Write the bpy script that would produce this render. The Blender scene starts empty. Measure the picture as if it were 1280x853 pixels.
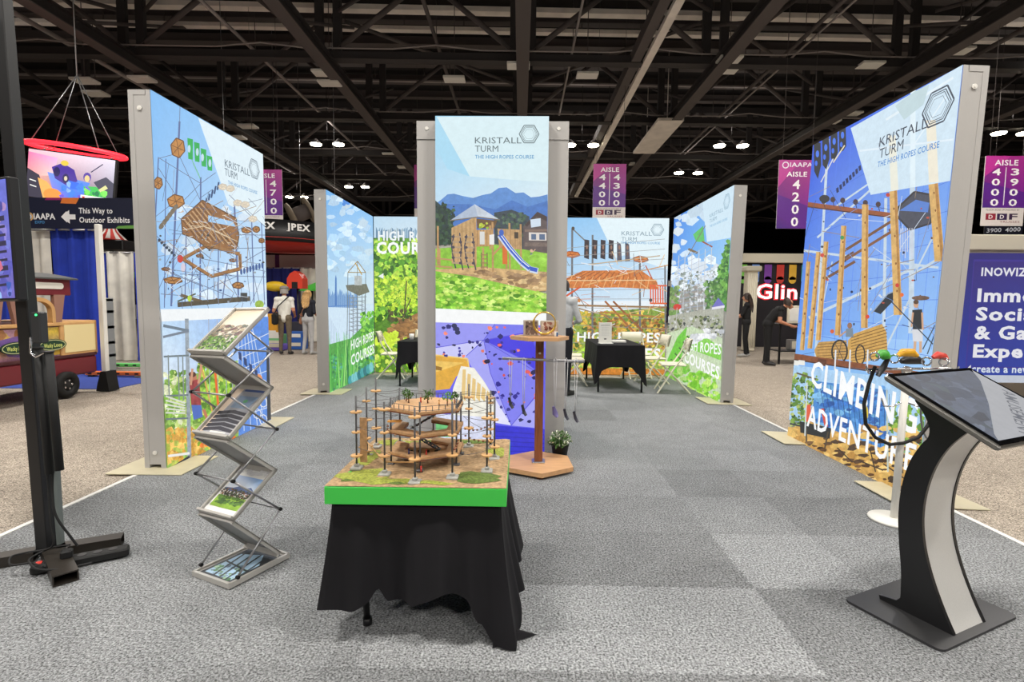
import bpy, bmesh, math, random
import numpy as np
from mathutils import Vector, Matrix
random.seed(7)
PI = math.pi
scene = bpy.context.scene
COL = scene.collection

# ------------------------------------------------------------------ camera, world, lamps, exposure
CAMZ, FPX = 1.4, 640.0
def make_camera():
    hor, vx, roll = 378.0, 650.0, -0.0087
    p = math.atan((426.5 - hor) / FPX); y = math.atan((vx - 640) / FPX * math.cos(p))
    fw = Vector((-math.sin(y) * math.cos(p), math.cos(y) * math.cos(p), -math.sin(p)))
    r = Vector((math.cos(y), math.sin(y), 0)); u = r.cross(fw)
    c, s = math.cos(roll), math.sin(roll)
    r, u = c * r - s * u, s * r + c * u
    cam = bpy.data.cameras.new('camera'); cam.sensor_width = 36.0; cam.lens = 36.0 * FPX / 1280.0
    cam.clip_start = 0.05; cam.clip_end = 300
    o = bpy.data.objects.new('camera', cam); COL.objects.link(o)
    m = Matrix((r, u, -fw)).transposed().to_4x4(); m.translation = (0, 0, CAMZ)
    o.matrix_world = m; scene.camera = o
    return fw, r, u
FW, RT, UP = make_camera()
vs = scene.view_settings
vs.view_transform = 'Standard'; vs.look = 'None'; vs.gamma = 1.0; vs.use_curve_mapping = False
vs.exposure = 0.0
w = bpy.data.worlds.new('hall_air'); scene.world = w; w.use_nodes = True
bg = w.node_tree.nodes['Background']; bg.inputs[0].default_value = (1.0, 0.97, 0.95, 1); bg.inputs[1].default_value = 0.10
# high-bay lamps of the hall: (x, y, watts); every one hangs in a visible fixture built further down
BAYS = [(x, y) for y in (-7.0, 1.0, 9.0) for x in (-9.0, -3.0, 3.0, 9.0)] + \
       [(-8.2, 22.0), (2.5, 22.0), (8.7, 22.0), (15.0, 15.2), (18.6, 20.3), (-14.3, 33.0), (8.4, 26.5), (-9.5, 30.0), (-4.5, 31.0), (1.9, 33.0), (20.0, 33.0), (-16, 15.0)]
BAY_W, BAY_Z = 340.0, 8.0

def ray(x, y):
    return FW * FPX + RT * (x - 640.0) - UP * (y - 426.5)
def on_z(x, y, z=0.0):
    d = ray(x, y); t = (z - CAMZ) / d.z; return Vector((0, 0, CAMZ)) + d * t
def at(x, y, Y):
    d = ray(x, y); return Vector((0, 0, CAMZ)) + d * (Y / d.y)
def at_x(x, y, X):
    d = ray(x, y); return Vector((0, 0, CAMZ)) + d * (X / d.x)

# ------------------------------------------------------------------ colours and materials
def lin(c):
    return tuple(((v / 255.0) / 12.92 if v <= 10.3 else (((v / 255.0) + 0.055) / 1.055) ** 2.4) for v in c[:3])
MATS = {}
def mat(name, col, rough=0.6, metal=0.0, noise=0.0, scale=8.0, bump=0.0, emit=0.0, coat=0.0, spec=0.5, stretch=None, alpha=1.0, trans=0.0, sheen=0.0):
    if name in MATS: return MATS[name]
    m = bpy.data.materials.new(name); m.use_nodes = True; nt = m.node_tree; N = nt.nodes; L = nt.links
    b = N['Principled BSDF']; c = lin(col) + (1,)
    b.inputs['Base Color'].default_value = c; b.inputs['Roughness'].default_value = rough
    b.inputs['Metallic'].default_value = metal; b.inputs['Specular IOR Level'].default_value = spec
    b.inputs['Coat Weight'].default_value = coat; b.inputs['Transmission Weight'].default_value = trans
    b.inputs['Alpha'].default_value = alpha; b.inputs['Sheen Weight'].default_value = sheen
    if emit:
        b.inputs['Emission Color'].default_value = c; b.inputs['Emission Strength'].default_value = emit
    if noise or bump:
        tc = N.new('ShaderNodeTexCoord'); mp = N.new('ShaderNodeMapping'); no = N.new('ShaderNodeTexNoise')
        L.new(tc.outputs['Object'], mp.inputs[0]); L.new(mp.outputs[0], no.inputs['Vector'])
        if stretch: mp.inputs['Scale'].default_value = stretch
        no.inputs['Scale'].default_value = scale; no.inputs['Detail'].default_value = 5
        if noise:
            mx = N.new('ShaderNodeMix'); mx.data_type = 'RGBA'
            mx.inputs['A'].default_value = tuple(max(0, v * (1 - noise)) for v in c[:3]) + (1,)
            mx.inputs['B'].default_value = tuple(min(1, v * (1 + noise)) for v in c[:3]) + (1,)
            rp = N.new('ShaderNodeMapRange'); rp.inputs[1].default_value = .3; rp.inputs[2].default_value = .7
            L.new(no.outputs['Fac'], rp.inputs[0]); L.new(rp.outputs[0], mx.inputs['Factor']); L.new(mx.outputs['Result'], b.inputs['Base Color'])
        if bump:
            bp = N.new('ShaderNodeBump'); bp.inputs['Strength'].default_value = bump; bp.inputs['Distance'].default_value = .01
            L.new(no.outputs['Fac'], bp.inputs['Height']); L.new(bp.outputs[0], b.inputs['Normal'])
    MATS[name] = m; return m

def art_material(name, strength, lit=False):
    """flat print: colours come with the artwork, fine grain from noise; lit prints glow (backlit fabric, screens)"""
    if name in MATS: return MATS[name]
    m = bpy.data.materials.new(name); m.use_nodes = True; nt = m.node_tree; N = nt.nodes; L = nt.links
    b = N['Principled BSDF']; at_ = N.new('ShaderNodeAttribute'); at_.attribute_name = 'ink'
    tc = N.new('ShaderNodeTexCoord'); n1 = N.new('ShaderNodeTexNoise'); n1.inputs['Scale'].default_value = 16; n1.inputs['Detail'].default_value = 9; n1.inputs['Roughness'].default_value = .72
    L.new(tc.outputs['Object'], n1.inputs['Vector'])
    mr = N.new('ShaderNodeMapRange'); mr.inputs[1].default_value = .32; mr.inputs[2].default_value = .68; mr.inputs[3].default_value = -1; mr.inputs[4].default_value = 1
    L.new(n1.outputs['Fac'], mr.inputs[0])
    mu = N.new('ShaderNodeMath'); mu.operation = 'MULTIPLY'; L.new(mr.outputs[0], mu.inputs[0]); ab = N.new('ShaderNodeMath'); ab.operation = 'ADD'; ab.inputs[1].default_value = .05; L.new(at_.outputs['Alpha'], ab.inputs[0]); L.new(ab.outputs[0], mu.inputs[1])
    ad = N.new('ShaderNodeMath'); ad.operation = 'ADD'; ad.inputs[1].default_value = 1; L.new(mu.outputs[0], ad.inputs[0])
    vm = N.new('ShaderNodeVectorMath'); vm.operation = 'SCALE'; L.new(at_.outputs['Color'], vm.inputs[0]); L.new(ad.outputs[0], vm.inputs['Scale'])
    if lit:
        b.inputs['Base Color'].default_value = (.02, .02, .02, 1); b.inputs['Roughness'].default_value = .6
        L.new(vm.outputs[0], b.inputs['Emission Color']); b.inputs['Emission Strength'].default_value = strength
    else:
        L.new(vm.outputs[0], b.inputs['Base Color']); b.inputs['Roughness'].default_value = .45
    MATS[name] = m; return m

# ------------------------------------------------------------------ mesh collector
class MB:
    def __init__(s): s.v = []; s.f = []; s.m = []; s.ms = []; s.cur = 0; s.sm = []; s.smooth = False
    def use(s, m):
        if m not in s.ms: s.ms.append(m)
        s.cur = s.ms.index(m); return s
    def add(s, vs_, fs, smooth=None):
        k = len(s.v); s.v += [tuple(p) for p in vs_]; sm = s.smooth if smooth is None else smooth
        for f in fs: s.f.append(tuple(i + k for i in f)); s.m.append(s.cur); s.sm.append(sm)
        return s
    def hexa(s, p):   # 8 points: bottom ring 0-3, top ring 4-7
        return s.add(p, [(3, 2, 1, 0), (4, 5, 6, 7), (0, 1, 5, 4), (1, 2, 6, 5), (2, 3, 7, 6), (3, 0, 4, 7)], False)
    def box(s, c, d, rz=0.0, M=None):
        x, y, z = d[0] / 2, d[1] / 2, d[2] / 2; P = [(-x, -y, -z), (x, -y, -z), (x, y, -z), (-x, y, -z), (-x, -y, z), (x, -y, z), (x, y, z), (-x, y, z)]
        R = M if M is not None else Matrix.Rotation(rz, 3, 'Z')
        return s.hexa([Vector(c) + R @ Vector(p) for p in P])
    def bbox(s, c, d, b=.01, rz=0.0, M=None):   # box with bevelled vertical and horizontal edges
        x, y, z = d[0] / 2, d[1] / 2, d[2] / 2; b = min(b, x * .9, y * .9, z * .9)
        R = M if M is not None else Matrix.Rotation(rz, 3, 'Z'); rings = []
        for zz, ins in ((-z, b), (-z + b, 0), (z - b, 0), (z, b)):
            a, e = x - ins, y - ins; q = b if not ins else b * .5
            rings.append([(-a + q, -e, zz), (a - q, -e, zz), (a, -e + q, zz), (a, e - q, zz), (a - q, e, zz), (-a + q, e, zz), (-a, e - q, zz), (-a, -e + q, zz)])
        V = [Vector(c) + R @ Vector(p) for r in rings for p in r]; F = [tuple(range(7, -1, -1)), tuple(range(24, 32))]
        for k in range(3):
            for i in range(8): j = (i + 1) % 8; F.append((k * 8 + i, k * 8 + j, k * 8 + 8 + j, k * 8 + 8 + i))
        return s.add(V, F, False)
    def cyl(s, a, b, r0, r1=None, n=10, caps=True, smooth=True):
        a, b = Vector(a), Vector(b); r1 = r0 if r1 is None else r1; d = (b - a)
        if d.length < 1e-6: return s
        q = d.to_track_quat('Z', 'Y'); X, Y = q @ Vector((1, 0, 0)), q @ Vector((0, 1, 0)); V = []
        for p, r in ((a, r0), (b, r1)):
            for i in range(n): t = 2 * PI * i / n; V.append(p + X * (math.cos(t) * r) + Y * (math.sin(t) * r))
        s.add(V, [(i, (i + 1) % n, n + (i + 1) % n, n + i) for i in range(n)], smooth)
        if caps: k = len(s.v) - 2 * n; s.f += [tuple(k + i for i in range(n - 1, -1, -1)), tuple(k + n + i for i in range(n))]; s.m += [s.cur] * 2; s.sm += [False] * 2
        return s
    def tube(s, P, r, n=8, closed=False):
        P = [Vector(p) for p in P]; m = len(P); V = []; up = None
        for i in range(m):
            if closed: d = P[(i + 1) % m] - P[i - 1]
            else: d = P[min(i + 1, m - 1)] - P[max(i - 1, 0)]
            d.normalize()
            if up is None: up = Vector((0, 0, 1)) if abs(d.z) < .9 else Vector((1, 0, 0))
            X = d.cross(up).normalized(); up = X.cross(d).normalized(); rr = r[i] if isinstance(r, (list, tuple)) else r
            for k in range(n): t = 2 * PI * k / n; V.append(P[i] + X * (math.cos(t) * rr) + up * (math.sin(t) * rr))
        F = []
        for i in range(m if closed else m - 1):
            j = (i + 1) % m
            for k in range(n): l = (k + 1) % n; F.append((i * n + k, i * n + l, j * n + l, j * n + k))
        s.add(V, F, True)
        if not closed:
            k = len(s.v) - m * n; s.f += [tuple(k + i for i in range(n)), tuple(k + (m - 1) * n + i for i in range(n - 1, -1, -1))]; s.m += [s.cur] * 2; s.sm += [False] * 2
        return s
    def prism(s, poly, z0, z1, M=None):   # polygon in xy extruded along z, then M (4x4)
        n = len(poly); V = [Vector((p[0], p[1], z0)) for p in poly] + [Vector((p[0], p[1], z1)) for p in poly]
        if M is not None: V = [M @ v for v in V]
        return s.add(V, [tuple(range(n - 1, -1, -1)), tuple(range(n, 2 * n))] + [(i, (i + 1) % n, n + (i + 1) % n, n + i) for i in range(n)], False)
    def lathe(s, prof, c=(0, 0, 0), n=20, smooth=True):
        c = Vector(c); V = []; m = len(prof)
        for r, z in prof:
            for i in range(n): t = 2 * PI * i / n; V.append(c + Vector((r * math.cos(t), r * math.sin(t), z)))
        F = [(k * n + i, k * n + (i + 1) % n, k * n + n + (i + 1) % n, k * n + n + i) for k in range(m - 1) for i in range(n)]
        F += [tuple(range(n - 1, -1, -1)), tuple((m - 1) * n + i for i in range(n))]
        return s.add(V, F, smooth)
    def ball(s, c, r, n=10, m=7, M=None):
        c = Vector(c); r = (r, r, r) if not isinstance(r, (tuple, list)) else r; V = []
        for k in range(m + 1):
            ph = -PI / 2 + PI * k / m; q = max(math.cos(ph), 1e-3)
            for i in range(n):
                t = 2 * PI * i / n; p = Vector((r[0] * q * math.cos(t), r[1] * q * math.sin(t), r[2] * math.sin(ph)))
                V.append(c + (M @ p if M is not None else p))
        return s.add(V, [(k * n + i, k * n + (i + 1) % n, k * n + n + (i + 1) % n, k * n + n + i) for k in range(m) for i in range(n)], True)
    def quad(s, a, b, c, d): return s.add([a, b, c, d], [(0, 1, 2, 3)], False)
    def mesh(s, name):
        me = bpy.data.meshes.new(name); me.from_pydata(s.v, [], s.f)
        for m in s.ms: me.materials.append(m)
        me.polygons.foreach_set('material_index', s.m); me.polygons.foreach_set('use_smooth', s.sm); me.update(); return me
    def build(s, name, material=None, parent=None):
        if material is not None and not s.ms: s.ms = [material]
        o = bpy.data.objects.new(name, s.mesh(name)); COL.objects.link(o); o.parent = parent; return o

def tag(o, label=None, cat=None, group=None, kind=None):
    if label: o['label'] = label
    if cat: o['category'] = cat
    if group: o['group'] = group
    if kind: o['kind'] = kind
    return o
def empty(name, loc=(0, 0, 0), rz=0.0, label=None, cat=None, group=None):
    o = bpy.data.objects.new(name, None); COL.objects.link(o); o.empty_display_size = .1
    o.location = loc; o.rotation_euler = (0, 0, rz); return tag(o, label, cat, group)
def copy_tree(o, parent=None):
    c = o.copy(); COL.objects.link(c); c.parent = parent
    for ch in [x for x in o.children]: copy_tree(ch, c)
    return c
def inst(mesh, name, parent, loc=(0, 0, 0), rz=0.0):
    o = bpy.data.objects.new(name, mesh); COL.objects.link(o); o.parent = parent; o.location = loc; o.rotation_euler = (0, 0, rz); return o

# ------------------------------------------------------------------ flat artwork (prints, screens, lettering)
TXT = {}
def glyphs(text, bold=0.0):
    key = (text, bold)
    if key in TXT: return TXT[key]
    cu = bpy.data.curves.new('lettering', 'FONT'); cu.body = text; cu.size = 1.0; cu.offset = bold; cu.resolution_u = 2; cu.space_character = 1.0 + bold * 3.2
    o = bpy.data.objects.new('lettering', cu); COL.objects.link(o)
    me = bpy.data.meshes.new_from_object(o.evaluated_get(bpy.context.evaluated_depsgraph_get()))
    V = [(v.co.x, v.co.y) for v in me.vertices]; F = [tuple(p.vertices) for p in me.polygons]
    bpy.data.objects.remove(o); bpy.data.meshes.remove(me); bpy.data.curves.remove(cu)
    xs = [v[0] for v in V]; x0, x1 = min(xs), max(xs)
    cap = .71; V = [((x - x0) / (x1 - x0), y / cap) for x, y in V]; asp = (x1 - x0) / cap
    TXT[key] = (V, F, asp); return TXT[key]
class Art:
    """vector artwork; given in the units of `quad` (corner list tl,tr,br,bl), stored in metres u (right) v (up)"""
    STEP = 8e-6
    def __init__(s, quad, W, H):
        s.W, s.H = W, H; s.v = []; s.f = []; s.c = []; s.k = 0
        A = []; B = []
        for (x, y), (u, v) in zip(quad, ((0, H), (W, H), (W, 0), (0, 0))):
            A += [[x, y, 1, 0, 0, 0, -u * x, -u * y], [0, 0, 0, x, y, 1, -v * x, -v * y]]; B += [u, v]
        s.h = np.linalg.solve(np.array(A, float), np.array(B, float))
    def uv(s, p):
        h = s.h; x, y = p[0], p[1]; w_ = h[6] * x + h[7] * y + 1
        return ((h[0] * x + h[1] * y + h[2]) / w_, (h[3] * x + h[4] * y + h[5]) / w_)
    def _clip(s, P):
        for ax, lim, sg in ((0, 0, 1), (0, s.W, -1), (1, 0, 1), (1, s.H, -1)):
            out = []
            for i in range(len(P)):
                a, b = P[i - 1], P[i]; da, db = sg * (a[ax] - lim), sg * (b[ax] - lim)
                if (da >= 0) != (db >= 0): t = da / (da - db); out.append(tuple(a[j] + (b[j] - a[j]) * t for j in range(len(a))))
                if db >= 0: out.append(b)
            P = out
            if len(P) < 3: return []
        return P
    def _put(s, P, same=False):   # P: (u,v,r,g,b,tex)
        P = s._clip(P)
        if len(P) < 3: return
        if not same: s.k += 1
        k = len(s.v); d = -(s.k * s.STEP)
        s.v += [(p[0], d, p[1]) for p in P]; s.f.append(tuple(range(k, k + len(P)))); s.c += [tuple(p[2:6]) for p in P]
    def poly(s, pts, col, tex=0.0):
        c = lin(col); s._put([s.uv(p) + c + (tex,) for p in pts])
    def grad(s, pts, cols, tex=0.0): s._put([s.uv(p) + lin(c) + (tex,) for p, c in zip(pts, cols)])
    def line(s, a, b, w_, col, tex=0.0, w2=None):
        dx, dy = b[0] - a[0], b[1] - a[1]; l = math.hypot(dx, dy) or 1; nx, ny = -dy / l / 2, dx / l / 2; w2 = w_ if w2 is None else w2
        s.poly([(a[0] + nx * w_, a[1] + ny * w_), (b[0] + nx * w2, b[1] + ny * w2), (b[0] - nx * w2, b[1] - ny * w2), (a[0] - nx * w_, a[1] - ny * w_)], col, tex)
    def path(s, P, w_, col, tex=0.0):
        for a, b in zip(P, P[1:]): s.line(a, b, w_, col, tex)
    def ell(s, cx, cy, rx, ry, col, tex=0.0, n=12, rot=0.0):
        c, q = math.cos(rot), math.sin(rot)
        s.poly([(cx + rx * math.cos(t) * c - ry * math.sin(t) * q, cy + rx * math.cos(t) * q + ry * math.sin(t) * c) for t in [2 * PI * i / n for i in range(n)]], col, tex)
    def ring(s, cx, cy, rx, ry, w_, col, n=16, rot=0.0):
        P = [(cx + rx * math.cos(t + rot), cy + ry * math.sin(t + rot)) for t in [2 * PI * i / n for i in range(n + 1)]]; s.path(P, w_, col)
    def blobs(s, box_, n, size, cols, tex=.3, asp=1.0, inside=None, rng=random):
        x0, y0, x1, y1 = box_
        if n >= 20 and tex > .25: n, size = int(n * 2.6), size * .6
        for i in range(n):
            x, y = rng.uniform(x0, x1), rng.uniform(y0, y1)
            if inside and not inside(x, y): continue
            r = size * rng.uniform(.5, 1.4); c = rng.choice(cols); j = rng.randint(-14, 14); t0 = rng.random() * 6
            m = rng.randint(5, 7)
            s.poly([(x + r * asp * math.cos(t0 + 2 * PI * k / m) * rng.uniform(.55, 1.2), y + r * math.sin(t0 + 2 * PI * k / m) * rng.uniform(.55, 1.2)) for k in range(m)], tuple(max(0, min(255, v + j)) for v in c), tex)
    def text(s, t, p0, p1, cap, col, bold=0.0, up=None, mirror=False):
        """baseline from p0 to p1, capital height `cap` (art units); letters stand along the panel's own vertical"""
        V, F, asp = glyphs(t, bold); a, b = s.uv(p0), s.uv(p1)
        if up is None: q = s.uv((p0[0], p0[1] - cap)); up_ = (0.0, q[1] - a[1])
        else: q = s.uv((p0[0] + up[0], p0[1] + up[1])); up_ = (q[0] - a[0], q[1] - a[1])
        ex = (b[0] - a[0], b[1] - a[1]); s.k += 2; c = lin(col) + (0.0,)
        for f in F: s._put([(a[0] + ex[0] * V[i][0] + up_[0] * V[i][1], a[1] + ex[1] * V[i][0] + up_[1] * V[i][1]) + c for i in f], True)
    def logo(s, k0, k1, cap, drop, tag0=None, tag1=None, tcap=6, hexc=None, hr=None, col=(70, 85, 95), blue=(60, 130, 190)):
        s.text('KRISTALL', k0, k1, cap, col)
        s.text('TURM', (k0[0], k0[1] + drop), (k0[0] + (k1[0] - k0[0]) * .5, k0[1] + drop + (k1[1] - k0[1]) * .5), cap, col)
        if tag0: s.text('THE HIGH ROPES COURSE', tag0, tag1, tcap, blue, .012)
        if hexc:
            a = s.uv(hexc); e = s.uv((hexc[0], hexc[1] - hr)); R = abs(e[1] - a[1]) * 1.08
            for f_, w_ in ((1, .085), (.84, .05), (.72, .035), (.55, .02)):
                P = [(a[0] + R * f_ * math.cos(PI / 3 * i), a[1] + R * f_ * math.sin(PI / 3 * i) * (1 if f_ > .6 else .95)) for i in range(7)]
                for p, q in zip(P, P[1:]):
                    dx, dy = q[0] - p[0], q[1] - p[1]; l = math.hypot(dx, dy); nx, ny = -dy / l * R * w_ / 2, dx / l * R * w_ / 2; s.k += 1
                    s._put([(p[0] + nx, p[1] + ny) + lin(col) + (0,), (q[0] + nx, q[1] + ny) + lin(col) + (0,), (q[0] - nx, q[1] - ny) + lin(col) + (0,), (p[0] - nx, p[1] - ny) + lin(col) + (0,)], True)
    def build(s, name, material, parent=None):
        me = bpy.data.meshes.new(name); me.from_pydata(s.v, [], s.f); me.materials.append(material)
        ca = me.color_attributes.new('ink', 'FLOAT_COLOR', 'POINT'); ca.data.foreach_set('color', np.array(s.c, 'f').ravel()); me.update()
        o = bpy.data.objects.new(name, me); COL.objects.link(o); o.parent = parent; return o
def rect_art(W, H, ux=100.0):   # artwork in plain units: ux units wide, y down
    return Art([(0, 0), (ux, 0), (ux, ux * H / W), (0, ux * H / W)], W, H)
# ------------------------------------------------------------------ shared materials
M_ALU = mat('grey_aluminium', (176, 174, 172), .45, .0, noise=.04, scale=30, stretch=(60, 60, 1))
M_STEEL = mat('brushed_steel', (165, 165, 168), .35, .8)
M_CHROME = mat('chrome', (200, 200, 205), .2, 1.0)
M_BLACK = mat('black_metal', (22, 22, 24), .45)
M_RUBBER = mat('black_rubber', (14, 14, 15), .7)
M_CLOTH = mat('black_cloth', (22, 21, 25), .85, noise=.2, scale=3, spec=.3)
M_WOOD = mat('light_plywood', (200, 155, 110), .5, noise=.12, scale=6, stretch=(1, 8, 8))
M_DWOOD = mat('brown_wood', (125, 72, 42), .5, noise=.25, scale=7, stretch=(9, 9, 1))
M_WHITE = mat('white_plastic', (228, 226, 220), .45)
M_CREAM = mat('cream_plastic', (214, 207, 188), .5)
M_PLATE = mat('beige_steel_plate', (196, 188, 160), .5, noise=.05)
M_LIT = art_material('backlit_fabric_print', 1.0, True)
M_SCREEN = art_material('screen_picture', .9, True)
M_PRINT = art_material('matt_print', 1.0)

# ------------------------------------------------------------------ floor: aisle carpet, booth carpet tiles, tape
def carpet_mat(name, base, use_obj):
    m = bpy.data.materials.new(name); m.use_nodes = True; nt = m.node_tree; N = nt.nodes; L = nt.links; b = N['Principled BSDF']
    b.inputs['Roughness'].default_value = .95; b.inputs['Specular IOR Level'].default_value = .15
    tc = N.new('ShaderNodeTexCoord'); ge = N.new('ShaderNodeNewGeometry'); n1 = N.new('ShaderNodeTexNoise'); n2 = N.new('ShaderNodeTexNoise'); n3 = N.new('ShaderNodeTexNoise')
    for n_, sc, de in ((n1, 105, 3), (n2, 5, 4), (n3, 34, 4)):
        n_.inputs['Scale'].default_value = sc; n_.inputs['Detail'].default_value = de; n_.inputs['Roughness'].default_value = .75; L.new(ge.outputs['Position'], n_.inputs['Vector'])
    r1 = N.new('ShaderNodeMapRange'); r1.inputs[1].default_value = .36; r1.inputs[2].default_value = .64; r1.inputs[3].default_value = .22; r1.inputs[4].default_value = 1.85; L.new(n1.outputs[0], r1.inputs[0])
    r2 = N.new('ShaderNodeMapRange'); r2.inputs[1].default_value = .3; r2.inputs[2].default_value = .7; r2.inputs[3].default_value = .9; r2.inputs[4].default_value = 1.1; L.new(n2.outputs[0], r2.inputs[0])
    r3 = N.new('ShaderNodeMapRange'); r3.inputs[1].default_value = .3; r3.inputs[2].default_value = .7; r3.inputs[3].default_value = .82; r3.inputs[4].default_value = 1.18; L.new(n3.outputs[0], r3.inputs[0])
    mu = N.new('ShaderNodeMath'); mu.operation = 'MULTIPLY'; L.new(r1.outputs[0], mu.inputs[0]); L.new(r2.outputs[0], mu.inputs[1])
    m3 = N.new('ShaderNodeMath'); m3.operation = 'MULTIPLY'; L.new(mu.outputs[0], m3.inputs[0]); L.new(r3.outputs[0], m3.inputs[1])
    vm = N.new('ShaderNodeVectorMath'); vm.operation = 'SCALE'; L.new(m3.outputs[0], vm.inputs['Scale'])
    if use_obj: oi = N.new('ShaderNodeObjectInfo'); L.new(oi.outputs['Color'], vm.inputs[0])
    else: vm.inputs[0].default_value = lin(base)
    L.new(vm.outputs[0], b.inputs['Base Color'])
    bp = N.new('ShaderNodeBump'); bp.inputs['Strength'].default_value = .5; bp.inputs['Distance'].default_value = .006; L.new(n1.outputs[0], bp.inputs['Height']); L.new(bp.outputs[0], b.inputs['Normal'])
    return m
M_AISLE = carpet_mat('taupe_aisle_carpet', (160, 150, 138), False)
M_TILE = carpet_mat('grey_booth_carpet', (140, 140, 140), True)
mb = MB(); mb.box((0, 25, -.062), (90, 90, .1)); floor = tag(mb.build('floor', M_AISLE), kind='structure', label='taupe carpeted hall floor with grey booth carpet tiles', cat='floor')
TS = .6
def tile_edge(n=20):   # interlocking teeth along one edge, shared by both neighbours
    return [(i / n, (.006 if (i // 1) % 2 else -.006) if 0 < i < n else 0) for i in range(n + 1)]
E_ = tile_edge(); g = .0006; poly = []
poly += [(t * TS, d + g) for t, d in E_[:-1]] + [(TS + d - g, t * TS) for t, d in E_[:-1]] + [(t * TS, TS + d - g) for t, d in E_[:0:-1]] + [(d + g, t * TS) for t, d in E_[:0:-1]]
mb = MB(); mb.prism(poly, -.012, 0); TILE = mb.mesh('carpet_tile'); TILE.materials.append(M_TILE)
rt = random.Random(3); tiles = {}
LIGHT = {(7, 5), (5, 4), (6, 4), (4, 4)}; DARK = {(7, 4), (8, 4), (5, 5), (6, 5), (7, 7), (5, 3), (6, 3), (8, 6), (6, 11)}
for j in range(-1, 17):
    for i in range(-5, 5):
        o = bpy.data.objects.new('carpet_tile', TILE); COL.objects.link(o); o.parent = floor
        o.location = (i * TS - .03, -.55 + j * TS, 0); k = (i + 5, j)
        t = rt.choice((.93, .97, 1.0, 1.03, 1.06)) if j < 9 else rt.choice((.95, 1.0, 1.03))
        if k in LIGHT: t = 1.22
        if k in DARK: t = .85
        c = lin((129, 131, 133)); o.color = (c[0] * t, c[1] * t, c[2] * t, 1)
M_TAPE = mat('white_floor_tape', (225, 225, 222), .6)
for n_, x in (('trim_1', -3.055), ('trim_2', 2.985)):
    mb = MB(); mb.box((x, 4.4, -.004), (.035, 11.0, .012)); tag(mb.build(n_, M_TAPE), kind='structure', label='white tape edging the grey carpet on the %s aisle' % ('drape' if x < 0 else 'kiosk'), cat='trim')

# ------------------------------------------------------------------ hall shell
M_DARK = mat('black_painted_deck', (30, 27, 29), .9, noise=.35, scale=.5)
M_WALL = mat('dark_hall_wall', (30, 28, 32), .9)
M_BEAM = mat('black_painted_steel', (50, 46, 47), .7)
M_BEAM2 = mat('charcoal_painted_steel', (84, 77, 76), .7)
M_DUCT = mat('pale_grey_duct', (236, 228, 220), .6, noise=.1, scale=2)
mb = MB(); mb.box((0, 25, 10.9), (90, 90, .2)); ceiling = tag(mb.build('ceiling', M_DARK), kind='structure', label='black painted hall roof deck with purlins', cat='ceiling')
for n_, c, d in (('wall_back', (0, 66, 5.4), (90, .3, 10.8)), ('wall_left', (-42, 25, 5.4), (.3, 82, 10.8)), ('wall_right', (42, 25, 5.4), (.3, 82, 10.8)), ('wall_front', (0, -17, 5.4), (90, .3, 10.8))):
    mb = MB(); mb.box(c, d); tag(mb.build(n_, M_WALL), kind='structure')
TILT = -.03
mb = MB(); mb.box((0, 0, 0), (80, .16, .26)); mb.box((0, 0, -.15), (80, .3, .04)); PURL = mb.mesh('purlin'); PURL.materials.append(M_BEAM2)
for k in range(26):
    o = inst(PURL, 'purlin', ceiling, (0, 8.0 + k * 1.55, 10.55), -TILT)
# cross trusses
M_PIPE = mat('pale_conduit', (150, 142, 140), .5)
def cross_truss(y, idx):
    words_ = ['nearest', 'second', 'third', 'fourth', 'fifth', 'sixth', 'seventh']
    t = empty('roof_truss', (0, y, 8.2), -TILT, 'black steel roof truss with zigzag braces spanning the hall, %s overhead' % words_[idx], 'truss', 'roof trusses')
    a = MB(); a.box((0, 0, 0), (80, .2, .2)); a.box((0, 0, -.11), (80, .3, .025)); a.build('bottom_chord', M_BEAM, t)
    a = MB(); a.box((0, 0, 2.1), (80, .24, .24)); a.build('top_chord', M_BEAM, t)
    br = MB(); br.cyl((-2.7, 0, 0), (0, 0, 2.1), .075, n=6); bm1 = br.mesh('brace'); bm1.materials.append(M_BEAM2)
    br = MB(); br.cyl((0, 0, 2.1), (2.7, 0, 0), .075, n=6); bm2 = br.mesh('brace'); bm2.materials.append(M_BEAM2)
    br = MB(); br.box((0, 0, 1.05), (.22, .14, 2.1)); bm3 = br.mesh('upright'); bm3.materials.append(M_BEAM)
    for k in range(-4, 5):
        x = k * 5.4
        inst(bm1, 'brace', t, (x + 2.7, 0, 0)); inst(bm2, 'brace', t, (x + 2.7, 0, 0)); inst(bm3, 'upright', t, (x - .25, 0, 0)); inst(bm3, 'upright', t, (x + .25, 0, 0))
    c = MB(); c.smooth = True; P = []
    for k in range(41):
        x = -24 + k * 1.2; P.append((x, -.2, .12 + (.12 if k % 4.5 < 1 else 0)))
    c.tube(P, .022, 6); c.build('conduit', M_PIPE, t)
for i, y in enumerate((10.6, 14.9, 19.6, 24.3, 29.0, 35.0, 42.0)): cross_truss(y, i)
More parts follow.
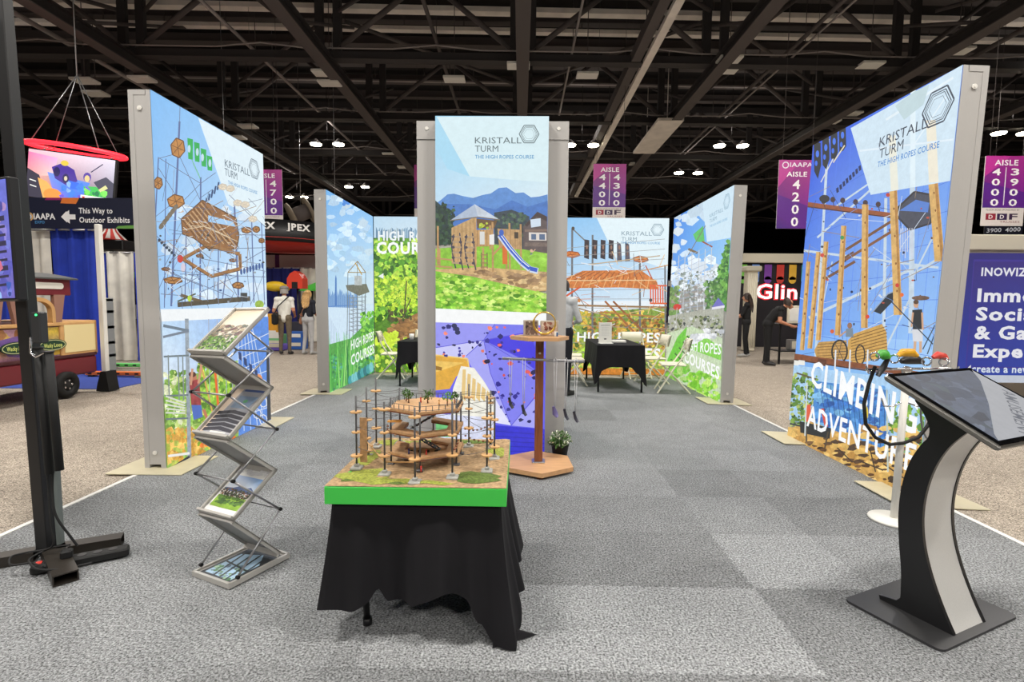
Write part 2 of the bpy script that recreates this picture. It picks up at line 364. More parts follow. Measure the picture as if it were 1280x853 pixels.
# lengthwise girders
for i, x in enumerate((-16.2, -10.8, -5.4, 0.0, 5.4, 10.8, 16.2)):
    t = empty('roof_girder', (x, 8, 7.95), 0, 'black lengthwise roof girder, %s from the drape side' % ('first second third fourth fifth sixth seventh'.split()[i]), 'girder', 'lengthwise roof girders')
    a = MB(); a.box((0, 20, 0), (.09, 46, .3)); a.build('web', M_BEAM, t)
    for z in (-.15, .15): a = MB(); a.box((0, 20, z), (.34, 46, .03)); a.build('flange', M_BEAM2 if z < 0 else M_BEAM, t)
    sp = MB(); sp.cyl((0, 0, 0), (0, 4.6, 2.2), .05, n=6); m_ = sp.mesh('brace'); m_.materials.append(M_BEAM2)
    for k in range(7): inst(m_, 'brace', t, (0, k * 4.7, .1))
d = empty('air_duct', (3.45, 0, 8.1), 0, 'long pale air duct running under the roof beside the centre girder', 'duct')
a = MB(); a.box((0, 22, 0), (.2, 22, .12)); a.build('duct_body', M_DUCT, d)
a = MB(); a.box((-.3, 22, .15), (.25, 22, .3)); a.build('cable_tray', M_BEAM2, d)
for y in range(12, 33, 3):
    a = MB(); a.cyl((0, y, .05), (0, y, 2.4), .015, n=6); a.build('hanger_rod', M_BEAM, d)
for i, (y, z, r) in enumerate(((15.9, 10.0, .12), (17.2, 10.1, .1), (20.6, 9.9, .05))):
    t = empty('sprinkler_main', (0, y, z), -TILT * 1.2, ['broad pale main pipe high under the deck', 'slimmer pale main pipe just behind the broad one', 'thin pale pipe further back under the deck'][i], 'pipe', 'pale roof pipes')
    a = MB(); a.box((0, 0, 0), (70, r * 2.2, r * 1.2)); a.build('pipe_run', M_DUCT if i < 2 else M_PIPE, t)
    rod = MB(); rod.cyl((0, 0, 0), (0, 0, .6), .018, n=6); m_ = rod.mesh('hanger_rod'); m_.materials.append(M_BEAM2)
    for k in range(-9, 10): inst(m_, 'hanger_rod', t, (k * 1.9, 0, 0))
for i, (x, z, r, y0_, y1_) in enumerate(((-8.1, 8.9, .05, 9, 40), (-2.6, 9.2, .06, 9, 40), (1.5, 9.0, .035, 9, 40), (7.9, 8.9, .06, 9, 40), (8.4, 9.1, .03, 9, 40), (13.2, 8.7, .07, 9, 40), (-13.6, 9.0, .07, 9, 40))):
    t = empty('roof_conduit', (x, 0, z), 0, 'thin lengthwise roof conduit, %s from the drape side' % ['second', 'third', 'fourth', 'fifth', 'sixth', 'seventh', 'first'][i], 'pipe', 'lengthwise roof conduits'); a = MB(); a.cyl((0, y0_, 0), (0, y1_, 0), r, n=8); a.build('pipe_run', M_BEAM2 if i % 2 else M_PIPE, t)
    rod = MB(); rod.cyl((0, 0, 0), (0, 0, 10.8 - z), .012, n=5); m_ = rod.mesh('hanger_rod'); m_.materials.append(M_BEAM2)
    for k in range(10): inst(m_, 'hanger_rod', t, (0, y0_ + 1 + k * 3, 0))
for i, (x0, y0_, x1, y1_) in enumerate(((-10.8, 14.9, -5.4, 10.6), (-5.4, 14.9, 0, 10.6), (0, 10.6, 5.4, 14.9), (5.4, 10.6, 10.8, 14.9), (-10.8, 19.6, -5.4, 14.9), (5.4, 14.9, 10.8, 19.6), (-5.4, 14.9, 0, 19.6), (0, 19.6, 5.4, 14.9), (10.8, 14.9, 16.2, 10.6), (-16.2, 10.6, -10.8, 14.9))):
    a = MB(); a.cyl((.44 * (x0 - x1), .44 * (y0_ - y1_), 0), (.44 * (x1 - x0), .44 * (y1_ - y0_), 0), .055, n=6); a.box((0, 0, 0), (.3, .3, .02)); o = a.build('wind_brace', M_BEAM2); o.location = ((x0 + x1) / 2, (y0_ + y1_) / 2, 9.35)
    tag(o, 'diagonal roof brace %s' % ['over the hanging screen', 'over the near wall and tower gap', 'right of the centre girder', 'over the kiosk side', 'past the hanging screen', 'past the log wall', 'behind the tower on the drape side', 'behind the tower on the kiosk side', 'beyond the log wall post', 'beyond the screen post'][i], 'brace', 'diagonal roof braces')
# flat duct panel by the third girder
p = at(820, 172, 20.5); a = MB(); a.box((0, 0, 0), (.9, 4.0, .1)); a.cyl((0, -1.5, 0), (0, -1.5, 10.33 - p.z), .015, n=6); a.cyl((0, 1.5, 0), (0, 1.5, 10.33 - p.z), .015, n=6); o = a.build('duct_section', M_DUCT); o.location = p; tag(o, 'flat pale duct section hung between two girders', 'duct')
# unlit white panel fixtures at the girder crossings
wp = MB(); wp.bbox((0, 0, 0), (.62, .4, .07), .01); WPM = wp.mesh('panel_fixture'); WPM.materials.append(M_WHITE)
for i, (x, y, Y) in enumerate([(178, 99, 15), (106, 101, 15), (405, 91, 15), (412, 104, 15.5), (568, 99, 15.5), (648, 82, 14.5), (734, 94, 15.5), (912, 74, 14.5), (908, 88, 15.5), (1198, 63, 14), (1038, 152, 19.6), (1065, 142, 19.6), (1088, 81, 15), (487, 193, 24), (505, 209, 26), (795, 205, 25), (950, 201, 25), (296, 172, 20), (310, 158, 19), (120, 117, 16)]):
    o = bpy.data.objects.new('panel_fixture', WPM); COL.objects.link(o); o.location = at(x, y, Y); rd = MB(); rd.cyl((0, 0, .03), (0, 0, max(.2, 10.33 - o.location.z)), .012, n=6); rd.build('drop_rod', M_BEAM2, o)
    tag(o, 'small white rectangular roof fixture ' + ['above the drape-side near wall', 'over the hanging screen cables', 'between the near wall and the tower, higher one', 'between the near wall and the tower, lower one', 'straight above the tower', 'at the centre girder above the tower', 'beside the pale air duct', 'on the girder past the air duct, higher one', 'on the girder past the air duct, lower one', 'above the end post of the log wall', 'over the log wall top edge, lower one', 'over the log wall top edge, middle one', 'over the log wall, highest one', 'beside the tower side wall, higher one', 'beside the tower side wall, lower one', 'above the park picture wall', 'between the park wall and log wall', 'above the skyline wall, lower one', 'above the skyline wall, higher one', 'beside the near wall top corner'][i], 'fixture', 'white rectangular roof fixtures')
# high-bay lamps
M_BAY = mat('lit_lamp_lens', (255, 244, 214), .4, emit=30.0)
FAR_LAMPS = ['between the drape-side walls and the tower', 'beside the pale air duct right of the tower', 'between the air duct and the log wall', 'beside the grey end post of the log wall', 'lower beside the aisle 4000 banner', 'just above the skyline wall', 'over the park picture wall', 'behind the aisle 4700 banner', 'low beside the tower on the skyline side', 'low behind the aisle 4400 banner', 'far off above the blue sign', 'over the hanging screen']
ROWS = ['behind the viewer', 'straight overhead', 'just above the frame']; COLS = ['first', 'second', 'third', 'fourth']
def bay(x, y, i):
    lab = 'glowing twin high-bay lamp ' + (FAR_LAMPS[i - 12] if i >= 12 else '%s, %s of its row from the drape side' % (ROWS[i // 4], COLS[i % 4]))
    t = empty('high_bay_lamp', (x, y, BAY_Z), 0, lab, 'lamp', 'high-bay hall lamps')
    a = MB(); a.cyl((-.5, 0, .14), (.5, 0, .14), .02, n=6); a.cyl((0, 0, .14), (0, 0, 2.82), .012, n=6); a.build('hanger_bar', M_BEAM, t)
    for s in (-.48, .48):
        a = MB(); a.lathe([(.03, .2), (.07, .17), (.24, .0), (.25, -.02), (.23, -.02), (.06, .14)], (s, 0, 0), 16); a.build('reflector', M_BEAM2, t)
        a = MB(); a.lathe([(.24, -.012), (.22, -.06), (.12, -.085), (.001, -.09)], (s, 0, 0), 16); a.build('lens', M_BAY, t)
    li = bpy.data.lights.new('high_bay_light', 'AREA'); li.shape = 'RECTANGLE'; li.size = 1.4; li.size_y = .5; li.energy = BAY_W if y < 14 else BAY_W * .55; li.color = (1.0, .955, .9)
    lo = bpy.data.objects.new('high_bay_light', li); COL.objects.link(lo); lo.parent = t; lo.location = (0, 0, -.12)
    if y > 8:   # point light added above the lamp to brighten the roof deck
        li = bpy.data.lights.new('roof_fill_light', 'POINT'); li.energy = 26; li.shadow_soft_size = .25; li.color = (1.0, .93, .85); lo = bpy.data.objects.new('roof_fill_light', li); COL.objects.link(lo); lo.parent = t; lo.location = (0, .0, .55)
for i, (x, y) in enumerate(BAYS): bay(x, y, i)
# ------------------------------------------------------------------ backlit booth walls
WH = 3.03; WT = .18
def light_wall(name, origin, d, L, label, art, lean=0.0, feet=(0.06, .94), group='backlit booth walls', footw=.62, thick=WT, H=WH, caps=True, flat_feet=True):
    d = Vector(d).normalized(); n = Vector((d.y, -d.x, 0)); y = -n        # print faces n
    t = empty(name, origin, 0, label, 'display wall', group)
    m = Matrix((d, y, Vector((0, 0, 1)))).transposed().to_4x4(); m.translation = Vector(origin)
    t.matrix_world = m @ Matrix.Rotation(lean, 4, 'X')
    a = MB(); a.box((L / 2, .004 + .02, H / 2), (L, .04, H)); a.box((L / 2, thick - .02, H / 2), (L, .04, H)); a.box((L / 2, thick / 2, H - .02), (L, thick - .08, .04))
    a.box((.003 + .02, thick / 2, H / 2), (.04, thick - .07, H - .08)); a.box((L - .023, thick / 2, H / 2), (.04, thick - .07, H - .08)); a.build('frame', M_ALU, t)
    art.build('print', M_LIT, t)
    a = MB(); a.box((L / 2, thick + .003, H / 2), (L - .04, .006, H - .04)); a.build('back_panel', M_WHITE, t)
    if caps:
        for z in (.14, H - .14):
            for x, e in ((0, -1), (L, 1)):
                c = MB(); c.cyl((x, thick / 2, z), (x + e * .006, thick / 2, z), .018, n=12); c.cyl((x + e * .006, thick / 2, z), (x + e * .009, thick / 2, z), .008, n=8); c.build('screw_cap', M_WHITE, t)
    if flat_feet:
        for f in feet:
            c = MB(); c.bbox((f * L, thick / 2, .006), (.5, footw, .011), .004); c.build('foot_plate', M_PLATE, t)
    return t

# --- near wall on the drape side: ropes course above, climbers below
q = [(183, 116), (335, 198), (344, 527), (210, 588)]; L = 1.75
A = Art(q, L, WH); rr = random.Random(11)
A.grad([(183, 116), (335, 198), (341, 392), (200, 397)], [(125, 185, 240), (165, 208, 245), (205, 228, 248), (165, 205, 245)])
for i in range(26):
    x = rr.uniform(190, 330); y0 = rr.uniform(240, 385); A.blobs((x - 8, y0 - 3, x + 8, y0 + 3), 2, 7, [(190, 218, 246), (215, 232, 248)], .05, 1.6, rng=rr)
A.poly([(248, 152), (335, 198), (338, 288), (289, 262)], (222, 238, 246))
POLE, WOOD_, DK = (95, 112, 160), (178, 128, 72), (120, 84, 50)
for p0, p1, w_ in (((223, 157), (214, 390), 2.6), ((195, 205), (191, 300), 1.6), ((252, 228), (252, 388), 2.0), ((297, 262), (303, 384), 2.2), ((205, 205), (205, 392), 1.2), ((276, 300), (276, 384), 1.4), ((233, 300), (232, 390), 1.3), ((320, 280), (323, 384), 1.4), ((333, 285), (337, 386), 1.2), ((288, 335), (281, 384), 1.5), ((242, 330), (240, 390), 1.2)):
    A.line(p0, p1, w_, POLE)
for p0, p1 in (((224, 113), (223, 160)), ((194, 203), (252, 236)), ((252, 236), (272, 222)), ((194, 205), (213, 200)), ((194, 215), (252, 300)), ((220, 195), (252, 258)), ((252, 236), (225, 262)), ((214, 300), (338, 300)), ((190, 300), (252, 350)), ((190, 280), (214, 262)), ((252, 330), (338, 345)), ((205, 345), (300, 380)), ((215, 372), (252, 352)), ((290, 250), (325, 282)), ((302, 285), (338, 310)), ((215, 330), (196, 372)), ((252, 300), (300, 330)), ((306, 336), (338, 318)), ((225, 350), (338, 352)), ((252, 372), (300, 352)), ((200, 375), (252, 378)), ((270, 340), (270, 386)), ((262, 345), (262, 386)), ((312, 300), (330, 384)), ((285, 346), (305, 384)), ((226, 300), (205, 340))):
    A.line(p0, p1, .8, (110, 120, 150))
def hexdeck(A, cx, cy, rx, ry, c1=(190, 132, 70), c2=(110, 72, 38), n=6, r0=.3, k=6):
    A.poly([(cx + rx * math.cos(r0 + PI / 3 * i), cy + ry * math.sin(r0 + PI / 3 * i)) for i in range(6)], c1, .25)
    for i in range(6): A.line((cx, cy), (cx + rx * math.cos(r0 + PI / 3 * i), cy + ry * math.sin(r0 + PI / 3 * i)), .8, c2)
    for i in range(6): a, b = r0 + PI / 3 * i, r0 + PI / 3 * (i + 1); A.line((cx + rx * math.cos(a), cy + ry * math.sin(a)), (cx + rx * math.cos(b), cy + ry * math.sin(b)), 1.3, c2)
for c in ((221, 191, 10, 13), (219, 259, 12, 9), (195, 236, 6, 8), (216, 358, 13, 4.5), (302, 363, 8, 4), (313, 294, 7, 4), (326, 293, 5, 4), (333, 307, 4, 3), (206, 344, 6, 2), (251, 327, 5, 2), (295, 332, 5, 2)): hexdeck(A, *c)
for k, (x, y, hh) in enumerate(((237, 192, 28), (246, 196, 26), (255, 203, 24), (263, 210, 20))):
    A.poly([(x - 3.5, y - hh / 2), (x + 4, y - hh / 2 + 2), (x + 4, y + hh / 2), (x - 2, y + hh / 2 - 1)], (45, 175, 85), .15)
    A.ell(x + (1 if k % 2 else -1), y, 2, 5, (190, 220, 235))
for k in range(5): A.line((240 + k * 2, 206 + k * 4), (243 + k * 2, 214 + k * 4), 1.0, (120, 190, 150))
for k in range(6): A.ell(200 + k * 3.6, 290 - k * 4.6, 3, 5, (120, 108, 92), .3, rot=.6)
for k in range(7): A.ell(197 + k * 3.4, 308 + k * 3.1, 2, 2, (45, 60, 80))
for k in range(5): A.line((258 + k * 4, 264 - k * 5), (260 + k * 4, 254 - k * 5), 2.2, (45, 70, 115))
dk = [(226, 281), (254, 257), (299, 279), (303, 302), (300, 318), (262, 318), (243, 305), (228, 300)]
A.poly(dk, (150, 104, 62), .3)
for i in range(15): t = i / 14; A.line((228 + 26 * t, 283 - 24 * t), (246 + 57 * t, 304 + 12 * t), .9, (205, 175, 135) if i % 2 else (92, 62, 36))
for i in range(8): t = i / 7; A.line((256, 290), (228 + 75 * t, 284 + 36 * abs(t - .3)), .8, (215, 195, 165))
A.poly([(262, 276), (296, 284), (298, 290), (262, 284)], (165, 205, 242)); A.path(dk + dk[:1], 1.4, (100, 70, 42))
for a, b in (((228, 331), (262, 313)), ((262, 313), (304, 324)), ((304, 324), (305, 342)), ((305, 342), (266, 352)), ((266, 352), (234, 334)), ((234, 334), (228, 331))): A.line(a, b, 4.2, (158, 112, 66), .3); A.line((a[0], a[1] + 2.2), (b[0], b[1] + 2.2), .8, (90, 62, 40))
A.line((226, 376), (262, 386), 4, (110, 90, 62)); A.line((222, 388), (318, 379), 6, (86, 76, 62), .4); A.line((222, 384), (246, 374), 2, (80, 90, 70)); A.poly([(305, 372), (314, 372), (314, 383), (305, 383)], (60, 60, 62))
for k in range(8): A.ell(306 + k * 4, 346 - k * 1.2, 1.6, 4, (60, 90, 150))
A.ell(225, 331, 4, 5, (205, 60, 50)); A.ell(229, 342, 3, 6, (215, 205, 220)); A.ell(238, 380, 3, 4, (190, 220, 60)); A.ell(330, 386, 6, 5, (150, 180, 70), .4)
for k in range(90):
    x, y = rr.uniform(192, 336), rr.uniform(250, 388); A.line((x, y), (x + rr.gauss(0, 22), y + rr.gauss(0, 22)), rr.uniform(.4, .8), rr.choice([(205, 214, 226), (130, 138, 158), (150, 120, 90), (96, 104, 130)]))
for k in range(46):
    x, y = rr.uniform(228, 302), rr.uniform(262, 318); A.line((x, y), (x + rr.uniform(-9, 9), y + rr.uniform(-7, 7)), .7, rr.choice([(226, 208, 178), (88, 60, 36), (200, 160, 110), (236, 236, 232)]))
for k in range(40):
    x = rr.uniform(196, 336); y = rr.uniform(300, 386); A.ell(x, y, rr.uniform(.8, 2.2), rr.uniform(.6, 1.6), rr.choice([(70, 64, 60), (120, 86, 50), (60, 80, 130), (150, 160, 170)]), n=6)
for k in range(5): hexdeck(A, 281 + k * 10, 240 + k * 10 - (k % 2) * 8, 6, 4, (228, 214, 190), (205, 195, 180))
A.logo((283.7, 214), (317, 226), 9.5, 11, (288, 236), (327, 249), 4.5, (323, 217), 12, (95, 110, 125), (90, 150, 200))
A.poly([(199, 394), (341, 389), (342, 401), (201, 409)], (240, 244, 246))
# lower picture
A.grad([(201, 409), (342, 401), (344, 470), (205, 500)], [(195, 222, 246), (90, 140, 225), (120, 165, 235), (225, 235, 245)], .1)
A.poly([(205, 480), (256, 470), (300, 455), (344, 470), (344, 527), (210, 588)], (150, 190, 90), .5)
A.blobs((204, 470, 250, 540), 60, 7, [(140, 190, 70), (190, 210, 120), (225, 230, 190), (110, 150, 60)], .5, rng=rr)
A.blobs((248, 455, 296, 545), 120, 6, [(120, 175, 50), (160, 205, 70), (205, 220, 90), (90, 135, 40)], .5, rng=rr)
A.blobs((206, 540, 262, 585), 60, 8, [(225, 170, 70), (235, 190, 95), (200, 150, 60), (180, 190, 80)], .4, rng=rr)
A.blobs((250, 540, 300, 560), 40, 5, [(235, 120, 40), (220, 200, 60), (140, 180, 50)], .4, rng=rr)
A.poly([(300, 402), (342, 401), (344, 527), (302, 548)], (92, 140, 222), .15)
for k in range(6): A.line((302 + k * 3, 402), (300 + k * 9, 540), .9, (205, 220, 240))
for k in range(7): A.line((300, 440 + k * 14), (344, 420 + k * 15), .9, (215, 225, 240))
A.line((233, 405), (238, 575), 5, (150, 160, 170), .3); A.line((202, 414), (236, 420), 3.5, (110, 125, 140)); A.line((202, 428), (236, 420), 3, (120, 130, 145))
for y in (452, 500, 528): A.line((203, y), (236, y - 2), 2.2, (110, 122, 128))
for x in (209, 222, 228): A.line((x, 450), (x + 2, 505), 1.6, (130, 140, 140))
for x in (262, 273, 284, 292): A.line((x, 405), (x + 2, 500), .9, (170, 175, 190))
A.line((271, 470), (275, 510), 3, (232, 105, 45)); A.line((252, 460), (268, 520), 2, (215, 165, 90))
A.ell(242, 477, 5, 6, (190, 120, 95)); A.ell(241, 473, 5, 3.4, (90, 50, 40)); A.poly([(237, 482), (250, 478), (253, 512), (240, 512)], (150, 60, 62), .5); A.line((249, 484), (253, 460), 3, (205, 150, 120)); A.line((239, 486), (241, 466), 3, (205, 150, 120)); A.poly([(240, 510), (253, 510), (255, 524), (243, 528)], (80, 110, 190)); A.line((256, 515), (263, 532), 4, (190, 120, 90))
for k in range(9): A.ring(318 + (k % 3) * 8, 470 + k * 7, 5, 6, 1.0, (232, 232, 228), 8)
A.ell(327, 478, 6, 7, (235, 150, 90)); A.poly([(338, 440), (341, 440), (344, 525), (339, 528)], (55, 58, 66))
for k in range(4): A.poly([(301 + k * 7, 444 + k * 7), (305 + k * 7, 446 + k * 7), (306 + k * 7, 456 + k * 7), (302 + k * 7, 453 + k * 7)], (45, 62, 110))
A.line((210, 572), (238, 568), 3, (235, 235, 230)); A.line((212, 588), (238, 572), 3, (40, 45, 60))
for k in range(5): A.line((206, 500 + k * 5), (232, 508 + k * 3), 2, (215, 220, 205))
light_wall('light_wall', (-2.9, 4.08, 0), (0, 1, 0), L, 'tall backlit wall beside the zigzag rack, wooden ropes course against blue sky', A, lean=0)

# --- near wall on the kiosk side: log obstacles, CLIMBING ADVENTURE
q = [(1003, 183), (1203, 78), (1142, 625), (975, 545)]; L = 1.78
A = Art(q, L, WH); rr = random.Random(12)
A.grad([(1003, 183), (1203, 78), (1165, 440), (985, 420)], [(40, 85, 220), (70, 125, 230), (150, 195, 245), (95, 150, 235)])
A.grad([(985, 420), (1165, 430), (1160, 520), (980, 490)], [(110, 165, 240), (165, 205, 248), (150, 200, 240), (120, 175, 235)])
for k in range(12): A.line((1003 + k * 17, 175), (985 + k * 16, 440), .5, (85, 130, 235))
for k in range(9): A.line((1000, 260 + k * 20), (1190, 150 + k * 38), .6, (70, 110, 215))
for a, b, w_ in (((1023, 175), (1007, 500), 3.4), ((1136, 130), (1134, 420), 7), ((1100, 250), (1098, 440), 4), ((990, 316), (1170, 338), 3), ((1010, 300), (1085, 235), 2.6), ((1035, 260), (1170, 170), 2.2), ((1000, 400), (1145, 335), 3.6), ((1130, 350), (1190, 315), 3), ((1015, 398), (1030, 330), 1.4), ((1165, 295), (1136, 350), 2.2), ((1100, 440), (1136, 370), 2.4)): A.line(a, b, w_, (196, 212, 226), .1)
for k in range(4):
    x = 1008 + k * 11; y = 186 - k * 8; A.poly([(x - 4, y - 8), (x + 5, y - 6), (x + 6, y + 22), (x + 2, y + 40 - k * 4), (x - 3, y + 30)], (38, 42, 52)); A.ell(x + 1, y + 8, 2.2, 4.5, (70, 120, 235)); A.ell(x - .5, y + 20, 1.8, 3.5, (60, 110, 230))
A.line((1030, 205), (1045, 183), 1.6, (225, 215, 190)); A.line((1014, 230), (1030, 200), 1.4, (215, 215, 220))
for k in range(8): A.poly([(1034 + k * 4.2, 238 - k * 4), (1037 + k * 4.2, 236 - k * 4), (1038 + k * 4.2, 242 - k * 4), (1035 + k * 4.2, 244 - k * 4)], (30, 42, 90))
A.line((996, 258), (1134, 275), 6, (150, 82, 48), .3); A.line((996, 261), (1134, 278), 1.4, (80, 42, 30))
for x, y in ((1018, 254), (1030, 252), (1043, 253), (1060, 255), (1073, 256), (1090, 258)): A.ell(x, y, 3.4, 3.6, (70, 50, 55)); A.line((x, y + 2), (x + 2, y + 9), 1, (60, 55, 70))
A.ell(1019, 251, 7, 5, (50, 48, 55)); A.line((1040, 320), (1110, 278), 3.4, (118, 78, 52)); A.line((1044, 330), (1112, 290), 3.4, (130, 84, 55)); A.line((1020, 352), (1060, 330), 3.4, (120, 80, 55)); A.line((1022, 340), (1058, 318), 2.5, (105, 72, 52))
A.poly([(1110, 268), (1138, 242), (1162, 246), (1160, 282), (1132, 290)], (72, 74, 88), .2); A.poly([(1118, 266), (1140, 252), (1158, 256), (1156, 268)], (88, 128, 205)); A.path([(1110, 268), (1138, 242), (1162, 246), (1160, 282), (1132, 290), (1110, 268)], 2.6, (52, 50, 58))
for k in range(6): A.line((1120 + k * 3, 288), (1120 + k * 3, 318 + (k % 3) * 4), 1.1, (205, 208, 222))
A.poly([(1084, 392), (1102, 372), (1118, 366), (1110, 380), (1094, 396)], (40, 44, 54)); A.path([(1082, 395), (1104, 370), (1122, 365)], 1.4, (150, 165, 185))
for x in (1068, 1080, 1056, 1044): A.ell(x, 362 + (x % 7), 1.8, 1.6, (35, 45, 80))
for k in range(70):
    x, y = rr.uniform(988, 1180), rr.uniform(240, 440); A.line((x, y), (x + rr.gauss(0, 34), y + rr.gauss(0, 28)), rr.uniform(.4, .9), rr.choice([(205, 218, 236), (60, 76, 120), (120, 150, 210), (150, 130, 110)]))
for k in range(36): A.ell(rr.uniform(1010, 1175), rr.uniform(260, 430), rr.uniform(.8, 2.2), rr.uniform(.8, 2), rr.choice([(44, 50, 76), (110, 80, 60), (210, 218, 230), (190, 80, 60)]), n=6)
for a, b, w_ in (((999, 330), (992, 440), 5.5), ((1012, 318), (1002, 438), 6), ((1022, 305), (1013, 428), 6.2), ((1045, 285), (1038, 422), 7), ((1073, 258), (1073, 413), 8.6), ((1110, 240), (1117, 397), 10.5), ((1163, 228), (1172, 330), 13)):
    A.line(a, b, w_, (214, 172, 104), .22, w2=w_ * 1.05); o_ = w_ * .28; A.line((a[0] + o_, a[1]), (b[0] + o_, b[1]), w_ * .3, (178, 128, 66), .3)
    for k in range(4): t = .15 + .22 * k; A.ell(a[0] + (b[0] - a[0]) * t, a[1] + (b[1] - a[1]) * t, 1, 1.6, (130, 82, 40))
for x, y, c in ((1116, 360, (205, 60, 50)), (1122, 372, (230, 110, 50)), (1077, 399, (215, 70, 45)), (1103, 246, (190, 60, 50)), (1043, 300, (60, 150, 80)), (1031, 417, (215, 90, 40)), (1017, 322, (205, 70, 60))): A.ell(x, y, 2.6, 2.6, c)
A.poly([(1053, 161), (1203, 78), (1186, 228), (1080, 246)], (205, 226, 240), .03)
for a, b, w_, c in (((1136, 95), (1136, 236), 7, (222, 238, 246)), ((1108, 170), (1112, 240), 10, (232, 232, 218)), ((1160, 150), (1164, 230), 13, (236, 230, 212)), ((1065, 190), (1190, 175), 2.5, (222, 236, 246)), ((1100, 150), (1190, 95), 3, (225, 238, 246)), ((1125, 200), (1180, 120), 1.6, (224, 238, 247))): A.line(a, b, w_, c)
A.poly([(1112, 132), (1140, 112), (1158, 104), (1150, 130), (1124, 150)], (190, 212, 218))
for k in range(6): A.line((1090 + k * 6, 180 - k * 4), (1092 + k * 6, 188 - k * 4), 1.4, (175, 192, 208))
A.logo((1091, 185), (1154.5, 160), 12, 15, (1089, 211), (1171, 185), 7, (1169, 133), 23, (52, 62, 80), (70, 135, 205))
# log barrel, wheel, people
A.poly([(1008, 440), (1014, 430), (1050, 428), (1052, 452), (1012, 452)], (196, 152, 84), .2)
A.poly([(1052, 428), (1060, 420), (1096, 408), (1102, 418), (1104, 448), (1062, 458), (1050, 450)], (205, 160, 84), .2)
for k in range(9): A.line((1056, 425 + k * 3.6), (1103, 411 + k * 4.2), .9, (120, 84, 40))
for k in range(6): A.line((1012, 433 + k * 3.6), (1050, 431 + k * 3.6), .8, (130, 92, 46))
A.ring(1041, 442, 10, 14, 2.2, (40, 38, 40)); A.ring(1068, 446, 6, 12, 1.8, (52, 46, 44))
for k in range(6): A.line((1041, 442), (1041 + 10 * math.cos(k), 442 + 14 * math.sin(k)), .8, (70, 66, 66))
A.ell(1054, 410, 3.2, 3.8, (150, 110, 90)); A.poly([(1049, 414), (1058, 413), (1059, 424), (1049, 424)], (120, 135, 150)); A.line((1049, 417), (1040, 424), 2, (190, 150, 125))
A.ell(1141, 384, 3.4, 4.6, (205, 160, 130)); A.ell(1141, 381, 3.6, 2.8, (90, 66, 50)); A.poly([(1136, 391), (1149, 390), (1150, 417), (1137, 417)], (38, 40, 46)); A.line((1149, 394), (1150, 416), 2.6, (205, 160, 130)); A.line((1137, 394), (1135, 412), 2.4, (205, 160, 130)); A.poly([(1136, 415), (1150, 415), (1150, 431), (1137, 430)], (214, 216, 222)); A.line((1140, 430), (1139, 446), 3.6, (210, 170, 140)); A.line((1147, 430), (1147, 444), 3.6, (210, 170, 140))
A.ell(1147, 376, 12, 3, (110, 84, 70), .4)
for a, b in (((1166, 410), (1150, 440)), ((1108, 380), (1170, 440)), ((1166, 420), (1156, 446))): A.line(a, b, 1.4, (50, 60, 78))
A.line((978, 447), (1165, 474), 7, (132, 74, 44), .3); A.line((978, 451), (1165, 479), 1.6, (78, 44, 30)); A.poly([(1013, 450), (1024, 452), (1024, 460), (1012, 459)], (96, 52, 34))
for x in (1036, 1055, 1078): A.line((x, 440), (x - 1, 468), 2, (222, 226, 232))
for x in (985, 993): A.poly([(x - 5, 452), (x + 3, 453), (x + 3, 459), (x - 5, 458)], (232, 232, 226))
# lower scene: blue tarp, trees, sand
A.poly([(980, 458), (1160, 482), (1150, 575), (976, 525)], (168, 205, 238), .15)
A.blobs((978, 470, 1012, 535), 60, 5, [(90, 130, 55), (130, 165, 70), (60, 95, 45), (180, 195, 110)], .4, rng=rr)
A.blobs((1100, 505, 1160, 570), 60, 6, [(120, 170, 60), (160, 195, 80), (95, 140, 50)], .4, rng=rr)
A.poly([(1010, 478), (1105, 490), (1100, 566), (1006, 530)], (70, 135, 205), .25)
A.blobs((1012, 482, 1100, 560), 70, 6, [(60, 120, 200), (90, 155, 220), (45, 95, 170), (120, 180, 225)], .3, 1.8, rng=rr)
for k in range(14): A.line((1016 + k * 7, 482 + k), (1030 + k * 6, 548 + k), .7, (40, 70, 120))
A.poly([(976, 536), (1006, 528), (1100, 562), (1150, 572), (1142, 627), (1110, 614), (972, 546)], (206, 160, 84), .3)
A.blobs((978, 536, 1150, 622), 150, 4.5, [(228, 186, 104), (238, 200, 120), (190, 142, 70)], .25, 2.0, rng=rr)
A.blobs((1000, 548, 1150, 615), 60, 4, [(86, 58, 34), (66, 46, 32), (110, 76, 44)], .3, 2.4, rng=rr)
A.poly([(991, 527), (1032, 536), (1030, 549), (992, 541)], (32, 34, 40), .3); A.line((1000, 536), (1000, 552), 2, (70, 62, 52)); A.line((1028, 540), (1024, 560), 2, (80, 66, 50)); A.line((978, 530), (992, 533), 2, (55, 60, 66))
for a, b in (((1082, 560), (1090, 590)), ((1100, 580), (1130, 600)), ((1110, 570), (1126, 592)), ((1040, 560), (1060, 578)), ((1066, 575), (1100, 588))): A.line(a, b, 1.6, (60, 46, 36))
A.poly([(999, 508), (1005, 506), (1006, 528), (999, 528)], (222, 92, 62)); A.poly([(1018, 512), (1022, 512), (1028, 534), (1023, 533)], (210, 80, 66)); A.ell(1077, 518, 3, 9, (226, 200, 60)); A.line((1000, 480), (998, 545), 1.8, (205, 214, 214)); A.line((1104, 490), (1106, 590), 2.2, (190, 200, 190)); A.line((986, 468), (1012, 476), 2, (95, 85, 60))
A.text('CLIMBING', (1004, 482), (1142, 545), 31, (248, 249, 250), .02)
A.text('ADVENTURE', (1000, 532), (1140, 592), 26, (248, 249, 250), .018)
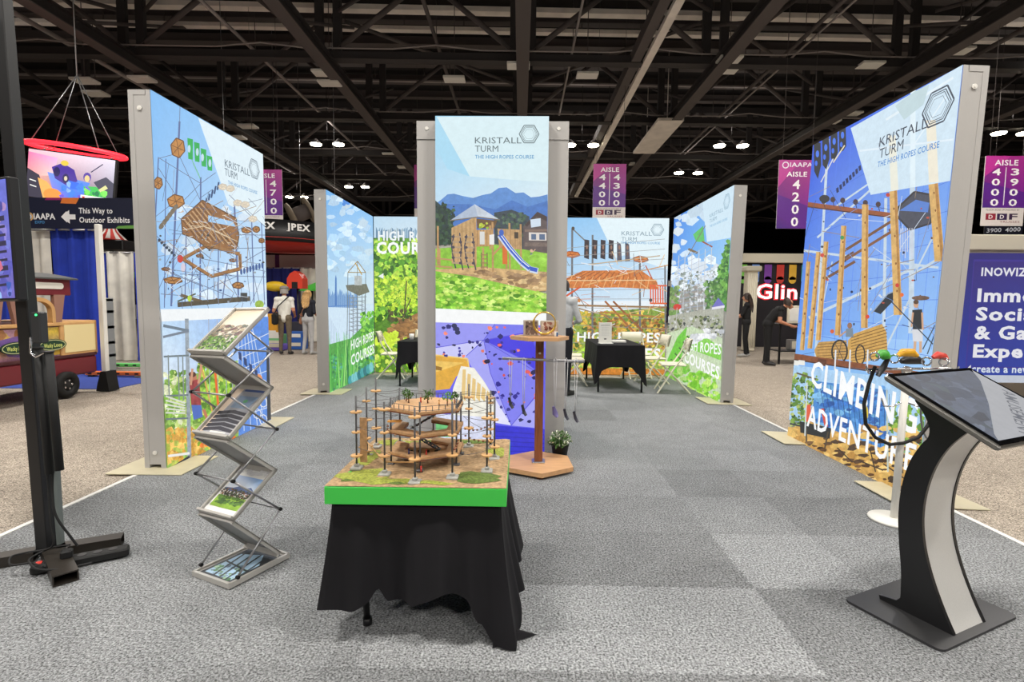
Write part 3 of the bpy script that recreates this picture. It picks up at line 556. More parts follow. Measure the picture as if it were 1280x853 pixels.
light_wall('light_wall', (2.87, 5.42, 0), (0, -1, 0), L, 'tall backlit wall behind the kiosk reading CLIMBING ADVENTURE over hanging logs', A, lean=math.radians(-2.0))

# --- far wall on the drape side: city skyline, tower, reeds
q = [(406.4, 236), (471, 272), (472.7, 463), (412.7, 492)]; L = 2.4
A = Art(q, L, WH); rr = random.Random(13)
A.grad([(406, 236), (471, 272), (472, 380), (411, 385)], [(105, 175, 235), (140, 195, 240), (215, 232, 242), (190, 220, 240)])
A.blobs((408, 245, 470, 345), 90, 4.5, [(190, 218, 240), (204, 226, 242), (172, 210, 240), (182, 212, 238)], .08, 1.6, rng=rr)
A.blobs((425, 248, 442, 258), 6, 4, [(60, 130, 215)], .1, rng=rr)
A.poly([(410, 383), (472, 380), (472, 440), (412, 440)], (205, 226, 244), .05)
for k in range(22): x = 410 + k * 1.8; A.poly([(x, 386), (x, 374 - rr.random() * 12), (x + 1.5, 374 - rr.random() * 12), (x + 1.5, 386)], (95, 140, 200))
A.poly([(419, 384), (419.5, 350), (420.5, 345), (421.5, 350), (422, 384)], (70, 118, 190)); A.line((411, 385), (440, 383), 1.2, (80, 130, 200))
for x, y in ((437, 342), (450, 328), (461, 342)): A.line((x, y), (x - 1, 420), .9, (110, 120, 130))
A.path([(437, 342), (450, 328), (461, 342), (437, 342)], 1, (150, 120, 70)); A.line((447, 330), (456, 345), 1.4, (190, 150, 70))
A.poly([(434, 358), (462, 356), (466, 366), (452, 371), (436, 364)], (110, 108, 104), .4); A.poly([(446, 346), (456, 346), (456, 358), (446, 358)], (180, 185, 190), .3)
for k in range(9): A.line((438 + (k % 2) * 3, 374 + k * 5), (462 - (k % 3) * 2, 372 + k * 5), 1, (130, 140, 152)); A.line((440, 374 + k * 5), (460, 380 + k * 5), .6, (150, 160, 172))
for x in (439, 444, 450, 456, 460): A.line((x, 370), (x, 424), 1, (125, 132, 150))
for k in range(6): A.line((413 + k * 2, 400 + k * 3), (413 + k * 2, 430), .5, (170, 190, 215))
A.poly([(412, 432), (440, 424), (472, 395), (472, 463), (412, 492)], (84, 160, 78), .4)
A.blobs((455, 390, 473, 455), 60, 4, [(110, 190, 70), (150, 215, 90), (70, 140, 60)], .4, rng=rr)
A.blobs((412, 445, 473, 490), 90, 4, [(60, 140, 90), (90, 180, 100), (40, 105, 85), (120, 200, 120), (70, 150, 150)], .4, rng=rr)
for k in range(34):
    x = rr.uniform(412, 448); A.line((x, 490 - (x - 412) * .4), (x + rr.uniform(-5, 7), 432 - rr.random() * 18), 1.6, rr.choice([(70, 165, 70), (110, 200, 90), (40, 120, 70), (150, 215, 120)]), 0, .3)
for k in range(8): A.ell(440 + k * 4, 475 - k * 2.5, 3, 6, rr.choice([(70, 160, 165), (120, 195, 200), (50, 120, 130)]), .3)
A.text('HIGH ROPES', (441, 438), (471.5, 424), 12, (240, 246, 244), .02); A.text('COURSES', (441, 457), (472, 440), 13, (240, 248, 244), .025)
A.text('KRISTALL', (457, 292), (469, 296), 4, (150, 185, 205)); A.text('TURM', (457, 297), (463, 300), 4, (150, 185, 205))
light_wall('light_wall', (-2.87, 7.62, 0), (0, 1, 0), L, 'backlit wall beside the back tables showing a city skyline, lake and reeds', A, feet=(.05,))

# --- far wall on the kiosk side: park, tree avenue
q = [(843, 269), (921.5, 229), (902.5, 506), (835, 472)]; L = 2.75
A = Art(q, L, WH); rr = random.Random(14)
A.grad([(843, 269), (921, 229), (915, 345), (841, 370)], [(50, 125, 225), (120, 185, 240), (160, 205, 242), (95, 160, 235)])
A.blobs((843, 262, 870, 330), 16, 6, [(205, 224, 242), (225, 236, 246)], .08, 1.2, rng=rr); A.blobs((840, 325, 900, 362), 24, 7, [(225, 236, 246), (205, 224, 244)], .05, 1.4, rng=rr); A.blobs((855, 252, 885, 275), 8, 7, [(205, 226, 242)], .05, rng=rr)
A.poly([(880, 250), (921.5, 229), (917, 300), (886, 304)], (205, 228, 242))
A.poly([(868, 293), (881, 282), (883, 304), (872, 303)], (90, 190, 95), .15); A.line((862, 320), (884, 282), 1, (120, 110, 100)); A.line((862, 312), (874, 318), 3, (120, 100, 70)); A.line((880, 303), (893, 311), 2, (150, 80, 60))
for k in range(12): A.line((846, 330 + k * 6), (895, 305 + k * 8), .6, (160, 180, 205))
for x in (850, 858, 867, 876, 884, 892): A.line((x, 320 - (x - 850) * .2), (x - 2, 392), .9, (200, 205, 210))
A.blobs((846, 342, 898, 395), 90, 3, [(190, 200, 200), (150, 165, 160), (120, 130, 120), (210, 215, 220)], .4, rng=rr)
A.blobs((838, 360, 850, 415), 40, 4, [(110, 150, 80), (140, 170, 100), (90, 120, 70)], .4, rng=rr)
A.blobs((898, 305, 917, 392), 170, 5, [(70, 130, 55), (95, 160, 65), (50, 100, 45), (120, 180, 80)], .45, inside=lambda x, y: x > 914 - (y - 300) * .28, rng=rr)
A.blobs((885, 355, 905, 392), 40, 4, [(90, 140, 70), (70, 115, 60), (120, 165, 90)], .4, rng=rr)
A.poly([(838, 398), (908, 388), (906, 440), (836, 430)], (170, 172, 160), .3)
A.blobs((836, 400, 906, 425), 70, 3, [(120, 130, 90), (150, 160, 120), (200, 205, 200), (90, 105, 70), (60, 70, 80)], .4, rng=rr)
A.ell(849, 387, 5, 4, (205, 50, 45)); A.line((849, 388), (848, 410), .8, (190, 190, 190)); A.poly([(893, 389), (901, 377), (909, 387)], (110, 110, 190)); A.poly([(893, 389), (909, 387), (909, 390), (893, 392)], (225, 225, 235))
A.poly([(836, 420), (868, 412), (906, 428), (903, 505), (836, 472)], (196, 214, 180), .25)
A.poly([(838, 452), (850, 425), (862, 412), (858, 440), (850, 470), (836, 468)], (105, 195, 60), .3); A.poly([(858, 424), (880, 422), (905, 440), (904, 455), (866, 440)], (130, 205, 80), .3)
for k in range(5): A.line((842 + k * 5, 452 - k * 7), (852 + k * 5, 462 - k * 7), 1.6, (50, 90, 50))
A.blobs((862, 470, 904, 506), 40, 6, [(150, 215, 70), (120, 195, 55), (190, 230, 110)], .3, rng=rr); A.blobs((836, 455, 866, 480), 20, 5, [(110, 190, 60), (160, 200, 110)], .3, rng=rr)
A.blobs((862, 415, 905, 430), 16, 4, [(230, 232, 236), (200, 204, 210)], .2, 1.6, rng=rr)
A.text('HIGH ROPES', (858, 440), (904, 448), 11, (248, 250, 250), .02); A.text('COURSES', (859, 455), (902, 478), 13, (248, 250, 250), .025)
A.logo((890, 272), (907.7, 264), 5, 7, (890, 285), (913, 276), 3, (912.4, 251), 10, (130, 165, 185), (120, 175, 210))
light_wall('light_wall', (2.84, 9.95, 0), (0, -1, 0), L, 'backlit wall beside the white folding chairs showing a park with tree avenue', A, lean=math.radians(-1.4), feet=(.95,))

# --- back walls
q = [(471, 272), (613, 271.5), (613, 463), (472.7, 463)]; L = 2.1
A = Art(q, L, WH); rr = random.Random(15)
A.grad([(471, 272), (613, 271), (613, 320), (471, 320)], [(185, 215, 235), (205, 226, 240), (225, 236, 240), (200, 222, 238)])
for k in range(40): x = 474 + k * 3; A.poly([(x, 300), (x, 290 - rr.random() * 6), (x + 2.5, 290 - rr.random() * 6), (x + 2.5, 300)], rr.choice([(130, 165, 190), (160, 180, 190), (95, 130, 160)]))
A.poly([(471, 298), (613, 298), (613, 463), (471, 463)], (88, 135, 40), .5)
A.blobs((470, 300, 613, 400), 360, 6.5, [(95, 160, 40), (130, 195, 50), (165, 215, 60), (60, 110, 30), (190, 225, 80)], .45, rng=rr)
A.blobs((470, 345, 540, 385), 120, 4.5, [(185, 220, 50), (205, 230, 70), (130, 180, 40)], .4, rng=rr)
A.poly([(505, 400), (540, 384), (613, 388), (613, 430), (500, 425), (485, 415)], (150, 108, 62), .5); A.blobs((492, 395, 613, 425), 60, 4, [(170, 125, 75), (120, 85, 50), (190, 150, 95)], .4, 2, rng=rr); A.line((511, 396), (514, 350), 1.6, (70, 60, 40)); A.line((511, 390), (520, 372), 1.2, (70, 60, 40)); A.blobs((490, 385, 520, 400), 20, 4, [(60, 80, 35), (80, 70, 40)], .4, rng=rr)
A.blobs((470, 420, 613, 463), 130, 5, [(150, 200, 40), (185, 215, 60), (95, 150, 40), (205, 225, 90)], .45, rng=rr); A.blobs((476, 416, 500, 428), 18, 5, [(205, 232, 60)], .3, rng=rr)
A.text('HIGH ROPES', (477, 301), (560, 301), 11, (236, 242, 244), .03); A.text('COURSES', (475, 317), (562, 317), 14, (248, 250, 250), .035)
A.poly([(477, 345), (484, 341), (484, 348)], (235, 240, 235))
light_wall('light_wall', (-2.85, 10.0, 0), (1, 0, 0), L, 'backlit back wall filled with bright green bushes and white COURSES lettering', A, feet=(), caps=False)
q = [(0, 0), (100, 0), (100, 233), (0, 233)]; A = Art(q, 1.3, WH); A.grad([(0, 0), (100, 0), (100, 233), (0, 233)], [(185, 215, 240), (195, 220, 240), (120, 170, 70), (110, 160, 60)], .3)
light_wall('light_wall', (-.74, 10.0, 0), (1, 0, 0), 1.3, 'narrow backlit back wall hidden behind the centre tower', A, feet=(), caps=False)
q = [(696, 270), (842, 268.5), (834, 472), (694, 472)]; L = 2.26
A = Art(q, L, WH); rr = random.Random(16)
A.grad([(696, 270), (842, 268), (838, 400), (695, 400)], [(130, 190, 238), (165, 208, 240), (225, 236, 244), (200, 224, 242)])
A.poly([(752, 269), (842, 268.5), (840, 336), (786, 318), (776, 322)], (224, 240, 246)); A.grad([(695, 380), (838, 376), (837, 402), (695, 402)], [(232, 240, 246)] * 4)
A.poly([(695, 398), (838, 384), (834, 472), (694, 472)], (140, 165, 70), .5)
A.blobs((695, 392, 836, 440), 220, 5, [(120, 150, 60), (165, 180, 70), (205, 170, 60), (90, 115, 50), (225, 195, 80)], .45, rng=rr)
A.blobs((740, 400, 836, 440), 120, 4, [(190, 140, 60), (215, 165, 80), (150, 105, 55), (120, 90, 50)], .45, rng=rr)
A.blobs((695, 440, 836, 466), 90, 5, [(170, 215, 60), (195, 225, 90), (225, 200, 110)], .4, rng=rr); A.poly([(694, 464), (835, 464), (834, 472), (694, 472)], (205, 130, 50), .4)
for x, y0, w_ in ((722, 285, 2.4), (747, 292, 2.2), (805, 318, 2.4), (836, 330, 2)): A.line((x, y0), (x - .5, 462), w_, (110, 112, 116))
hexdeck(A, 721, 318, 11, 4, (222, 130, 50), (160, 80, 30)); hexdeck(A, 806, 323, 10, 4, (225, 130, 45), (150, 80, 30)); A.line((723, 285), (738, 300), 1.6, (120, 120, 120)); A.ell(723, 284, 2, 2.5, (80, 70, 60))
for k in range(6):
    x = 737 + k * 10; c = (52, 42, 48) if k < 4 else (88, 84, 96); A.poly([(x, 298), (x + 6, 299), (x + 5.5, 324), (x - .5, 322)] if k < 4 else [(x, 300), (x + 5, 304), (x + 6, 326), (x, 326)], c, .5)
    A.ell(x + 3, 308, 1.2, 3, (150, 110, 90)); A.ell(x + 3, 316, 1, 3, (120, 90, 80))
for k in range(14): A.line((715, 310 + k * 11), (836, 296 + k * 13), .6, (150, 150, 150))
A.line((742, 331), (830, 318), 1.4, (190, 170, 140)); A.poly([(709, 352), (735, 339), (806, 337), (826, 352), (828, 362), (780, 360), (720, 362)], (206, 122, 58), .3)
for k in range(12): A.line((712 + k * 9, 352 + (k % 2)), (738 + k * 6, 340), .9, (150, 80, 38)); A.line((715 + k * 9, 361), (722 + k * 8.6, 346), .8, (235, 180, 120))
A.line((716, 352), (826, 350), 1.2, (235, 200, 150)); A.line((738, 358), (800, 338), 1.6, (225, 170, 110))
for k in range(6): A.line((818 + k * 3, 356), (818 + k * 3, 380), 1.6, (225, 95, 55))
A.line((817, 357), (838, 357), 2, (225, 100, 55)); A.line((817, 380), (838, 380), 2, (225, 100, 55))
A.line((709, 376), (732, 360), 2.4, (215, 90, 45)); A.line((712, 376), (732, 378), 4, (206, 130, 60), .3); A.line((726, 384), (838, 385), 2.4, (150, 118, 80)); A.ell(818, 376, 2, 2.4, (90, 70, 70)); A.line((812, 331), (820, 348), 1.4, (190, 90, 60))
A.line((762, 378), (800, 420), 2.4, (165, 100, 55)); A.line((772, 378), (808, 416), 2.4, (150, 90, 50)); A.line((730, 388), (770, 398), 1.6, (150, 120, 90)); A.line((800, 340), (840, 330), 1.2, (205, 150, 90)); A.line((756, 392), (834, 398), 2, (176, 122, 62))
for k in range(80):
    x, y = rr.uniform(700, 836), rr.uniform(330, 440); A.line((x, y), (x + rr.gauss(0, 14), y + rr.gauss(0, 10)), rr.uniform(.4, .9), rr.choice([(205, 120, 60), (150, 90, 50), (230, 190, 140), (120, 118, 116), (240, 240, 240)]))
A.text('HIGH ROPES', (728, 430), (829, 430), 12, (246, 248, 246), .025); A.text('COURSES', (740, 452), (829, 452), 14, (246, 248, 246), .03)
A.logo((782.5, 292), (820, 292), 5.5, 7.5, (782, 303), (830, 303), 3, (827, 284), 8, (125, 150, 165), (100, 160, 205))
light_wall('light_wall', (.575, 10.0, 0), (1, 0, 0), L, 'backlit back wall behind the right-hand table showing an orange ropes platform', A, feet=(), caps=False)

# --- centre tower: front picture with two side walls
q = [(545, 151), (688, 149), (677, 568), (545, 568)]; L = 1.0
A = Art(q, L, WH); rr = random.Random(17)
A.grad([(545, 151), (688, 149), (686, 262), (545, 262)], [(150, 208, 236), (185, 222, 238), (215, 232, 240), (190, 220, 240)])
A.poly([(546.6, 152), (688, 149), (686, 233), (588, 227)], (212, 234, 240)); A.poly([(546, 152), (588, 227), (560, 218), (545, 190)], (165, 214, 238))
A.poly([(545, 262), (552, 257), (560, 250), (568, 249), (580, 252), (592, 254), (604, 250), (614, 248), (624, 241), (634, 240), (645, 247), (655, 246), (664, 252), (674, 251), (685, 248), (685, 310), (545, 310)], (92, 140, 205), .12)
A.poly([(545, 270), (560, 262), (590, 262), (620, 268), (640, 256), (660, 264), (685, 256), (685, 300), (545, 300)], (72, 118, 190), .15)
A.poly([(545, 258), (552, 264), (560, 270), (567, 278), (566, 312), (545, 314)], (40, 60, 62), .5); A.blobs((545, 262, 568, 312), 50, 4, [(40, 70, 50), (55, 85, 60), (30, 50, 48)], .4, rng=rr)
A.poly([(618, 272), (640, 268), (662, 276), (662, 320), (618, 310)], (58, 72, 82), .4); A.blobs((618, 272, 660, 300), 40, 4, [(60, 85, 70), (75, 100, 80), (50, 62, 70)], .4, rng=rr)
A.poly([(654, 289), (672, 270), (684, 278), (684, 332), (654, 318)], (96, 84, 84), .2); A.poly([(656, 287), (672, 270), (684, 276), (684, 282), (671, 276), (659, 289)], (70, 58, 58)); A.poly([(661, 296), (683, 296), (683, 306), (661, 306)], (220, 212, 205)); A.poly([(663, 280), (676, 278), (676, 288), (664, 290)], (205, 220, 235)); A.line((656, 294), (684, 293), 3, (130, 110, 100)); A.line((656, 311), (684, 311), 5, (120, 105, 98), .4); A.poly([(664, 298), (670, 298), (670, 305), (664, 305)], (90, 110, 140)); A.poly([(674, 298), (681, 298), (681, 305), (674, 305)], (90, 110, 140))
A.poly([(545, 318), (620, 312), (684, 322), (684, 352), (545, 348)], (140, 195, 60), .25)
A.poly([(545, 344), (600, 340), (684, 345), (683, 368), (640, 372), (545, 352)], (206, 170, 118), .3); A.blobs((580, 346, 683, 368), 40, 4, [(170, 136, 96), (150, 120, 88), (222, 192, 140)], .3, 2.4, rng=rr)
A.grad([(545, 346), (590, 352), (683, 372), (683, 397), (545, 393)], [(120, 185, 50), (130, 195, 55), (165, 215, 80), (150, 210, 60), (110, 180, 40)], .35)
A.blobs((545, 350, 683, 393), 170, 4, [(120, 185, 45), (150, 210, 65), (185, 225, 90), (90, 150, 35), (205, 235, 120)], .35, 1.8, inside=lambda x, y: y > 346 + (x - 545) * .2, rng=rr)
# play house
A.poly([(565, 292), (596, 277), (596, 337), (594, 340), (565, 336)], (196, 160, 110), .25)
for k in range(6): A.line((568 + k * 5, 290 - k * 2), (568 + k * 5, 337), .7, (150, 116, 76))
A.poly([(563, 283), (594, 262), (625, 281), (598, 278)], (196, 206, 218), .1); A.poly([(563, 283), (594, 262), (598, 278)], (170, 184, 204), .1); A.path([(563, 283), (598, 278), (625, 281)], 1.4, (120, 110, 100))
A.poly([(596, 280), (622, 282), (618, 292), (597, 292)], (110, 84, 54), .3); A.blobs((597, 284, 610, 292), 8, 3, [(190, 205, 60), (150, 180, 50)], .3, rng=rr)
for x, y0, y1 in ((550, 318, 342), (548, 290, 338), (616, 284, 346), (594, 285, 345), (637, 285, 342), (651, 286, 342), (604, 316, 344), (633, 318, 342), (613, 288, 318), (629, 295, 318)): A.line((x, y0), (x, y1), 2.4, (186, 146, 98), .2)
A.poly([(595, 294), (616, 293), (616, 314), (595, 315)], (190, 150, 100), .25); A.poly([(622, 292), (652, 293), (652, 318), (624, 316)], (186, 150, 105), .25)
for k in range(5): A.line((597 + k * 4, 294), (597 + k * 4, 314), .6, (140, 105, 70)); A.line((626 + k * 6, 293), (626 + k * 6, 317), .6, (140, 105, 70))
A.poly([(600, 296), (606, 296), (606, 312), (600, 312)], (214, 214, 210)); A.poly([(612, 300), (618, 299), (618, 312), (612, 312)], (232, 232, 230)); A.poly([(643, 296), (648, 296), (648, 304), (643, 304)], (70, 60, 50)); A.poly([(628, 312), (634, 312), (634, 336), (628, 336)], (214, 110, 46)); A.line((616, 325), (632, 308), 2.4, (190, 146, 96)); A.line((545, 330), (566, 332), 2, (186, 146, 98)); A.line((545, 340), (566, 341), 2, (186, 146, 98)); A.line((602, 322), (602, 342), 1, (90, 80, 70)); A.line((609, 322), (609, 342), 1, (90, 80, 70))
for k in range(4): A.line((601, 325 + k * 5), (610, 325 + k * 5), 1.2, (150, 120, 80))
for x0 in (567, 583):
    A.path([(x0 + 1, 300), (x0 - 2, 315), (x0, 330), (x0 + 3, 342)], 1.5, (60, 62, 80)); A.path([(x0 + 8, 298), (x0 + 10, 315), (x0 + 9, 330), (x0 + 12, 344)], 1.5, (60, 62, 80))
    for k in range(6): A.line((x0 - 1, 303 + k * 6.5), (x0 + 10, 303 + k * 6.5), 2, (176, 150, 120)); A.ell(x0 + (k % 2) * 9, 303 + k * 6.5, 2, 1.8, (70, 66, 80))
A.path([(625, 300), (638, 318), (652, 334), (662, 342), (672, 344)], 7.5, (205, 218, 235)); A.path([(625, 299), (638, 317), (652, 333), (662, 341), (671, 343)], 5, (50, 90, 195)); A.path([(624, 297), (637, 315), (651, 331), (661, 339)], 1.2, (225, 232, 240)); A.ell(627, 297, 3, 4, (60, 100, 190))
A.line((663, 331), (664, 322), 2.6, (110, 100, 150)); A.ell(664, 319, 1.8, 2, (220, 180, 150)); A.line((665, 321), (669, 317), 1, (220, 180, 150)); A.blobs((664, 322, 684, 336), 14, 4, [(150, 205, 70)], .2, 2, rng=rr)
A.poly([(545, 392), (683, 396), (682, 420), (545, 409)], (244, 246, 246)); A.poly([(545, 392), (683, 396), (681, 411), (545, 409)], (244, 246, 246))
# lower picture: blue climbing wall with holds
A.poly([(545, 409), (681, 411), (677, 568), (545, 568)], (100, 98, 234))
A.poly([(545, 409), (618, 410), (604, 430), (545, 440)], (150, 150, 240)); A.poly([(618, 410), (681, 411), (680, 440), (660, 419), (604, 430)], (118, 120, 236)); A.poly([(604, 430), (660, 419), (672, 448), (676, 472), (650, 452)], (70, 62, 222)); A.poly([(604, 430), (650, 452), (674, 472), (672, 490), (637, 533), (612, 470)], (128, 128, 238)); A.poly([(545, 440), (604, 430), (585, 452), (545, 449)], (200, 200, 246)); A.poly([(604, 430), (612, 470), (637, 533), (617, 500), (590, 465), (582, 450)], (165, 165, 244)); A.poly([(637, 533), (674, 490), (672, 536)], (165, 165, 245)); A.poly([(617, 500), (637, 533), (617, 530)], (225, 225, 250))
for a, b in (((604, 430), (545, 440)), ((604, 430), (618, 410)), ((604, 430), (660, 419)), ((604, 430), (672, 470)), ((604, 430), (612, 470)), ((612, 470), (637, 533)), ((637, 533), (674, 490)), ((660, 419), (672, 448)), ((604, 430), (582, 450))): A.line(a, b, .9, (92, 88, 215))
A.poly([(545, 450), (582, 452), (586, 462), (570, 475), (562, 490), (545, 492)], (222, 168, 60), .12); A.poly([(545, 456), (580, 458), (545, 470)], (238, 196, 96), .1); A.path([(545, 449), (584, 453), (586, 464)], 1.6, (240, 205, 110)); A.poly([(545, 462), (553, 464), (552, 468), (545, 467)], (150, 110, 40))
A.poly([(576, 462), (592, 464), (604, 480), (616, 500), (616, 560), (560, 560), (566, 490)], (240, 238, 226), .06)
for k in range(6): A.poly([(578 + k * 6, 466 + k * 5), (582 + k * 6, 466 + k * 6), (581 + k * 6, 505), (576 + k * 6, 500)], (228, 196, 130))
A.poly([(545, 520), (617, 524), (617, 568), (545, 568)], (214, 218, 240), .2); A.poly([(545, 530), (575, 530), (570, 548), (545, 548)], (110, 195, 120), .2); A.poly([(617, 533), (678, 537), (677, 568), (617, 568)], (50, 50, 205), .12)
for k in range(5): A.line((618, 540 + k * 6), (677, 544 + k * 5), .8, (36, 36, 170))
rh = random.Random(5)
for k in range(170):
    x, y = rh.uniform(547, 674), rh.uniform(413, 530)
    if y > 450 and x < 585 + (y - 450) * .62: continue
    A.blobs((x, y, x + .1, y + .1), 1, rh.uniform(1.6, 3.3), [(36, 34, 110), (44, 42, 130), (30, 30, 80), (50, 44, 150)] if rh.random() > .2 else [(225, 90, 90), (240, 130, 110)], .1, 1.2, rng=rh)
for x, y in ((571, 417), (572, 421), (568, 413)): A.ell(x, y, 3.4, 3, (38, 44, 90))
A.logo((594.7, 185.5), (653, 184.5), 8, 10.5, (594.7, 204.6), (668.5, 203.5), 4.6, (662.7, 172.5), 12, (90, 105, 110), (70, 145, 195))
tw = light_wall('display_tower', (-.765, 4.63, 0), (1, 0, 0), L, 'centre display tower showing a wooden playground above a blue climbing wall', A, feet=(), thick=.1, caps=False, H=WH)
for x, s in ((-.185, 1), (1.005, -1)):
    a = MB(); a.box((x + .09, .62, WH / 2 - .01), (.185, 1.0, WH - .02)); a.build('side_wall', M_ALU, tw)
    a = MB(); a.box((x + .09, .117, WH - .085), (.186, .012, .16)); a.build('cap_plate', M_ALU, tw)
    for z in (WH - .07, .16): a = MB(); a.cyl((x + .09, .112, z), (x + .09, .105, z), .016, n=12); a.build('screw_cap', M_WHITE, tw)
    a = MB(); a.box((x + .09 + s * -.095, .62, WH / 2), (.004, .92, WH - .1)); a.build('side_print', mat('pale_backlit_fabric', (190, 205, 215), .6), tw)
# ------------------------------------------------------------------ model of a ropes course on a clothed table
BX, BY, BS, BZ = -.415, 2.365, .735, .655      # board centre, size, top height
def skirt_cloth(mb, cx, cy, hx, hy, z, hem, flare, nP=120, nV=14, ripple=.02, seed=1, rows=None):
    """cloth over a rectangular top; hem(t) -> height of the hem, t runs 0..4 along the sides from the front-near corner"""
    P = []; r = .02
    for k in range(nP):
        t = 4.0 * k / nP; s, f = int(t), t - int(t); c = [(-hx, -hy), (hx, -hy), (hx, hy), (-hx, hy)]; a, b = c[s], c[(s + 1) % 4]
        x, y = a[0] + (b[0] - a[0]) * f, a[1] + (b[1] - a[1]) * f
        nrm = [(0, -1), (1, 0), (0, 1), (-1, 0)][s]; cor = max(0, 1 - min(f, 1 - f) * 9); d2 = (math.copysign(.7, x), math.copysign(.7, y))
        n_ = (nrm[0] * (1 - cor) + d2[0] * cor, nrm[1] * (1 - cor) + d2[1] * cor); P.append((x, y, n_, t))
    V = []
    for v in range(nV + 1):
        g = v / nV
        for x, y, n_, t in P:
            h = hem(t); zz = z - (z - h) * g; w_ = ripple * g * (math.sin(t * 9.1 + seed) + .6 * math.sin(t * 17.3 + seed * 2) + .45 * math.sin(t * 37 + seed)) + flare(t) * g ** 1.3
            V.append((cx + x + n_[0] * w_, cy + y + n_[1] * w_, zz))
    F = [(v * nP + k, v * nP + nP + k, v * nP + nP + (k + 1) % nP, v * nP + (k + 1) % nP) for v in range(nV) for k in range(nP)]
    mb.add(V, F, True); mb.add([V[k] for k in range(nP)], [tuple(range(nP))], False)
def interp(T):
    def f(t):
        t = t % 4
        for (a, u), (b, v) in zip(T, T[1:]):
            if a <= t <= b: k = (t - a) / (b - a) if b > a else 0; k = k * k * (3 - 2 * k); return u + (v - u) * k
        return T[-1][1]
    return f
tb = empty('folding_table', (BX, BY, 0), 0, 'low square folding table under the black cloth, carrying the course model', 'table')
a = MB(); a.bbox((0, 0, BZ - .1), (.68, .68, .03), .006); a.build('tabletop', M_BLACK, tb)
for x, y, fx, fy in ((-.27, -.24, -.235, -.25), (.27, -.1, .27, -.1), (-.27, .27, -.27, .27), (.27, .27, .27, .27)):
    a = MB(); a.cyl((x, y, BZ - .115), (fx, fy, .012), .014, n=8); a.cyl((fx, fy, .03), (fx, fy, 0), .02, n=8); a.build('leg', M_BLACK, tb)
for s in (-1, 1): a = MB(); a.cyl((-.27, .26 * s, .5), (.27, .26 * s, .12), .009, n=6); a.build('cross_brace', M_BLACK, tb)
hem = interp([(0, .15), (.1, .135), (.2, .16), (.27, .215), (.33, .165), (.45, .155), (.55, .19), (.68, .235), (.8, .2), (.88, .1), (.95, .01), (1.0, .004), (1.12, .004), (1.2, .1), (1.35, .09), (1.6, .04), (2.0, .03), (2.6, .2), (3.2, .22), (3.7, .2), (4, .15)])
flr = interp([(0, .05), (.3, .02), (.6, .03), (.9, .05), (1.0, .1), (1.1, .12), (1.25, .05), (1.6, .06), (2, .1), (3, .05), (4, .05)])
a = MB(); skirt_cloth(a, BX, BY, .345, .345, BZ - .078, hem, flr, 220, 18, .027, 2)
cl = tag(a.build('tablecloth', M_CLOTH), 'black cloth with an uneven hem hanging round the model table', 'tablecloth')
a = MB(); V = []
for j in range(9):
    for i in range(9):
        f, g_ = i / 8, j / 8; p = Vector((-.1, 1.965, 0)).lerp(Vector((.06, 2.045, 0)), f).lerp(Vector((-.08, 2.12, 0)).lerp(Vector((.085, 2.06, 0)), f), g_); V.append((p.x, p.y, .004 + .022 * math.sin(f * 3.1) * (1 - abs(2 * g_ - 1)) + .012 * math.sin(g_ * 7 + f * 4) ** 2 * (1 - f)))
a.add(V, [(j * 9 + i, j * 9 + i + 1, j * 9 + i + 10, j * 9 + i + 9) for j in range(8) for i in range(8)], True); a.build('pooled_corner', M_CLOTH, cl)

M_GREEN = mat('green_lacquer', (66, 205, 78), .4)
M_EARTH = mat('model_earth', (166, 138, 102), .9, noise=.35, scale=60, bump=.6)
M_MGRASS = mat('model_grass', (150, 158, 66), .95, noise=.4, scale=90, bump=.8)
M_MGRASS2 = mat('model_dark_grass', (92, 112, 48), .95, noise=.4, scale=90, bump=.8)
M_DECK = mat('model_deck_wood', (186, 146, 104), .7, noise=.2, scale=60)
M_DISC = mat('model_platform_wood', (205, 160, 105), .6, noise=.12, scale=50)
M_POST = mat('model_post_grey', (84, 84, 86), .5, .3)
M_CONC = mat('model_concrete', (165, 165, 160), .9)
M_LEAF = mat('model_leaves', (70, 110, 45), .8, noise=.3, scale=80)
md = empty('course_model', (BX, BY, BZ), 0, 'scale model of a ropes course on a green-edged square board', 'model')
a = MB(); a.bbox((0, 0, -.0385), (BS, BS, .073), .002); a.build('board', M_GREEN, md)
rr = random.Random(4); a = MB(); n = 36; V = []
def terr(x, y): return .004 + .004 * math.sin(x * 19 + 1) * math.cos(y * 17) + .003 * math.sin(x * 43) * math.sin(y * 37 + 2)
h_ = BS / 2 - .001
for j in range(n + 1):
    for i in range(n + 1):
        x, y = -h_ + 2 * h_ * i / n, -h_ + 2 * h_ * j / n; V.append((x, y, terr(x, y) if 0 < i < n and 0 < j < n else .001))
a.add(V, [(j * (n + 1) + i, j * (n + 1) + i + 1, (j + 1) * (n + 1) + i + 1, (j + 1) * (n + 1) + i) for j in range(n) for i in range(n)], True); a.build('terrain', M_EARTH, md)
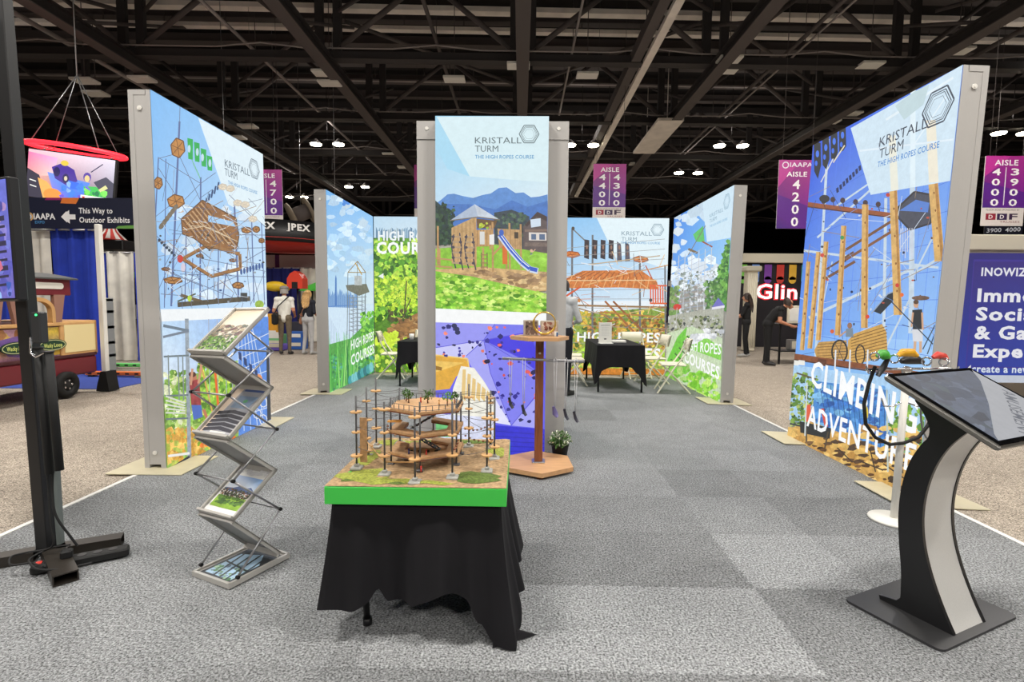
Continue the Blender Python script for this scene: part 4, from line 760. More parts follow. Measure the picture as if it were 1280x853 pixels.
for cx, cy, rx, ry, m_ in ((-.24, -.24, .13, .09, M_MGRASS), (-.3, .0, .05, .14, M_MGRASS), (-.12, -.31, .16, .035, M_MGRASS), (.24, -.25, .11, .08, M_MGRASS2), (.3, .12, .055, .12, M_MGRASS), (-.22, .27, .12, .05, M_MGRASS), (.1, .3, .2, .04, M_MGRASS2), (.05, -.33, .1, .02, M_MGRASS), (-.08, -.335, .04, .014, M_MGRASS2), (-.29, -.32, .03, .014, M_MGRASS2)):
    P = [(cx + rx * math.cos(t) * rr.uniform(.75, 1.1), cy + ry * math.sin(t) * rr.uniform(.75, 1.1)) for t in [2 * PI * k / 16 for k in range(16)]]
    P = [(max(-h_ + .002, min(h_ - .002, x)), max(-h_ + .002, min(h_ - .002, y))) for x, y in P]
    a = MB(); Vb = [(x, y, terr(x, y) + .0015) for x, y in P]; a.add(Vb + [(cx, cy, terr(cx, cy) + .009)], [(k, (k + 1) % 16, 16) for k in range(16)], True); a.build('grass_patch', m_, md)
def bpt(px, py, z=0.0): p = on_z(px, py, BZ + z); return (p.x - BX, p.y - BY)
# outer posts with round platforms
posts = [((446, 587), .33, (.06, .165, .255)), ((459, 572), .34, (.03, .09, .18, .27)), ((470.5, 560), .36, (.1, .2, .29)), ((481, 595), .32, (.085, .185, .285)), ((518.8, 605), .315, (.1, .185, .275)), ((565.4, 599), .33, (.1, .185)), ((608.5, 591), .34, (.075, .16, .24)), ((613, 561.5), .3, (.04, .1, .18, .235, .26)), ((540.8, 561.5), .1, ()), ((618, 575), .3, (.06, .19)), ((586, 560), .33, (.1, .2, .26)), ((500, 556), .3, (.2,))]
PT = []
for (px, py), hh, discs in posts:
    x, y = bpt(px, py); x = max(-.34, min(.34, x)); y = max(-.34, min(.34, y)); PT.append((x, y, hh))
    a = MB(); a.cyl((x, y, .004), (x, y, hh), .0042, n=8); po = a.build('post', M_POST, md)
    a = MB(); a.bbox((x, y, .007), (.05, .05, .014), .004); a.bbox((x, y, .02), (.02, .02, .014), .003); a.build('footing', M_CONC, po)
    for k, z in enumerate(discs):
        rz = .02 if k % 2 else .026; a = MB(); a.prism([(x + rz * math.cos(t), y + rz * math.sin(t)) for t in [PI / 4 * i + .3 for i in range(8)]], z, z + .006); a.build('platform', M_DISC, po)
# hexagonal tower with three decks
hx, hy = bpt(534, 575); R = .185
def hexp(r, rot=0.0): return [(hx + r * math.cos(PI / 6 + PI / 3 * i + rot), hy + r * math.sin(PI / 6 + PI / 3 * i + rot)) for i in range(6)]
for i, (x, y) in enumerate(hexp(R * .93)):
    a = MB(); a.cyl((x, y, .0), (x, y, .31), .004, n=8); a.bbox((x, y, .006), (.03, .03, .012), .003); a.build('tower_post', M_POST, md)
def ring_deck(z, r0, r1, skip=()):
    a = MB(); o, q = hexp(r0), hexp(r1)
    for i in range(6):
        if i in skip: continue
        j = (i + 1) % 6; a.prism([o[i], o[j], q[j], q[i]], z, z + .009)
    d = a.build('ring_deck', M_DECK, md)
    b = MB()
    for i in range(6):
        if i in skip: continue
        j = (i + 1) % 6; b.hexa([(o[i][0], o[i][1], z - .006), (o[j][0], o[j][1], z - .006), (q[j][0], q[j][1], z - .006), (q[i][0], q[i][1], z - .006), (o[i][0], o[i][1], z), (o[j][0], o[j][1], z), (q[j][0], q[j][1], z), (q[i][0], q[i][1], z)])
    b.build('deck_beam', M_DWOOD, d)
ring_deck(.055, R, R * .6, (1,)); ring_deck(.155, R, R * .62, (1,))
a = MB(); a.prism(hexp(R), .255, .266); dk = a.build('top_deck', M_DECK, md); a = MB(); a.prism(hexp(R * 1.005), .249, .2545); a.build('deck_beam', M_DWOOD, dk)
o = hexp(R * .97)
for i in range(6):
    j = (i + 1) % 6; a = MB()
    for k in range(7): f = k / 6; x, y = o[i][0] + (o[j][0] - o[i][0]) * f, o[i][1] + (o[j][1] - o[i][1]) * f; a.cyl((x, y, .266), (x, y, .29), .0018, n=6)
    a.cyl((o[i][0], o[i][1], .289), (o[j][0], o[j][1], .289), .0012, n=5); a.build('railing', M_POST, md)
for z0, z1, s in ((.062, .156, 1), (.162, .256, -1)):
    a = MB(); e = Vector((hx + .06 * s, hy - .03, z0)); f = Vector((hx - .09 * s, hy - .05, z1))
    for k in range(9): p = e.lerp(f, k / 8); a.box(p, (.016, .035, .003))
    for w_ in (-.018, .018): a.cyl(e + Vector((0, w_, 0)), f + Vector((0, w_, 0)), .003, n=6)
    a.build('stair', M_POST, md)
a = MB(); a.prism([(hx - .1, hy + .02), (hx + .1, hy + .02), (hx + .1, hy + .12), (hx - .1, hy + .12)], .002, .05); hut = a.build('ground_hut', M_DECK, md)
for k in range(5): a = MB(); a.box((hx - .08 + k * .04, hy + .018, .025), (.016, .004, .032)); a.build('hut_opening', M_BLACK, hut)
p0 = PT[0]; a = MB(); a.box((p0[0] + .028, p0[1] + .012, .13), (.03, .008, .2)); a.build('climbing_slab', M_DECK, md)
a = MB(); a.box((hx - .13, hy - .09, .205), (.06, .03, .006)); a.build('orange_bridge', mat('model_orange_net', (226, 160, 80), .7), md)
a = MB(); a.prism([(hx - .16, hy + .05), (hx - .03, hy + .03), (hx - .03, hy + .09), (hx - .15, hy + .1)], .11, .114); a.build('cargo_net', mat('model_orange_net', (226, 160, 80), .7), md)
# wires, bridges between posts
def wire(p, q, sag=.0, r=.0011): return [(p[0] + (q[0] - p[0]) * f, p[1] + (q[1] - p[1]) * f, p[2] + (q[2] - p[2]) * f - sag * 4 * f * (1 - f)) for f in [k / 6 for k in range(7)]]
M_WIRE = mat('model_wire', (90, 88, 88), .5)
loop = [0, 1, 2, 11, 10, 7, 9, 6, 5, 4, 3, 0]
for lv in (.1, .19, .28, .32):
    for i, j in zip(loop, loop[1:]):
        p, q = PT[i], PT[j]; z = min(lv, p[2] - .01, q[2] - .01)
        a = MB(); a.tube(wire((p[0], p[1], z), (q[0], q[1], z), .006), .0011, 5); a.build('cable', M_WIRE, md)
for i, k in ((0, 3), (3, 3), (4, 4), (5, 5), (6, 0), (9, 0), (10, 1), (1, 2), (2, 2)):
    p, c = PT[i], hexp(R)[k % 6]
    for z in (.19, .28): a = MB(); a.tube(wire((p[0], p[1], z), (c[0], c[1], z), .008), .0011, 5); a.build('cable', M_WIRE, md)
for i, k, z in ((5, 5, .13), (3, 3, .19), (7, 0, .13), (0, 2, .1), (9, 0, .1)):
    p, c = PT[i], hexp(R)[k]
    for m_ in range(7):
        f = (m_ + .5) / 7; x, y = p[0] + (c[0] - p[0]) * f, p[1] + (c[1] - p[1]) * f; a = MB(); a.bbox((x, y, z - .02 * 4 * f * (1 - f)), (.011, .011, .008), .003); a.build('bridge_block', M_DWOOD if i != 0 else M_DISC, md)
p, q = PT[3], (hx - .02, hy - .18); a = MB(); a.tube([(PT[1][0], PT[1][1], .075), (PT[3][0], PT[3][1], .06), (q[0], q[1], .045)], .003, 6); a.build('rope_slide', M_DISC, md)
for i, (px, py) in enumerate(((450, 560), (592, 560))): pass
M_RED = mat('red_paint', (205, 55, 45), .5)
for x, y, z, s, m_ in ((-.09, .02, .267, 1.0, M_LEAF), (0.0, .02, .267, 1.15, M_LEAF), (.1, -.03, .267, 1.2, mat('model_bright_leaves', (110, 170, 50), .8, noise=.3, scale=80)), (-.11, .06, .267, .9, M_LEAF), (.13, .0, .267, .9, M_LEAF)):
    t = MB(); t.cyl((hx + x, hy + y, z), (hx + x, hy + y, z + .03), .003, n=6); tr = t.build('tree_trunk', M_DWOOD, md); a = MB()
    for k in range(70):
        v = Vector((rr.gauss(0, 1), rr.gauss(0, 1), rr.gauss(0, .8))).normalized() * .024 * s * rr.random() ** .4; c = Vector((hx + x, hy + y, z + .04)) + v; d1 = Vector((rr.uniform(-1, 1), rr.uniform(-1, 1), rr.uniform(-1, 1))).normalized() * .008; d2 = d1.cross(Vector((rr.random(), rr.random(), 1))).normalized() * .0035
        a.quad(c - d1, c + d2, c + d1, c - d2)
    a.build('crown', m_, tr)
for x, y, z, m_ in ((-.035, .03, .267, M_RED), (.06, -.02, .267, M_DISC), (.02, -.13, .062, M_RED), (-.06, -.12, .062, mat('navy_paint', (50, 60, 120), .6)), (0.01, -.2, .01, M_RED)):
    a = MB(); a.cyl((hx + x, hy + y, z), (hx + x, hy + y, z + .018), .004, .003, n=8); a.ball((hx + x, hy + y, z + .022), .0042, 8, 6); a.build('figurine', m_, md)

# ------------------------------------------------------------------ zigzag brochure rack
c0, c1, c2, c3 = Vector((-1.64, 2.49, 0)), Vector((-1.40, 2.34, 0)), Vector((-1.27, 2.66, 0)), Vector((-1.47, 2.79, 0))
mid = (c0 + c1 + c2 + c3) / 4; lv = ((c3 - c0) + (c2 - c1)).normalized(); wv = Vector((lv.y, -lv.x, 0))
rk = empty('brochure_rack', mid, math.atan2(lv.y, lv.x), 'silver zigzag brochure rack with three sloping picture trays', 'brochure rack'); rk.rotation_euler.x = -.025
RL, RW = .128, .135   # half length (local x), half width (local y); local +x goes away from the camera
nodes = [(RL, 1.35), (-RL, 1.13), (RL, .94), (-RL, .72), (RL, .5), (-RL, .32), (RL, .05)]
mir = [(RL, 1.13), (-RL, .94), (RL, .72), (-RL, .52), (RL, .29), (-RL, .04)]
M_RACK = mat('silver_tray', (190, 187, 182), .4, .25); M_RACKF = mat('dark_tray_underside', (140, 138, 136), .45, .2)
def tray_pic(kind):
    A = rect_art(.21, .297); rr = random.Random(kind)
    A.grad([(0, 0), (100, 0), (100, 142), (0, 142)], [(225, 205, 180), (228, 210, 190), (200, 205, 200), (205, 205, 195)])
    if kind == 0:
        A.grad([(0, 0), (100, 0), (100, 60), (0, 60)], [(214, 196, 170), (224, 208, 186), (232, 222, 206), (228, 214, 196)]); A.blobs((0, 55, 100, 95), 50, 7, [(140, 130, 110), (170, 155, 130), (90, 95, 85), (110, 80, 80)], .3, 1.8, rng=rr); A.blobs((0, 92, 100, 142), 90, 7, [(70, 110, 50), (100, 140, 60), (50, 80, 45), (130, 160, 80)], .4, rng=rr)
    if kind == 1:
        A.poly([(0, 0), (100, 0), (100, 142), (0, 142)], (150, 152, 160)); A.poly([(0, 0), (26, 0), (10, 142), (0, 142)], (220, 200, 180)); A.poly([(30, 0), (100, 0), (100, 16), (30, 16)], (70, 90, 140)); A.poly([(30, 30), (90, 30), (84, 66), (28, 66)], (120, 140, 165)); A.ell(60, 45, 7, 5, (90, 160, 110))
        for k in range(5): A.poly([(4, 80 + k * 12), (50, 72 + k * 12), (98, 78 + k * 12), (96, 86 + k * 12), (50, 82 + k * 12), (4, 90 + k * 12)], (52, 52, 62), .3); A.line((6, 92 + k * 12), (94, 88 + k * 12), 2, (190, 190, 196))
        A.poly([(30, 134), (80, 134), (80, 138), (30, 138)], (225, 225, 220))
    if kind == 2:
        A.poly([(0, 0), (100, 0), (100, 142), (0, 142)], (232, 232, 230)); A.grad([(6, 32), (96, 32), (96, 75), (6, 75)], [(190, 205, 235), (120, 170, 230), (220, 232, 245), (225, 230, 240)]); A.poly([(30, 70), (45, 62), (62, 68), (80, 60), (96, 70), (96, 80), (6, 80), (6, 72)], (90, 110, 160)); A.blobs((6, 74, 96, 96), 60, 5, [(60, 60, 50), (90, 70, 50), (70, 90, 50), (150, 100, 70)], .4, rng=rr); A.poly([(6, 95), (96, 95), (96, 128), (6, 128)], (140, 180, 60), .3); A.blobs((14, 96, 90, 116), 26, 7, [(60, 95, 40), (90, 130, 50)], .4, 1.6, rng=rr)
        A.blobs((0, 4, 100, 26), 14, 6, [(205, 205, 208)], .05, 2, rng=rr)
    if kind == 3:
        A.poly([(0, 0), (100, 0), (100, 142), (0, 142)], (60, 62, 66)); A.poly([(8, 40), (60, 20), (92, 60), (92, 135), (8, 135)], (170, 200, 225)); A.blobs((10, 80, 90, 135), 26, 8, [(90, 130, 90), (110, 130, 150), (150, 180, 150)], .3, rng=rr)
        for k in range(4): A.line((10 + k * 22, 20), (40 + k * 20, 140), 5, (60, 66, 74))
        A.line((8, 80), (92, 92), 5, (50, 56, 62))
    return A
def tray(a, b, kind, face_up, over=.012):
    """tray from node a (upper/back) to node b, brochure on the upper face when face_up"""
    p, q = Vector((a[0], 0, a[1])), Vector((b[0], 0, b[1])); e = (q - p); Lx = e.length; e.normalize(); wy = Vector((0, 1, 0)); n_ = wy.cross(e); n_ = n_ if n_.z > 0 else -n_
    M = Matrix((e, wy, n_)).transposed(); c = (p + q) / 2
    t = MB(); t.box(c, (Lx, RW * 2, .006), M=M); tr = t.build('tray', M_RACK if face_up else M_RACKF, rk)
    f = MB(); up = n_ if face_up else -n_
    for s in (-1, 1): f.box(c + wy * (s * (RW - .006)) + up * .006, (Lx, .012, .02), M=M)
    f.box(q - e * .006 + up * .012, (.012, RW * 2, .034), M=M); f.box(p + e * .005 + up * .004, (.01, RW * 2, .016), M=M); f.build('tray_rim', M_RACK, tr)
    if kind is not None:
        o = tray_pic(kind).build('brochure', M_PRINT, tr); sx, sy = (RW * 2 - .03) / .21, (Lx - .03) / .297
        # local u -> across the tray, v -> up the slope, print faces up
        X = wy * (-1 if True else 1); Z = -e; Yv = Z.cross(X)
        m = Matrix((X * sx, Yv, Z * sy)).transposed().to_4x4(); m.translation = q - e * .02 + wy * (RW - .015) + n_ * .0045; o.matrix_local = m
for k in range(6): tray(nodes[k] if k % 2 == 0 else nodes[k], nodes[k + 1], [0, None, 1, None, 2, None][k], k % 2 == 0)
RL = .165
t = MB(); t.box((0, 0, .012), (RL * 2 + .02, RW * 2 + .02, .012)); bt = t.build('base_tray', M_RACK, rk); f = MB()
for s in (-1, 1): f.box((0, s * (RW + .004), .016), (RL * 2 + .02, .014, .026)); f.box((s * (RL + .004), 0, .016), (.014, RW * 2 + .02, .026))
f.build('tray_rim', M_RACK, bt)
o = tray_pic(3).build('brochure', M_PRINT, bt); m = Matrix((Vector((0, -1, 0)) * (RW * 2 - .03) / .21, Vector((0, 0, -1)), Vector((1, 0, 0)) * (RL * 2 - .03) / .297)).transposed().to_4x4(); m.translation = (-RL + .015, RW - .015, .0195); o.matrix_local = m
RL = .128
for s in (-1, 1):
    for a_, b_ in zip(mir, mir[1:]):
        t = MB(); t.cyl((a_[0], s * (RW + .008), a_[1]), (b_[0], s * (RW + .008), b_[1]), .0055, n=8); st = t.build('strut', M_STEEL, rk)
        t = MB(); t.cyl((b_[0], s * (RW + .002), b_[1]), (b_[0], s * (RW + .018), b_[1]), .009, n=10); t.build('pivot', M_RUBBER, st)
    t = MB(); t.cyl((RL, s * (RW + .008), 1.13), (.0, s * (RW + .008), 1.24), .0055, n=8); t.build('strut', M_STEEL, rk)
for z in (1.13, .72, .29): t = MB(); t.cyl((RL, -RW, z), (RL, RW, z), .0045, n=8); t.build('cross_rod', M_STEEL, rk)
for z in (.94, .52): t = MB(); t.cyl((-RL, -RW, z), (-RL, RW, z), .0045, n=8); t.build('cross_rod', M_STEEL, rk)

# ------------------------------------------------------------------ curved touch kiosk
d = Vector((.42, -.908, 0)); e = Vector((.908, .42, 0))     # d: towards the user, e: along the screen's width
ko = Vector((1.885, 2.29, 0)); ks = empty('touch_kiosk', ko, math.atan2(e.y, e.x), 'black and silver touch kiosk with a tilted screen on a curved foot', 'kiosk')
# local: x along e, -y towards user (d)
M_KB = mat('kiosk_black', (26, 26, 28), .35); M_KS = mat('kiosk_silver', (222, 221, 218), .45, .1, noise=.03, scale=200)
def rrect(w_, h_, r, n=6):
    P = []
    for cx, cy, a0 in ((w_ / 2 - r, h_ / 2 - r, 0), (-w_ / 2 + r, h_ / 2 - r, PI / 2), (-w_ / 2 + r, -h_ / 2 + r, PI), (w_ / 2 - r, -h_ / 2 + r, 1.5 * PI)):
        P += [(cx + r * math.cos(a0 + PI / 2 * k / n), cy + r * math.sin(a0 + PI / 2 * k / n)) for k in range(n + 1)]
    return P
a = MB(); a.prism(rrect(.6, .4, .03), 0.001, .012); a.build('base_plate', mat('charcoal_steel', (62, 62, 64), .5, .3), ks).location = (0.02, 0, 0)
# profile in (s, z): s towards the user
def smooth_line(P, m=4):
    Q = []
    for i in range(len(P) - 1):
        p0, p1, p2, p3 = P[max(i - 1, 0)], P[i], P[i + 1], P[min(i + 2, len(P) - 1)]
        for k in range(m): t = k / m; Q.append(tuple(.5 * (2 * p1[j] + (p2[j] - p0[j]) * t + (2 * p0[j] - 5 * p1[j] + 4 * p2[j] - p3[j]) * t * t + (3 * p1[j] - p0[j] - 3 * p2[j] + p3[j]) * t ** 3) for j in (0, 1)))
    return Q + [P[-1]]
front = [(.165, .012), (.12, .1), (.07, .22), (.035, .34), (.02, .46), (.026, .58), (.052, .7), (.095, .8), (.15, .875), (.19, .915)]
back = [(-.13, .012), (-.135, .03), (-.06, .045), (-.045, .065), (-.045, .1), (-.05, .2), (-.068, .34), (-.076, .46), (-.07, .58), (-.045, .7), (-.005, .79), (.02, .83), (.02, .88), (-.01, .94), (-.04, .985), (.03, .975)]
B0 = back; front = smooth_line(front); back = smooth_line(back[3:]); prof = front + (B0[:3] + back)[::-1]
Mx = Matrix(((0, 0, 1, 0), (-1, 0, 0, 0), (0, 1, 0, 0), (0, 0, 0, 1)))   # (s,z,x) -> local (x, -s, z)
for x0, x1 in ((-.125, -.107), (.107, .125)):
    a = MB(); a.prism(prof, x0, x1, Mx); a.build('side_plate', M_KB, ks)
a = MB(); F_ = [(s - .004, z) for s, z in front]; B_ = [(s + .03, z) for s, z in back[4:34]]
a.smooth = True; V = []
for s, z in F_: V += [(-.107, -s, z), (.107, -s, z)]
a.add(V, [(2 * i, 2 * i + 1, 2 * i + 3, 2 * i + 2) for i in range(len(F_) - 1)], True); a.build('front_cladding', M_KS, ks)
a = MB(); V = []
for s, z in B_: V += [(-.107, -s, z), (.107, -s, z)]
a.add(V, [(2 * i + 1, 2 * i, 2 * i + 2, 2 * i + 3) for i in range(len(B_) - 1)], True); a.build('rear_cladding', M_KS, ks)
# screen: corners measured in the world
S1, S2 = Vector((1.60, 2.25, 1.10)), Vector((1.772, 1.875, .885)); sl = (S2 - S1); SLn = sl.length; sl.normalize(); SW = .66; sn = e.cross(sl); sn = sn if sn.z > 0 else -sn
inv = ks.matrix_basis.inverted() if False else (Matrix.Translation(ko) @ Matrix.Rotation(math.atan2(e.y, e.x), 4, 'Z')).inverted()
Ms = Matrix((e, -sl, sn)).transposed(); cen = S1 + e * SW / 2 + sl * SLn / 2
def put(o, M3, loc): m = M3.to_4x4(); m.translation = loc; o.matrix_local = inv @ m
a = MB(); a.bbox((0, 0, -.014), (SW, SLn, .026), .008); o = a.build('screen_housing', mat('kiosk_trim', (120, 118, 114), .35, .5), ks); put(o, Ms, cen)
a = MB(); a.bbox((0, 0, .0015), (SW - .008, SLn - .008, .005), .002); o = a.build('glass', mat('screen_glass', (8, 9, 11), .06, coat=.5), ks); put(o, Ms, cen)
A = rect_art(SW - .05, SLn - .05, 100); yb = 100 * A.H / A.W; rr = random.Random(8)
A.grad([(0, 0), (100, 0), (100, yb), (0, yb)], [(62, 72, 92), (88, 100, 126), (112, 128, 155), (96, 112, 138)], .15)
A.blobs((0, 0, 70, yb), 70, 6, [(70, 82, 106), (88, 102, 130), (110, 124, 150), (78, 96, 110)], .2, 1.6, rng=rr)
A.poly([(100, 0), (100, yb), (0, yb), (6, yb * .92), (50, yb * .55), (86, yb * .2)], (205, 208, 216))  # pale area and slanted lettering: a sign's reflection painted into the screen art
A.text('AMUSEMENT', (94, yb * .36), (30, yb * .97), 9, (120, 126, 140), .01, up=(6, 6))
o = A.build('display', art_material('kiosk_picture_reflection', .55, True), ks); put(o, Matrix((e, -sn, -sl)).transposed(), cen + sn * .0046 - e * (SW / 2 - .025) + sl * (SLn / 2 - .025))
a = MB(); a.bbox((0, 0, -.05), (.2, .2, .05), .01); o = a.build('neck_bracket', M_KB, ks); put(o, Ms, cen - sl * .0)

# ------------------------------------------------------------------ white stand with safety gear behind the kiosk
so = on_z(1117, 651); st = empty('gear_stand', so, 0, 'white pole stand with wire hooks behind the kiosk', 'stand')
a = MB(); a.lathe([(.001, 0), (.14, 0), (.145, .006), (.14, .016), (.03, .022), (.001, .022)], n=28); a.build('round_base', M_WHITE, st)
a = MB(); a.cyl((0, 0, .02), (.02, 0, .98), .021, n=14); a.build('pole', M_WHITE, st)
a = MB(); a.cyl((.02, -.01, .985), (.02, .01, .985), .03, n=12); a.tube([(-.24, 0, .99), (.0, -.01, 1.0), (.3, 0, 1.0)], .008, 8); a.build('cross_bar', M_CHROME, st)
for i, (x0, x1) in enumerate(((.0, -.13), (.03, .15), (-.2, -.24), (.22, .3))):
    z = .78 if i < 2 else .99; a = MB(); a.tube([(x0, 0, z), ((x0 + x1) / 2, -.02, z - .02), (x1, -.03, z - .02), (x1 + (.02 if x1 > 0 else -.02), -.03, z + .03)], .005, 6); a.build('hook', M_CHROME, st)
def world_ring(cx, cy, rx, ry, Y, n=30, t0=0, t1=2 * PI):
    return [at(cx + rx * math.cos(t0 + (t1 - t0) * k / n), cy + ry * math.sin(t0 + (t1 - t0) * k / n), Y + .05 * math.sin(4.0 * k / n)) for k in range(n + 1)]
def loose(name, mb_, m_, label, cat, group=None):
    o = mb_.build(name, m_)
    c = Vector((sum(v[0] for v in mb_.v) / len(mb_.v), sum(v[1] for v in mb_.v) / len(mb_.v), min(v[2] for v in mb_.v)))
    for v in o.data.vertices: v.co -= c
    o.location = c; return tag(o, label, cat, group)
Yg = so.y - .02
a = MB(); P = [at(x, y, Yg) for x, y in ((1094, 458), (1086, 480), (1080, 505), (1082, 530), (1094, 547), (1112, 556), (1130, 554), (1148, 547), (1160, 532), (1168, 516), (1170, 505))]
a.tube(P, .011, 8); loose('safety_cable', a, M_RUBBER, 'thick black safety lanyard looping under the white stand', 'lanyard')
a = MB(); a.tube(world_ring(1164, 518, 13, 33, Yg + .05, 24), .006, 8); loose('rope_loop', a, mat('grey_rope', (120, 120, 122), .7), 'grey rope loop hanging beside the black lanyard', 'rope')
def bar_item(pts, r, col, name, label, cat, Y=Yg):
    a = MB(); a.tube([at(x, y, Y) for x, y in pts], r, 8); return loose(name, a, mat('gear_' + name + str(col[0]), col, .4), label, cat)
bar_item([(1096, 446), (1101, 443), (1106, 444), (1112, 447)], [.012, .03, .034, .012], (70, 160, 55), 'green_pulley', 'green pulley lying on the stand bar', 'pulley')
bar_item([(1122, 445), (1128, 441), (1140, 441), (1147, 445)], [.012, .026, .026, .012], (214, 158, 30), 'yellow_pulley', 'yellow trolley pulley on the middle of the stand bar', 'pulley')
bar_item([(1126, 452), (1133, 450), (1146, 450), (1154, 453)], [.016, .03, .03, .014], (32, 32, 34), 'black_trolley', 'black trolley block hanging under the yellow pulley', 'pulley', Yg + .07)
bar_item([(1166, 447), (1172, 444), (1180, 446), (1184, 449)], [.012, .024, .022, .01], (206, 72, 62), 'red_carabiner', 'red carabiner on the stand bar near the grey post', 'carabiner')
bar_item([(1110, 448), (1104, 460), (1097, 470)], [.012, .02, .014], (26, 28, 34), 'black_strap', 'short black strap hanging beside the green pulley', 'strap')
for k, (x, y) in enumerate(((1093, 446), (1118, 449), (1158, 452), (1180, 453))):
    a = MB(); a.tube(world_ring(x, y, 6, 5, Yg - .03, 14), .0055, 6, False); loose('carabiner', a, M_CHROME, ['small steel carabiner at the outer end of the stand bar', 'steel carabiner between the green and yellow pulleys', 'steel carabiner beside the black trolley', 'steel carabiner under the red carabiner'][k], 'carabiner', 'steel carabiners')

# ------------------------------------------------------------------ wooden rope display post
rp = Vector((.165, 4.25, 0)); rs = empty('rope_display', rp, 0, 'wooden post display on a hexagonal base with hanging ropes', 'display stand')
def hexa2(r, rot): return [(r * math.cos(rot + PI / 3 * i), r * math.sin(rot + PI / 3 * i)) for i in range(6)]
a = MB(); a.prism(hexa2(.315, PI / 6 + .06), .022, .058); a.build('hexagon_base', M_WOOD, rs)
for i in range(0, 6, 2): x, y = hexa2(.26, PI / 6 + .06)[i]; a = MB(); a.cyl((x, y, 0), (x, y, .022), .022, n=10); a.build('foot', M_DWOOD, rs)
x, y = hexa2(.26, PI / 6)[4]; a = MB(); a.cyl((x, y, 0), (x, y, .022), .022, n=10); a.build('foot', M_DWOOD, rs)
a = MB(); a.bbox((0.0, 0, .575), (.068, .068, 1.035), .008); ps = a.build('post', M_DWOOD, rs)
a = MB(); a.bbox((0, 0, .062), (.11, .11, .008), .002); a.build('foot_flange', M_STEEL, ps); a = MB(); a.cyl((0, -.034, .98), (0, -.04, .98), .009, n=10); a.build('bolt', M_CHROME, ps)
a = MB(); a.prism(hexa2(.245, .1), 1.093, 1.122); a.build('hexagon_shelf', M_WOOD, rs)
a = MB(); a.cyl((-.31, -.03, .935), (.37, -.03, .915), .012, n=10); a.build('dowel', M_STEEL, rs)
M_ROPE = mat('white_cord', (205, 205, 208), .8); M_PADD = mat('purple_hold', (122, 112, 165), .5); M_PADK = mat('dark_hold', (60, 60, 72), .5)
for x, zb, m_ in ((-.24, .52, M_PADK), (-.13, .46, M_PADK), (.13, .45, M_PADD), (.22, .43, M_PADK), (.3, .41, M_PADK)):
    a = MB(); s_ = .012
    a.cyl((x - s_, -.045, .925), (x - .003, -.045, zb + .06), .0028, n=6); a.cyl((x + s_, -.045, .925), (x + .003, -.045, zb + .06), .0028, n=6); a.tube([(x - s_, -.045, .925), (x, -.03, .945), (x + s_, -.045, .925)], .0028, 6); cd = a.build('cord', M_ROPE, rs)
    a = MB(); a.tube([(x - .012, -.045, zb + .09), (x + .004, -.045, zb + .03), (x + .022, -.045, zb)], [.01, .024 if m_ is M_PADD else .014, .012], 8); a.build('hold', m_, cd)
# things on the shelf
zz = 1.1225
def framed(name, x, y, w_, h_, rz, label, cols, seed):
    t = empty(name, rp + Vector((x, y, zz)), rz, label, 'box'); a = MB(); a.bbox((0, 0, h_ / 2), (w_, .05, h_), .003); a.build('box_body', mat('pale_card_box', (178, 166, 152), .7, noise=.06), t)
    A = rect_art(w_ - .02, h_ - .02); hh = 100 * (h_ - .02) / (w_ - .02); A.poly([(0, 0), (100, 0), (100, hh), (0, hh)], cols[0]); A.blobs((0, 0, 100, hh), 24, 12, cols, .2, rng=random.Random(seed)); o = A.build('picture', M_PRINT, t); o.location = (-w_ / 2 + .01, -.0265, .01); return t
framed('picture_box', -.075, .03, .12, .13, .15, 'small card box with a dark picture on the rope display shelf', [(110, 92, 84), (60, 48, 46), (150, 130, 118), (200, 190, 180)], 3)
framed('picture_box', .08, .05, .15, .125, -.1, 'small card box with a reddish picture on the rope display shelf', [(196, 176, 160), (120, 62, 50), (150, 96, 80), (214, 200, 186)], 4)
a = MB(); a.bbox((0, 0, .02), (.032, .03, .04), .004); o = a.build('cube_tag', M_WHITE); o.location = rp + Vector((.13, -.06, zz)); tag(o, 'tiny white and blue block at the front of the shelf', 'block')
b = MB(); b.bbox((.008, -.0155, .02), (.014, .002, .034), .001); b.build('blue_side', mat('steel_blue', (50, 90, 140), .5), o)
a = MB(); a.tube([(.09 * math.cos(t), .0, .105 + .09 * math.sin(t)) for t in [2 * PI * k / 28 for k in range(28)]], [.009 if k > 12 else .006 for k in range(28)], 8, True)
o = a.build('ring', mat('gold_brass', (205, 170, 80), .3, .7)); o.location = rp + Vector((.035, -.04, zz + .004)); tag(o, 'brass ring standing upright on the rope display shelf', 'ring')

# potted plant
pp = Vector((.37, 4.53, 0)); pl = empty('potted_plant', pp, 0, 'small potted plant with white blossoms at the foot of the tower', 'plant')
a = MB(); a.lathe([(.001, 0), (.06, 0), (.078, .12), (.082, .12), (.082, .13), (.07, .13), (.068, .11), (.001, .11)], n=20); a.build('pot', M_RUBBER, pl)
rr = random.Random(21); a = MB(); b = MB()
for k in range(420):
    v = Vector((rr.gauss(0, 1), rr.gauss(0, 1), abs(rr.gauss(0, 1)))).normalized() * .115 * rr.random() ** .35; v.z = v.z * 1.1 + .13; d1 = Vector((rr.uniform(-1, 1), rr.uniform(-1, 1), rr.uniform(-.6, 1))).normalized() * .02; d2 = d1.cross(Vector((rr.random(), rr.random(), 1))).normalized() * .008
    (b if k % 3 == 0 and v.length > .15 else a).quad(v - d1, v + d2, v + d1, v - d2)
tag(a.build('foliage', mat('plant_leaf', (84, 128, 58), .6, noise=.3, scale=40), pl), kind='stuff'); tag(b.build('blossoms', mat('plant_blossom', (232, 234, 214), .7), pl), kind='stuff')
